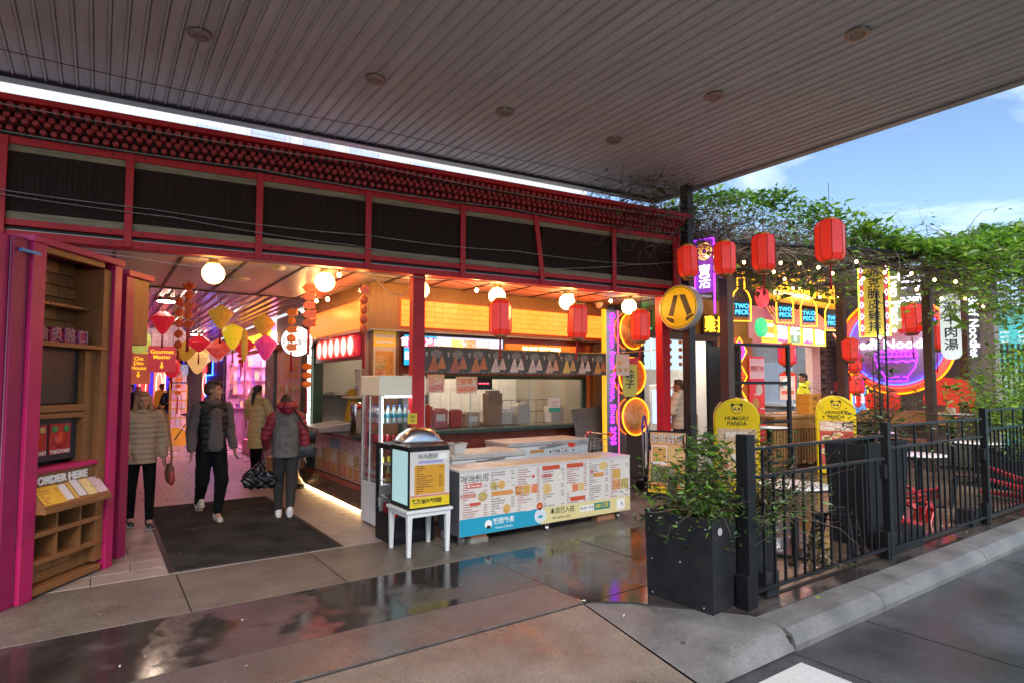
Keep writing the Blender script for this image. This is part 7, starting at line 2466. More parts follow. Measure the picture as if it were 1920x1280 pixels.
for k in range(4):
    round_lantern(('red paper lantern on the noodle counter, first by the gold swirl', 'red paper lantern on the noodle counter, second by the gold swirl', 'red paper lantern on the noodle counter, third by the gold swirl', 'red paper lantern on the noodle counter beside the shrub')[k],
                  (15.35, 7.75 - k * .42, 1.33), .17, .36, .2 * k, 'paper lanterns on the noodle counter', tassel=False, hang=.03)
for k, (x, y, z, r_, h_) in enumerate(((14.6, 5.75, 3.15, .26, .6), (14.7, 5.3, 2.75, .24, .55), (13.0, 6.3, 2.45, .2, .45))):
    round_lantern(('large red lantern hanging across the round noodle sign', 'large red lantern hanging low beside the white banner sign', 'red lantern with cross tassel below the upright yellow sign')[k], (x, y, z), r_, h_, .3 * k, 'large red lanterns', hang=1.0)
el = thing('festive_cutout', 'red festive cutout with gold scroll at the foot of the round sign', 'decoration', (15.3, 5.3, 1.02), R(-68))
MB().prism([(-.42, 0), (-.3, 0), (-.28, .25), (-.05, .25), (-.02, 0), (.12, 0), (.16, .3), (.3, .35), (.34, .1), (.42, .12), (.45, .5), (.3, .8), (-.1, .86), (-.4, .7), (-.5, .4)], 0, .06).obj('cutout', M('cutout_red', (.5, .03, .015), .4, em=(.6, .03, .01), es=.2), el)
MB().tube([(-.1, -.02, .1), (-.05, -.02, .3), (-.12, -.02, .45), (-.04, -.02, .6), (-.1, -.02, .76)], .02, 6).obj('gold_scroll', gold, el)
el2 = thing('festive_cutout', 'red festive cutout with gold hook beside the paper lanterns', 'decoration', (15.6, 8.0, 1.3), R(-68))
MB().prism([(-.5, 0), (.6, 0), (.4, .3), (.1, .5), (-.3, .62), (-.5, .5)], 0, .06).obj('cutout', M('cutout_red2', (.4, .03, .04), .4), el2)
MB().tube(arc(-.35, .5, .12, R(-60), R(190), 10, -.02), .02, 6).obj('gold_hook', gold, el2)

# ================================================================== bar fence and teal hoarding at the end
bfz = thing('bar_fence', 'tall black bar fence closing the far end of the terrace', 'fence', (16.5, 5.2, 0), R(-38))
for z in (.2, 2.45):
    B('rail', (0, -.02, z), (5.4, .02, z + .06), black, bfz)
for k in range(44):
    B('bar', (.05 + k * .122, -.028, 0), (.11 + k * .122, -.0201, 2.65), black, bfz)
hd = thing('teal_hoarding', 'teal painted hoarding with faint white lettering behind the bar fence', 'hoarding', (17.5, 9.0, 0), R(-62))
B('board', (0, 0, 0), (14, .1, 3.75), M('hoarding_teal', (.06, .42, .42), .5, var=.15, vs=2), hd)
for k in range(6):
    B('white_mark', (1 + k * 2.1, -.006, 2.75), (2.4 + k * 2.1, -.0005, 3.1), printed('hoarding_print', (.06, .42, .42), (.5, .65, .65), .12, .2, period=1.4), hd)
    B('white_mark', (.6 + k * 2.1, -.006, 1.2), (2.2 + k * 2.1, -.0005, 2.2), M('hoarding_pale', (.42, .55, .56), .5), hd)
# city behind the terrace
for lab, x, y, w_, d_, h_, c in (('grey brick building beyond the teal hoarding', 22, 12, 14, 10, 4.3, (.3, .29, .29)), ('low cream shop building farther down the street', 34, -6, 10, 18, 3.6, (.42, .38, .33)), ('dark brick building behind the chicken shop', 8, 13, 12, 8, 4.2, (.12, .09, .08))):
    o = thing('street_building', lab, 'building', (x, y, 0))
    B('wall', (0, 0, 0), (w_, d_, h_), M('bldg_%d' % x, c, .7, var=.2, vs=2), o)
    B('parapet', (-.1, -.1, h_), (w_ + .1, d_ + .1, h_ + .25), offw, o)
    for k in range(int(d_ / 3)):
        f = B('window', (-.05, .8 + k * 3, 1.0), (-.001, 2.4 + k * 3, 2.6), wm, o)
        B('sill', (-.12, .7 + k * 3, .9), (-.0005, 2.5 + k * 3, .999), offw, f)
# ================================================================== pergola and its climbing vine
pg_ = thing('pergola', 'steel pergola roof carrying the climbing vine over the terrace', 'pergola', (7.8, 3.0, 0))
for k in range(5):
    x = .7 + k * 1.5
    y0 = 2.75 - .4 * (x - .3)
    B('cross_beam', (x, y0, 3.86), (x + .06, 4.7, 3.93), black, pg_)
MB().tube([(.3, 2.75, 3.96), (7.8, -.25, 3.96)], .035, 6).obj('long_beam', black, pg_)
B('long_beam', (.3, 4.3, 3.931), (8.5, 4.36, 3.99), black, pg_)
rnd = random.Random(21)
vn = thing('climbing_vine', 'dense climbing vine with bare twigs below and green leaves on top', 'vine', (7.8, 3.0, 0))


YF = lambda x: 2.75 - .4 * (x - .3)          # front edge of the growth, running back along the kerb


def vtop(x, y):     # height of the leafy surface over the pergola
    return 4.62 + .16 * math.sin(x * .9 + 1.2) + .12 * math.sin(x * 2.3 + y * 1.7) - .035 * x + .06 * math.cos(y * 2.1) - .10 * max(0, y - YF(x) - .8)


def over(r, x0, x1):
    x = r.uniform(x0, x1)
    return x, r.uniform(YF(x), 4.6)


vx = MB()
for k in range(26):      # main stems running along the pergola
    x = rnd.uniform(-.2, 1)
    dy = rnd.uniform(0, 1.9)
    pts = []
    for i in range(13):
        pts.append((x, YF(x) + dy, 3.9 + rnd.gauss(0, .12)))
        x += rnd.uniform(.45, .72)
        dy = min(2.2, max(0, dy + rnd.gauss(0, .2)))
    vx.tube(pts, [.022 - .0012 * i for i in range(13)], 5, caps=False)


def inside(r):
    x, y = over(r, -.2, 8.0)
    return (x, y, r.uniform(3.75, 4.4))


E1 = twigs(vx, rnd, inside, 1700, .7, .0075, .1, 1., 5)


def leftpart(r):
    x = abs(r.gauss(0, 1.7)) - .1
    return (x, r.uniform(YF(x), 4.6), 3.78 + abs(r.gauss(0, .3)))


E1 += twigs(vx, rnd, leftpart, 2000, .65, .0075, .05, 1., 5)
# the tangle over the beam end, and twigs drooping at the front edge
E2 = twigs(vx, rnd, lambda r: (r.uniform(-1.9, .6), r.uniform(2.6, 4.0), r.uniform(4.15, 4.6) if r.random() < .8 else r.uniform(3.6, 4.1)), 620, .6, .006, .05, 1., 5)


def front(r):
    x = r.uniform(4.3, 6.6)
    return (x, YF(x) + r.gauss(.05, .18), r.uniform(3.0, 4.2))


E3 = twigs(vx, rnd, front, 380, .65, .0065, -.25, .9, 5)
stuff(vx.obj('branches', [twigg], vn))
P1, P2 = [], []
for _ in range(11500):
    x, y = over(rnd, .2, 8.2)
    if rnd.random() < .5:
        y = YF(x) + abs(rnd.gauss(0, .5))
    clump = math.sin(x * 5.1 + 2 * math.sin(y * 2.2)) * math.sin(y * 4.3 + 1.3 * math.sin(x * 1.7))
    if clump < -.25 and rnd.random() < .75:
        continue
    P1.append((x + rnd.gauss(0, .05), y + rnd.gauss(0, .05), vtop(x, y) - abs(rnd.gauss(0, .15)) + .05 + max(0, clump) * .1))
for _ in range(4200):
    q = rnd.choice(E1)[-1]
    if q.x < 1.4 and rnd.random() < .75:
        continue
    P1.append((q.x + rnd.gauss(0, .06), q.y + rnd.gauss(0, .06), q.z + rnd.gauss(0, .06)))
for e in E3:
    for _ in range(8):
        q = e[rnd.randrange(1, len(e))]
        P2.append((q.x + rnd.gauss(0, .06), q.y + rnd.gauss(0, .06), q.z + rnd.gauss(0, .06)))
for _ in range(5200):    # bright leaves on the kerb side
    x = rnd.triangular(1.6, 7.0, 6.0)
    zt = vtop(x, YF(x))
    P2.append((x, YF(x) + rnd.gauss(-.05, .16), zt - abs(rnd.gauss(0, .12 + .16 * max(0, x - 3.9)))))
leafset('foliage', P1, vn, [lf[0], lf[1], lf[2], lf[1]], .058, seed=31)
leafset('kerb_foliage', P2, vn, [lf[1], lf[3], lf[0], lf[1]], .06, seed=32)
sp_l = []
for e in E2:
    for _ in range(2):
        q = e[rnd.randrange(1, len(e))]
        sp_l.append((q.x + rnd.gauss(0, .04), q.y + rnd.gauss(0, .04), q.z + rnd.gauss(0, .04)))
leafset('sparse_foliage', sp_l, vn, [lf[0], lf[2], dryl[1]], .035, seed=33)
# festoon bulbs under the vine
for lab, pts, nb in (('festoon bulbs strung under the vine from the canopy post', [(7.5, 6.0, 3.86), (8.6, 5.3, 3.7), (9.6, 4.5, 3.66), (11.0, 4.2, 3.6), (12.4, 4.0, 3.6)], 9),
                     ('festoon bulbs strung under the vine in front of the chicken sign', [(8.0, 5.2, 3.8), (9.4, 5.6, 3.6), (11.0, 6.2, 3.6), (12.8, 6.3, 3.6), (15, 6.0, 3.6)], 9),
                     ('festoon bulbs strung under the vine along the kerb side', [(8.4, 5.0, 3.72), (9.8, 4.6, 3.5), (11.2, 4.3, 3.35), (12.6, 4.0, 3.3), (14.0, 4.2, 3.3)], 9)):
    festoon(lab, pts, [(k + .5) / nb for k in range(nb)], sag=.10, br=.022, bm=glow('vine_bulb', (1, .5, .14), 14))
# trellis poles and the plant climbing them in the tapered planter
tr_ = thing('trellis', 'two slim black trellis poles rising from the tapered planter', 'trellis', (7.55, 3.3, .95))
for x in (-.05, .14):
    MB().tube([(x, 0, 0), (x, 0, 1.85)], .013, 6).obj('pole', black, tr_)
for k in range(5):
    MB().tube([(-.05, 0, .2 + k * .38), (.14, 0, .2 + k * .38)], .006, 5).obj('rung', black, tr_)
shrub('sparse leafy climber growing up the trellis from the tapered planter', (7.5, 3.35, .98), 1.35, .26, 900, .028, [lf[0], lf[2], dryl[1]], trunk=.25, seed=12, ntw=55)
for lab, loc, h, r, n, s, tk, sd in (('bushy bright green potted tree before the bar fence', (13.9, 4.1, .3), 2.3, .55, 1900, .05, .9, 41), ('taller bright green potted tree near the teal hoarding', (15.4, 4.0, .3), 2.6, .6, 1900, .055, 1.0, 42), ('slim yellow green potted tree behind the last fence panel', (12.6, 3.3, .3), 2.1, .42, 1300, .045, .8, 43),
                                     ('low bright bush at the end of the kerb fence', (14.2, 3.3, .3), 1.7, .6, 1500, .05, .3, 44)):
    shrub(lab, loc, h, r, n, s, [lf[1], lf[3], lf[0]], trunk=tk, seed=sd, name='potted_tree', cat='tree')
for k, (x, y) in enumerate(((13.9, 4.1), (15.4, 4.0), (12.6, 3.35), (14.2, 3.3))):
    planter(('dark planter under the bushy potted tree', 'dark planter under the taller potted tree', 'dark planter under the slim potted tree', 'dark planter under the low bright bush')[k], x, y, R(5), .9, .6, .5, .9)
# ================================================================== people
def capsule(m, p, q, r0, r1=None, n=10, flat=None):
    """tapered capsule between two joints; flat squashes it along a given axis"""
    p, q = Vector(p), Vector(q)
    r1 = r0 if r1 is None else r1
    d = (q - p)
    L_ = d.length
    d = d.normalized() if L_ > 1e-6 else Vector((0, 0, 1))
    pts, rs = [], []
    for a in (-90, -55, -25):
        pts.append(p + d * r0 * math.sin(R(a)))
        rs.append(max(.002, r0 * math.cos(R(a))))
    for k in range(5):
        pts.append(p.lerp(q, k / 4))
        rs.append(lerp(r0, r1, k / 4))
    for a in (25, 55, 90):
        pts.append(q + d * r1 * math.sin(R(a)))
        rs.append(max(.002, r1 * math.cos(R(a))))
    o = len(m.v)
    m.tube(pts, rs, n, caps=True)
    if flat:
        ax, k = flat
        c = (p + q) / 2
        for i in range(o, len(m.v)):
            v = Vector(m.v[i])
            e = (v - c)
            e = e - ax * e.dot(ax) * (1 - k)
            m.v[i] = tuple(c + e)
    return m


def skinned(m, name, mats, parent, vox=.01, it=3, shape=None, zmin=None):
    me = bpy.data.meshes.new('raw')
    me.from_pydata(m.v, [], m.f)
    o = bpy.data.objects.new('raw', me)
    r = o.modifiers.new('r', 'REMESH')
    r.mode = 'VOXEL'
    r.voxel_size = vox
    s = o.modifiers.new('s', 'SMOOTH')
    s.iterations = it
    s.factor = .5
    ne = evald(o)
    bpy.data.meshes.remove(me)
    if shape:
        nn = [v.normal.copy() for v in ne.vertices]
        for v, nv in zip(ne.vertices, nn):
            v.co += nv * shape(v.co)
    if zmin is not None:
        for v in ne.vertices:
            if v.co.z < zmin:
                v.co.z = zmin + (v.co.z - zmin) * .06
    ne.materials.clear()
    ne.materials.append(mats)
    ne.polygons.foreach_set('use_smooth', [True] * len(ne.polygons))
    ne.update()
    ob = bpy.data.objects.new(name, ne)
    COL.objects.link(ob)
    ob.parent = parent
    return ob


skinm = M('skin', (.44, .23, .16), .55, var=.15, vs=9, spec=.3)
shx = Vector((1, 0, 0))
shy = Vector((0, 1, 0))


def quilt(step, amp):
    return lambda c: amp * (abs(math.sin(PI * c.z / step)) ** .5 - .75)


def wrinkle(amp):
    return lambda c: amp * (math.sin(c.z * 41 + 3 * math.sin(c.x * 19)) * .5 + math.sin(c.z * 23 + c.y * 30) * .5)


def person(label, loc, rz, H, pose, coat, legs, shoe, hair, near=True, group=None):
    o = thing('person', label, 'person', loc, rz, group)
    k = H / 1.72
    V = lambda *a: Vector(a) * k
    P = dict(lh=V(.085, 0, .90), rh=V(-.085, 0, .90), lk=V(.10, -.02, .49), rk=V(-.10, -.02, .49), la=V(.10, .02, .085), ra=V(-.10, .02, .085),
             ls=V(.165, .01, 1.40), rs=V(-.165, .01, 1.40), le=V(.215, .03, 1.12), re=V(-.215, .03, 1.12), lw=V(.225, -.05, .88), rw=V(-.225, -.05, .88), ch=V(0, 0, 1.28), wa=V(0, 0, 1.05), ne=V(0, .01, 1.47), hd=V(0, -.01, 1.605))
    for q, v in pose.items():
        if q in P:
            P[q] = V(*v)
    yaw, nod = pose.get('yaw', 0), pose.get('nod', 0)
    vox = .0075 if near else .014
    # --- body: one continuous skin
    b = MB()
    capsule(b, P['wa'], P['ch'], .105 * k, .12 * k, flat=(shy, .72))
    capsule(b, P['lh'].lerp(P['rh'], .5) + V(0, 0, .03), P['wa'], .115 * k, .10 * k, flat=(shy, .78))
    capsule(b, P['ls'], P['rs'], .055 * k, .055 * k)
    capsule(b, P['ch'], P['ne'], .075 * k, .052 * k)
    for s in 'lr':
        capsule(b, P[s + 'h'], P[s + 'k'], .078 * k, .055 * k)
        capsule(b, P[s + 'k'], P[s + 'a'], .052 * k, .036 * k)
        capsule(b, P[s + 's'], P[s + 'e'], .048 * k, .038 * k)
        capsule(b, P[s + 'e'], P[s + 'w'], .037 * k, .026 * k)
        capsule(b, P[s + 'a'], P[s + 'a'] + V(0, -.12, -.05), .034 * k, .03 * k)
        d = (P[s + 'w'] - P[s + 'e']).normalized()
        side = Vector((0, -1, 0)) if abs(d.y) < .8 else Vector((0, 0, 1))
        side = (side - d * side.dot(d)).normalized()
        pal = d.cross(side) * (1 if s == 'l' else -1)
        w0 = P[s + 'w']
        capsule(b, w0 + d * .02 * k, w0 + d * .085 * k, .028 * k, .032 * k, 8, flat=(pal, .55))
        if near:
            for i, (off, ln) in enumerate(((.027, .066), (.009, .075), (-.009, .07), (-.026, .055))):
                a0 = w0 + d * .09 * k + side * off * k
                a1 = a0 + (d + pal * -.15).normalized() * ln * .5 * k
                a2 = a1 + (d + pal * -.75).normalized() * ln * .5 * k
                capsule(b, a0, a1, .0092 * k, .0088 * k, 6)
                capsule(b, a1, a2, .0088 * k, .0075 * k, 6)
            t0 = w0 + d * .04 * k + side * .03 * k
            t1 = t0 + (d * .6 + side * .8).normalized() * .035 * k
            capsule(b, t0, t1, .011 * k, .0098 * k, 6)
            capsule(b, t1, t1 + (d + side * .15).normalized() * .03 * k, .0095 * k, .008 * k, 6)
        else:
            capsule(b, w0 + d * .08 * k, w0 + d * .16 * k, .024 * k, .018 * k, 8)
    hc = P['hd']
    HR = Matrix.Rotation(yaw, 3, 'Z') @ Matrix.Rotation(nod, 3, 'X')
    hp = lambda x, y, z: hc + HR @ (Vector((x, y, z)) * k)
    b.ell(hp(0, .012, .028), tuple(q * k for q in (.075, .092, .088)), 16, M3=HR)
    b.ell(hp(0, -.03, -.035), tuple(q * k for q in (.057, .062, .075)), 14, M3=HR)
    capsule(b, hp(0, -.065, -.09), hp(0, -.06, -.08), .024 * k, .028 * k)
    capsule(b, P['ne'], hp(0, .005, -.05), .05 * k, .05 * k)
    capsule(b, hp(0, -.082, .02), hp(0, -.104, -.022), .008 * k, .0135 * k, 8)
    capsule(b, hp(-.03, -.08, .032), hp(.03, -.08, .032), .012 * k, .012 * k, 8)
    for sx in (-1, 1):
        b.ell(hp(sx * .076, .01, -.005), tuple(q * k for q in (.012, .02, .03)), 8, M3=HR)
        b.ell(hp(sx * .035, -.062, -.03), tuple(q * k for q in (.025, .025, .025)), 8)
    bo = skinned(b, 'body', skinm, o, vox, 2)
    if near:
        for sx in (-1, 1):
            e_ = MB().ell(hp(sx * .031, -.0825, .008), tuple(q * k for q in (.0125, .010, .0065)), 10).obj('eye', M('eye_white', (.32, .27, .25), .3), o)
            MB().ell(hp(sx * .031, -.089, .008), .0052 * k, 8).obj('iris', inkb, e_)
            capsule(MB(), (0, 0, 0), (0, 0, .01), .01)
            m_ = MB()
            capsule(m_, hp(sx * .016, -.094, .034), hp(sx * .046, -.087, .034), .0042 * k, .003 * k, 6)
            m_.obj('eyebrow', hair[1], o)
        m_ = MB()
        capsule(m_, hp(-.02, -.089, -.057), hp(.02, -.089, -.057), .0062 * k, .0062 * k, 6)
        m_.obj('mouth', M('lips', (.4, .13, .11), .45), o)
    # --- trousers
    t = MB()
    lm, lr, cuff = legs
    capsule(t, P['lh'].lerp(P['rh'], .5) + V(0, 0, .02), P['wa'] - V(0, 0, .02), .135 * k, .125 * k, flat=(shy, .8))
    for s in 'lr':
        capsule(t, P[s + 'h'], P[s + 'k'], (.088 + lr * .35) * k, (.062 + lr) * k)
        end = P[s + 'a'].lerp(P[s + 'k'], .08)
        capsule(t, P[s + 'k'], end, (.06 + lr) * k, (.044 + cuff) * k)
    skinned(t, 'trousers', lm, o, vox * 1.35, 3, wrinkle(.0035) if lr > .004 else None)
    # --- shoes
    for s in 'lr':
        h = MB()
        a = P[s + 'a']
        pitch = pose.get('pitch_' + s, 0)
        fr = Matrix.Rotation(pitch, 3, 'X')
        f = lambda x, y, z: a + fr @ (Vector((x, y, z)) * k)
        capsule(h, f(0, .04, -.045), f(0, -.14, -.05), .04 * k, .036 * k, 10)
        capsule(h, f(0, .03, -.03), f(0, .01, .03), .045 * k, .045 * k, 10)
        capsule(h, f(0, .045, -.068), f(0, -.15, -.068), .037 * k, .036 * k, 10, flat=(Vector((0, 0, 1)), .45))
        sh = skinned(h, 'shoe', shoe[0], o, vox * 1.2, 2)
        sl = MB()
        capsule(sl, f(0, .045, -.077), f(0, -.15, -.077), .041 * k, .039 * k, 12, flat=(Vector((0, 0, 1)), .2))
        sl.obj('sole', shoe[1], sh)
    # --- coat
    for (nm, mt_, hem, flare, puff, sleeve, shp, col_) in coat:
        c = MB()
        hz = hem * k
        capsule(c, Vector((0, 0, hz + .02 * k)), P['wa'] + V(0, 0, .05), (.135 + flare) * k, (.132 + puff) * k, 14, flat=(shy, .82))
        capsule(c, P['wa'], P['ch'], (.135 + puff) * k, (.15 + puff) * k, 14, flat=(shy, .76))
        capsule(c, P['ls'] * .82 + P['rs'] * .18, P['rs'] * .82 + P['ls'] * .18, (.078 + puff * .6) * k, (.078 + puff * .6) * k)
        if sleeve:
            for s in 'lr':
                capsule(c, P[s + 's'], P[s + 'e'], (.068 + puff) * k, (.056 + puff) * k)
                capsule(c, P[s + 'e'], P[s + 'e'].lerp(P[s + 'w'], sleeve), (.056 + puff) * k, (.043 + puff * .7) * k)
        if col_:
            m3 = [P['ne'] + Vector((.07 * math.cos(a), .075 * math.sin(a) + .005, .015 + (.02 if math.sin(a) > 0 else -.02))) * k for a in [2 * PI * i / 12 for i in range(12)]]
            c.tube(m3, col_ * k, 8, closed=True)
        skinned(c, nm, mt_, o, vox * 1.35, 3, shp, hz + .015)
    # --- hair
    kind, hm = hair
    g_ = MB()
    g_.ell(hp(0, .022, .042), tuple(q * k for q in (.083, .094, .088)), 16, M3=HR)
    g_.ell(hp(0, -.035, .095), tuple(q * k for q in (.062, .05, .03)), 12, M3=HR)
    if kind == 'long':
        for sx in (-1, 1):
            capsule(g_, hp(sx * .07, -.0, .05), hp(sx * .085, -.03, -.10), .028 * k, .034 * k)
            capsule(g_, hp(sx * .085, -.03, -.10), hp(sx * .10, -.10, -.36), .034 * k, .024 * k)
        capsule(g_, hp(0, .06, 0), hp(0, .10, -.22), .07 * k, .06 * k)
    elif kind == 'pony':
        capsule(g_, hp(0, .08, -.0), hp(0, .13, -.05), .03 * k, .035 * k)
        capsule(g_, hp(0, .13, -.05), hp(0, .15, -.26), .038 * k, .02 * k)
    elif kind == 'short':
        g_.ell(hp(0, .04, .0), tuple(q * k for q in (.08, .075, .07)), 12, M3=HR)
        for i in range(9):
            a = -1.2 + i * .3
            capsule(g_, hp(.05 * math.sin(a), -.03 + .02 * math.cos(a), .11), hp(.075 * math.sin(a), -.075, .10 + .012 * (i % 3)), .018 * k, .01 * k, 6)
    elif kind == 'cap':
        g_.ell(hp(0, .03, .02), tuple(q * k for q in (.094, .10, .095)), 14, M3=HR)
        g_.ell(hp(0, .075, -.03), tuple(q * k for q in (.07, .05, .05)), 12, M3=HR)
    elif kind == 'bun':
        g_.ell(hp(0, .10, .0), tuple(q * k for q in (.035, .035, .035)), 10)
        capsule(g_, hp(0, .095, -.03), hp(0, .11, -.12), .035 * k, .022 * k)
    skinned(g_, 'hair', hm, o, vox * 1.1, 2, lambda c_: .0025 * math.sin(c_.x * 260 + 2 * math.sin(c_.z * 30)))
    return o, P


def cloth(name, c, r=.8, v=.25):
    return M(name, c, r, var=v, vs=14, bump=.25, bs=220, spec=.12)


blonde = M('hair_blonde', (.38, .21, .085), .6, var=.5, vs=12, stretch=(12, 12, 1))
brown = M('hair_brown', (.07, .04, .025), .55, var=.4, vs=18)
blackh = M('hair_black', (.012, .011, .012), .45, var=.3, vs=14)
beige = M('puffer_beige', (.37, .27, .18), .65, var=.12, vs=5)
soleb = M('sole_dark', (.04, .04, .04), .7)
solew = M('sole_white', (.62, .6, .57), .6)
# woman in beige puffer
person('woman with long blonde hair in a beige quilted puffer jacket and black leggings', (.46, 8.55, 0), R(4), 1.62,
       dict(lk=(.095, -.06, .49), la=(.095, -.08, .085), rk=(-.10, .03, .49), ra=(-.09, .12, .095), re=(-.25, .06, 1.13), rw=(-.17, -.14, .97), le=(.235, .04, 1.12), lw=(.235, -.06, .89), nod=.12),
       [('puffer_jacket', beige, .80, .045, .028, .86, quilt(.062, .013), .035)], (cloth('leggings_black', (.006, .006, .007)), .004, .004), (M('trainer_black', (.02, .02, .022), .5), solew), ('long', blonde))
bg_ = thing('shoulder_bag', 'brown shoulder bag with a red purse hanging beside the blonde woman', 'bag', (.76, 8.52, .62), R(10))
MB().tube([(-.03, .05, .08), (-.10, .08, .45), (-.16, .08, .78), (-.14, -.02, .84), (-.08, -.14, .70), (-.02, -.12, .3), (.0, -.06, .08)], .014, 6).obj('strap', M('leather_tan', (.25, .11, .05), .5), bg_)
m_ = MB()
m_.ell((0, .0, .0), (.05, .11, .13), 14)
m_.obj('pouch', M('leather_brown', (.16, .07, .04), .5, var=.3), bg_)
m_ = MB()
m_.ell((.0, -.09, -.05), (.035, .045, .09), 12)
m_.obj('red_purse', M('leather_red', (.4, .05, .04), .5, var=.3), bg_)
# man in hoodie and vest
hood = cloth('hoodie_grey', (.12, .10, .10), .85)
o_, P_ = person('man in grey hoodie and black puffer vest walking with his head turned aside', (1.21, 8.45, 0), R(6), 1.74,
                dict(lk=(.10, -.10, .50), la=(.07, -.06, .085), rk=(-.09, .02, .49), ra=(-.06, .30, .17), pitch_r=-.7, le=(.225, .06, 1.13), lw=(.245, -.06, .90), re=(-.23, .02, 1.12), rw=(-.25, -.10, .89), yaw=R(58), hd=(.0, -.02, 1.615)),
                [('hoodie', hood, .86, .02, .012, .95, wrinkle(.004), .042), ('puffer_vest', M('vest_black', (.008, .0075, .009), .4, var=.2, spec=.3), .88, .035, .030, 0, quilt(.085, .012), 0)],
                (cloth('joggers_black', (.008, .0085, .010)), .022, .010), (M('trainer_cream', (.5, .42, .34), .6), solew), ('short', brown))
m_ = MB()
capsule(m_, (.01, -.118, 1.36), (.015, -.142, .95), .065, .095, 10, flat=(shy, .4))
skinned(m_, 'hoodie_front', hood, o_, .012, 2, wrinkle(.003), .875)
m_ = MB()
capsule(m_, (-.07, .08, 1.46), (.07, .08, 1.46), .055, .055, 10)
capsule(m_, (0, .10, 1.44), (0, .10, 1.34), .07, .03, 10)
skinned(m_, 'hood', hood, o_, .012, 3)
# lady seen from behind
mar = M('sleeve_maroon', (.24, .012, .026), .55, var=.2, vs=6)
gv = cloth('vest_grey_wool', (.17, .16, .15), .95, .45)
o_, P_ = person('older lady seen from behind in a grey wool vest over a maroon padded jacket', (2.02, 8.05, 0), R(180 - 8), 1.58,
                dict(lk=(.08, -.10, .50), la=(.07, -.10, .085), rk=(-.08, .03, .49), ra=(-.05, .16, .13), pitch_r=-.5, le=(.26, -.05, 1.14), lw=(.24, -.18, .98), re=(-.25, .02, 1.15), rw=(-.25, .02, .91)),
                [('padded_jacket', mar, .86, .03, .020, .95, quilt(.07, .009), .045), ('wool_vest', gv, .84, .045, .036, 0, wrinkle(.003), 0)],
                (cloth('slacks_grey', (.045, .042, .042)), .018, .010), (M('trainer_white', (.66, .64, .62), .5), solew), ('cap', blackh))
m_ = MB()
capsule(m_, (-.08, .09, 1.44), (.08, .09, 1.44), .055, .055, 10)
capsule(m_, (0, .13, 1.43), (0, .14, 1.36), .07, .04, 10)
skinned(m_, 'hood', mar, o_, .012, 3, quilt(.05, .006))
tb_ = thing('tote_bag', 'dark grey shoulder tote hanging on the older lady', 'bag', (2.26, 7.98, .80), R(-10))
m_ = MB()
capsule(m_, (-.03, .02, .05), (.05, .0, .06), .10, .09, 12, flat=(shy, .6))
capsule(m_, (-.03, .02, .28), (.05, .0, .27), .07, .07, 12, flat=(shy, .6))
skinned(m_, 'pouch', M('nylon_grey', (.035, .038, .045), .5, var=.3), tb_, .012, 3, wrinkle(.006))
MB().tube([(-.05, .03, .3), (-.13, .05, .52), (-.16, -.02, .60), (-.12, -.09, .52), (.02, -.03, .3)], .011, 6).obj('strap', black, tb_)
pb_ = thing('plastic_bag', 'crumpled black plastic bag carried by the older lady', 'bag', (1.72, 8.12, .52), 0)
m_ = MB()
capsule(m_, (-.10, 0, .0), (.14, .0, -.02), .12, .11, 12, flat=(shy, .6))
capsule(m_, (-.02, 0, .10), (.05, 0, .22), .09, .025, 10)
skinned(m_, 'sack', M('black_plastic', (.010, .010, .011), .22, var=.2), pb_, .012, 2, lambda c: .014 * math.sin(c.x * 60 + 3 * math.sin(c.z * 31)) * math.cos(c.z * 44 + c.x * 17))
MB().tube([(.04, 0, .22), (.05, -.0, .40), (.06, -.0, .42)], .008, 5).obj('handle', black, pb_)
# woman in yellow coat
person('woman with a dark ponytail in a long pale yellow padded coat', (2.50, 12.1, 0), R(135), 1.70,
       dict(lk=(.09, -.04, .49), la=(.09, -.05, .085), rk=(-.09, .05, .49), ra=(-.09, .10, .085), le=(.25, -.08, 1.14), lw=(.12, -.28, 1.18), re=(-.25, -.08, 1.14), rw=(-.12, -.28, 1.16), nod=.1),
       [('padded_coat', M('coat_yellow', (.58, .47, .22), .55, var=.15, vs=6), .52, .05, .022, .95, quilt(.10, .010), .035)], (cloth('leggings_black', (.012, .012, .014)), .006, .004), (M('trainer_black', (.02, .02, .022), .5), soleb), ('pony', blackh))
# far figures
jean = cloth('jeans_blue', (.07, .10, .19))
person('woman in black puffer and wide jeans standing with arms folded far down the arcade', (2.10, 24.2, 0), R(8), 1.66,
       dict(le=(.27, -.05, 1.13), lw=(-.05, -.20, 1.12), re=(-.27, -.05, 1.13), rw=(.05, -.20, 1.16)),
       [('puffer_jacket', M('puffer_black', (.016, .016, .018), .4), .86, .03, .04, .95, quilt(.10, .012), .03)], (jean, .035, .05), (M('trainer_white', (.66, .64, .62), .5), solew), ('long', blackh), near=False)
person('person in an orange high visibility jacket behind the woman in jeans', (1.95, 25.6, 0), R(40), 1.76, {},
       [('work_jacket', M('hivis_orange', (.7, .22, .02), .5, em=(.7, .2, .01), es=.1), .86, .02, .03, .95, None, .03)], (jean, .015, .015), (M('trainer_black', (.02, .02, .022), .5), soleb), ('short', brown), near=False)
person('person in a dark navy jacket at the left wall of the arcade', (.78, 20.5, 0), R(-60), 1.74, {},
       [('jacket', M('jacket_navy', (.015, .02, .035), .6), .86, .02, .03, .95, None, .03)], (jean, .012, .01), (M('trainer_black', (.02, .02, .022), .5), soleb), ('short', blackh), near=False)
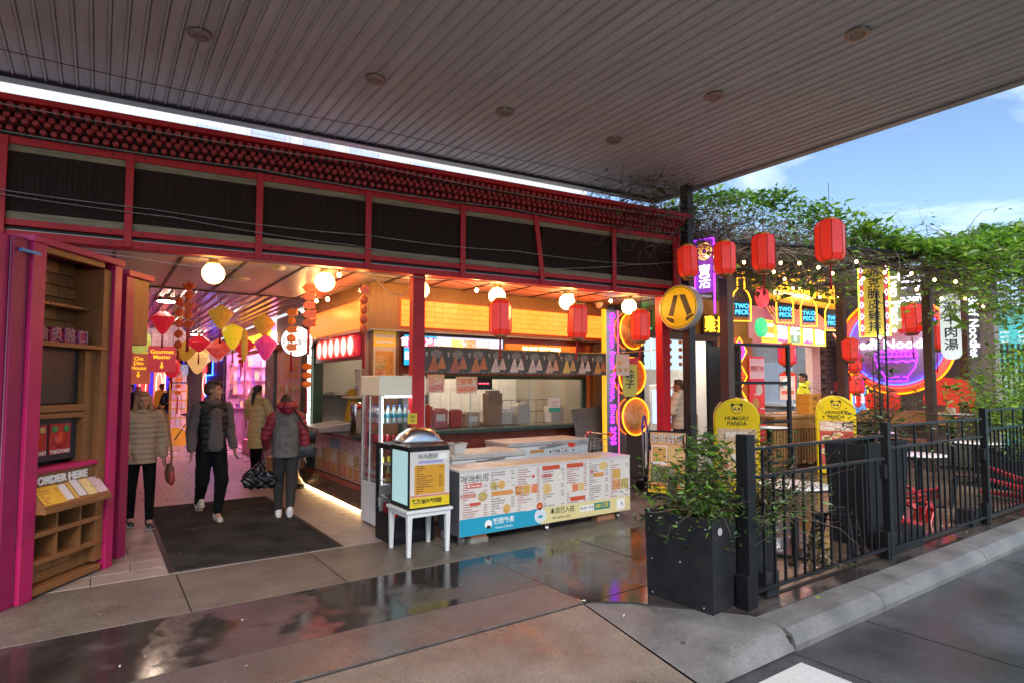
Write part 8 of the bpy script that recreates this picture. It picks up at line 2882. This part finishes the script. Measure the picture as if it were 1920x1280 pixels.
person('red haired person beside the one in navy', (1.05, 22.3, 0), R(30), 1.66, {},
       [('jacket', M('jacket_plum', (.05, .03, .06), .6), .86, .02, .03, .95, None, .03)], (jean, .012, .01), (M('trainer_black', (.02, .02, .022), .5), soleb), ('long', M('hair_red', (.22, .05, .02), .5)), near=False)
# people at the chicken shop
struct(B('step', (8.45, 6.95, 0), (10.9, 7.93, .14), tile_m, bev=.01))
struct(B('step', (11.0, 7.35, 0), (15.0, 7.93, .22), tile_m, bev=.01))
person('woman in cream puffer with red hair tie at the chicken shop door', (8.72, 7.25, .14), R(180 + 20), 1.66,
       dict(le=(.26, -.06, 1.13), lw=(.16, -.22, 1.10), re=(-.27, 0, 1.13), rw=(-.27, -.06, .9)),
       [('puffer_jacket', M('puffer_cream', (.58, .44, .32), .5, var=.1), .80, .05, .035, .95, quilt(.10, .013), .035)], (cloth('slacks_grey', (.045, .042, .042)), .012, .01), (M('trainer_black', (.02, .02, .022), .5), soleb), ('bun', brown), near=False)
tag(MB().ell((0, 0, 0), (.035, .03, .025), 10).obj('hair_tie', redp, loc=(8.75, 7.34, 1.74)), 'red hair tie on the woman in cream puffer', 'hair tie')
pbg2 = thing('paper_bag', 'brown paper bag held by the woman in cream puffer', 'bag', (9.06, 7.2, .78), R(20))
B('sack', (-.09, -.05, 0), (.09, .05, .38), M('kraft_paper', (.35, .19, .11), .7, var=.2), pbg2, bev=.006)
MB().tube([(-.05, 0, .38), (-.04, 0, .46), (.04, 0, .46), (.05, 0, .38)], .005, 5).obj('handle', M('kraft_paper', (.35, .19, .11), .7), pbg2)
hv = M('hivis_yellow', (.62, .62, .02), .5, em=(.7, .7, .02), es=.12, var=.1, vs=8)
person('man in a yellow hooded work jacket with black hem waiting at the hatch', (13.55, 7.62, .22), R(180 + 30), 1.76, dict(yaw=R(35)),
       [('work_jacket', hv, .98, .015, .035, .95, wrinkle(.006), .05), ('jacket_hem', M('hem_black', (.02, .02, .02), .6), .80, .035, .02, 0, None, 0)], (cloth('slacks_grey', (.045, .042, .042)), .015, .01), (M('trainer_black', (.02, .02, .022), .5), soleb), ('short', blackh), near=False)
person('second courier in yellow jacket bending behind the crispy chicken board', (13.0, 6.55, 0), R(150), 1.62, dict(hd=(0, -.16, 1.56), ne=(0, -.08, 1.45)),
       [('work_jacket', hv, .86, .02, .035, .95, wrinkle(.006), .06)], (cloth('slacks_grey', (.045, .042, .042)), .015, .01), (M('trainer_black', (.02, .02, .022), .5), soleb), ('short', blackh), near=False)

# steel bin, cartons and a blue sack beside the hatch
bn = thing('steel_bin', 'stainless steel bin standing beside the tiled plinth', 'bin', (2.76, 10.35, 0))
MB().lathe([(0, 0), (.15, 0), (.15, .48), (.135, .50), (.135, .52), (.155, .525), (.155, .56), (.10, .60), (0, .61)], 24).obj('drum', steel, bn)
MB().lathe([(.152, .0), (.156, .0), (.156, .04), (.152, .04)], 24).obj('base_ring', black, bn)
tag(B('cardboard_carton', (2.5, 11.0, 0), (2.85, 11.35, .45), M('carton_brown2', (.38, .22, .10), .7, var=.2), bev=.004), 'brown cardboard carton behind the steel bin', 'carton')
m_ = MB()
capsule(m_, (-.1, 0, .12), (.12, 0, .10), .13, .12)
sk = skinned(m_, 'blue_sack', M('sack_blue', (.01, .04, .25), .4), None, .016, 2, wrinkle(.01))
sk.location = (2.72, 10.75, .42)
tag(sk, 'blue plastic sack resting on the carton by the bin', 'sack')

# bits of litter and fallen leaves lying on the wet paving
rnd = random.Random(77)
pts = [(rnd.uniform(-.5, 6.5), rnd.uniform(2.9, 6.2), .008) for _ in range(46)] + [(rnd.uniform(.6, 2.2), rnd.uniform(6.4, 9.6), .018) for _ in range(14)] + [(rnd.uniform(4.5, 10), rnd.uniform(2.6, 3.4), .01) for _ in range(60)]
leafset('litter', pts, None, [M('litter_white', (.6, .58, .55), .6), dryl[0], dryl[1], lf[3]], .014, seed=5)
bpy.data.scenes.remove(TMP)
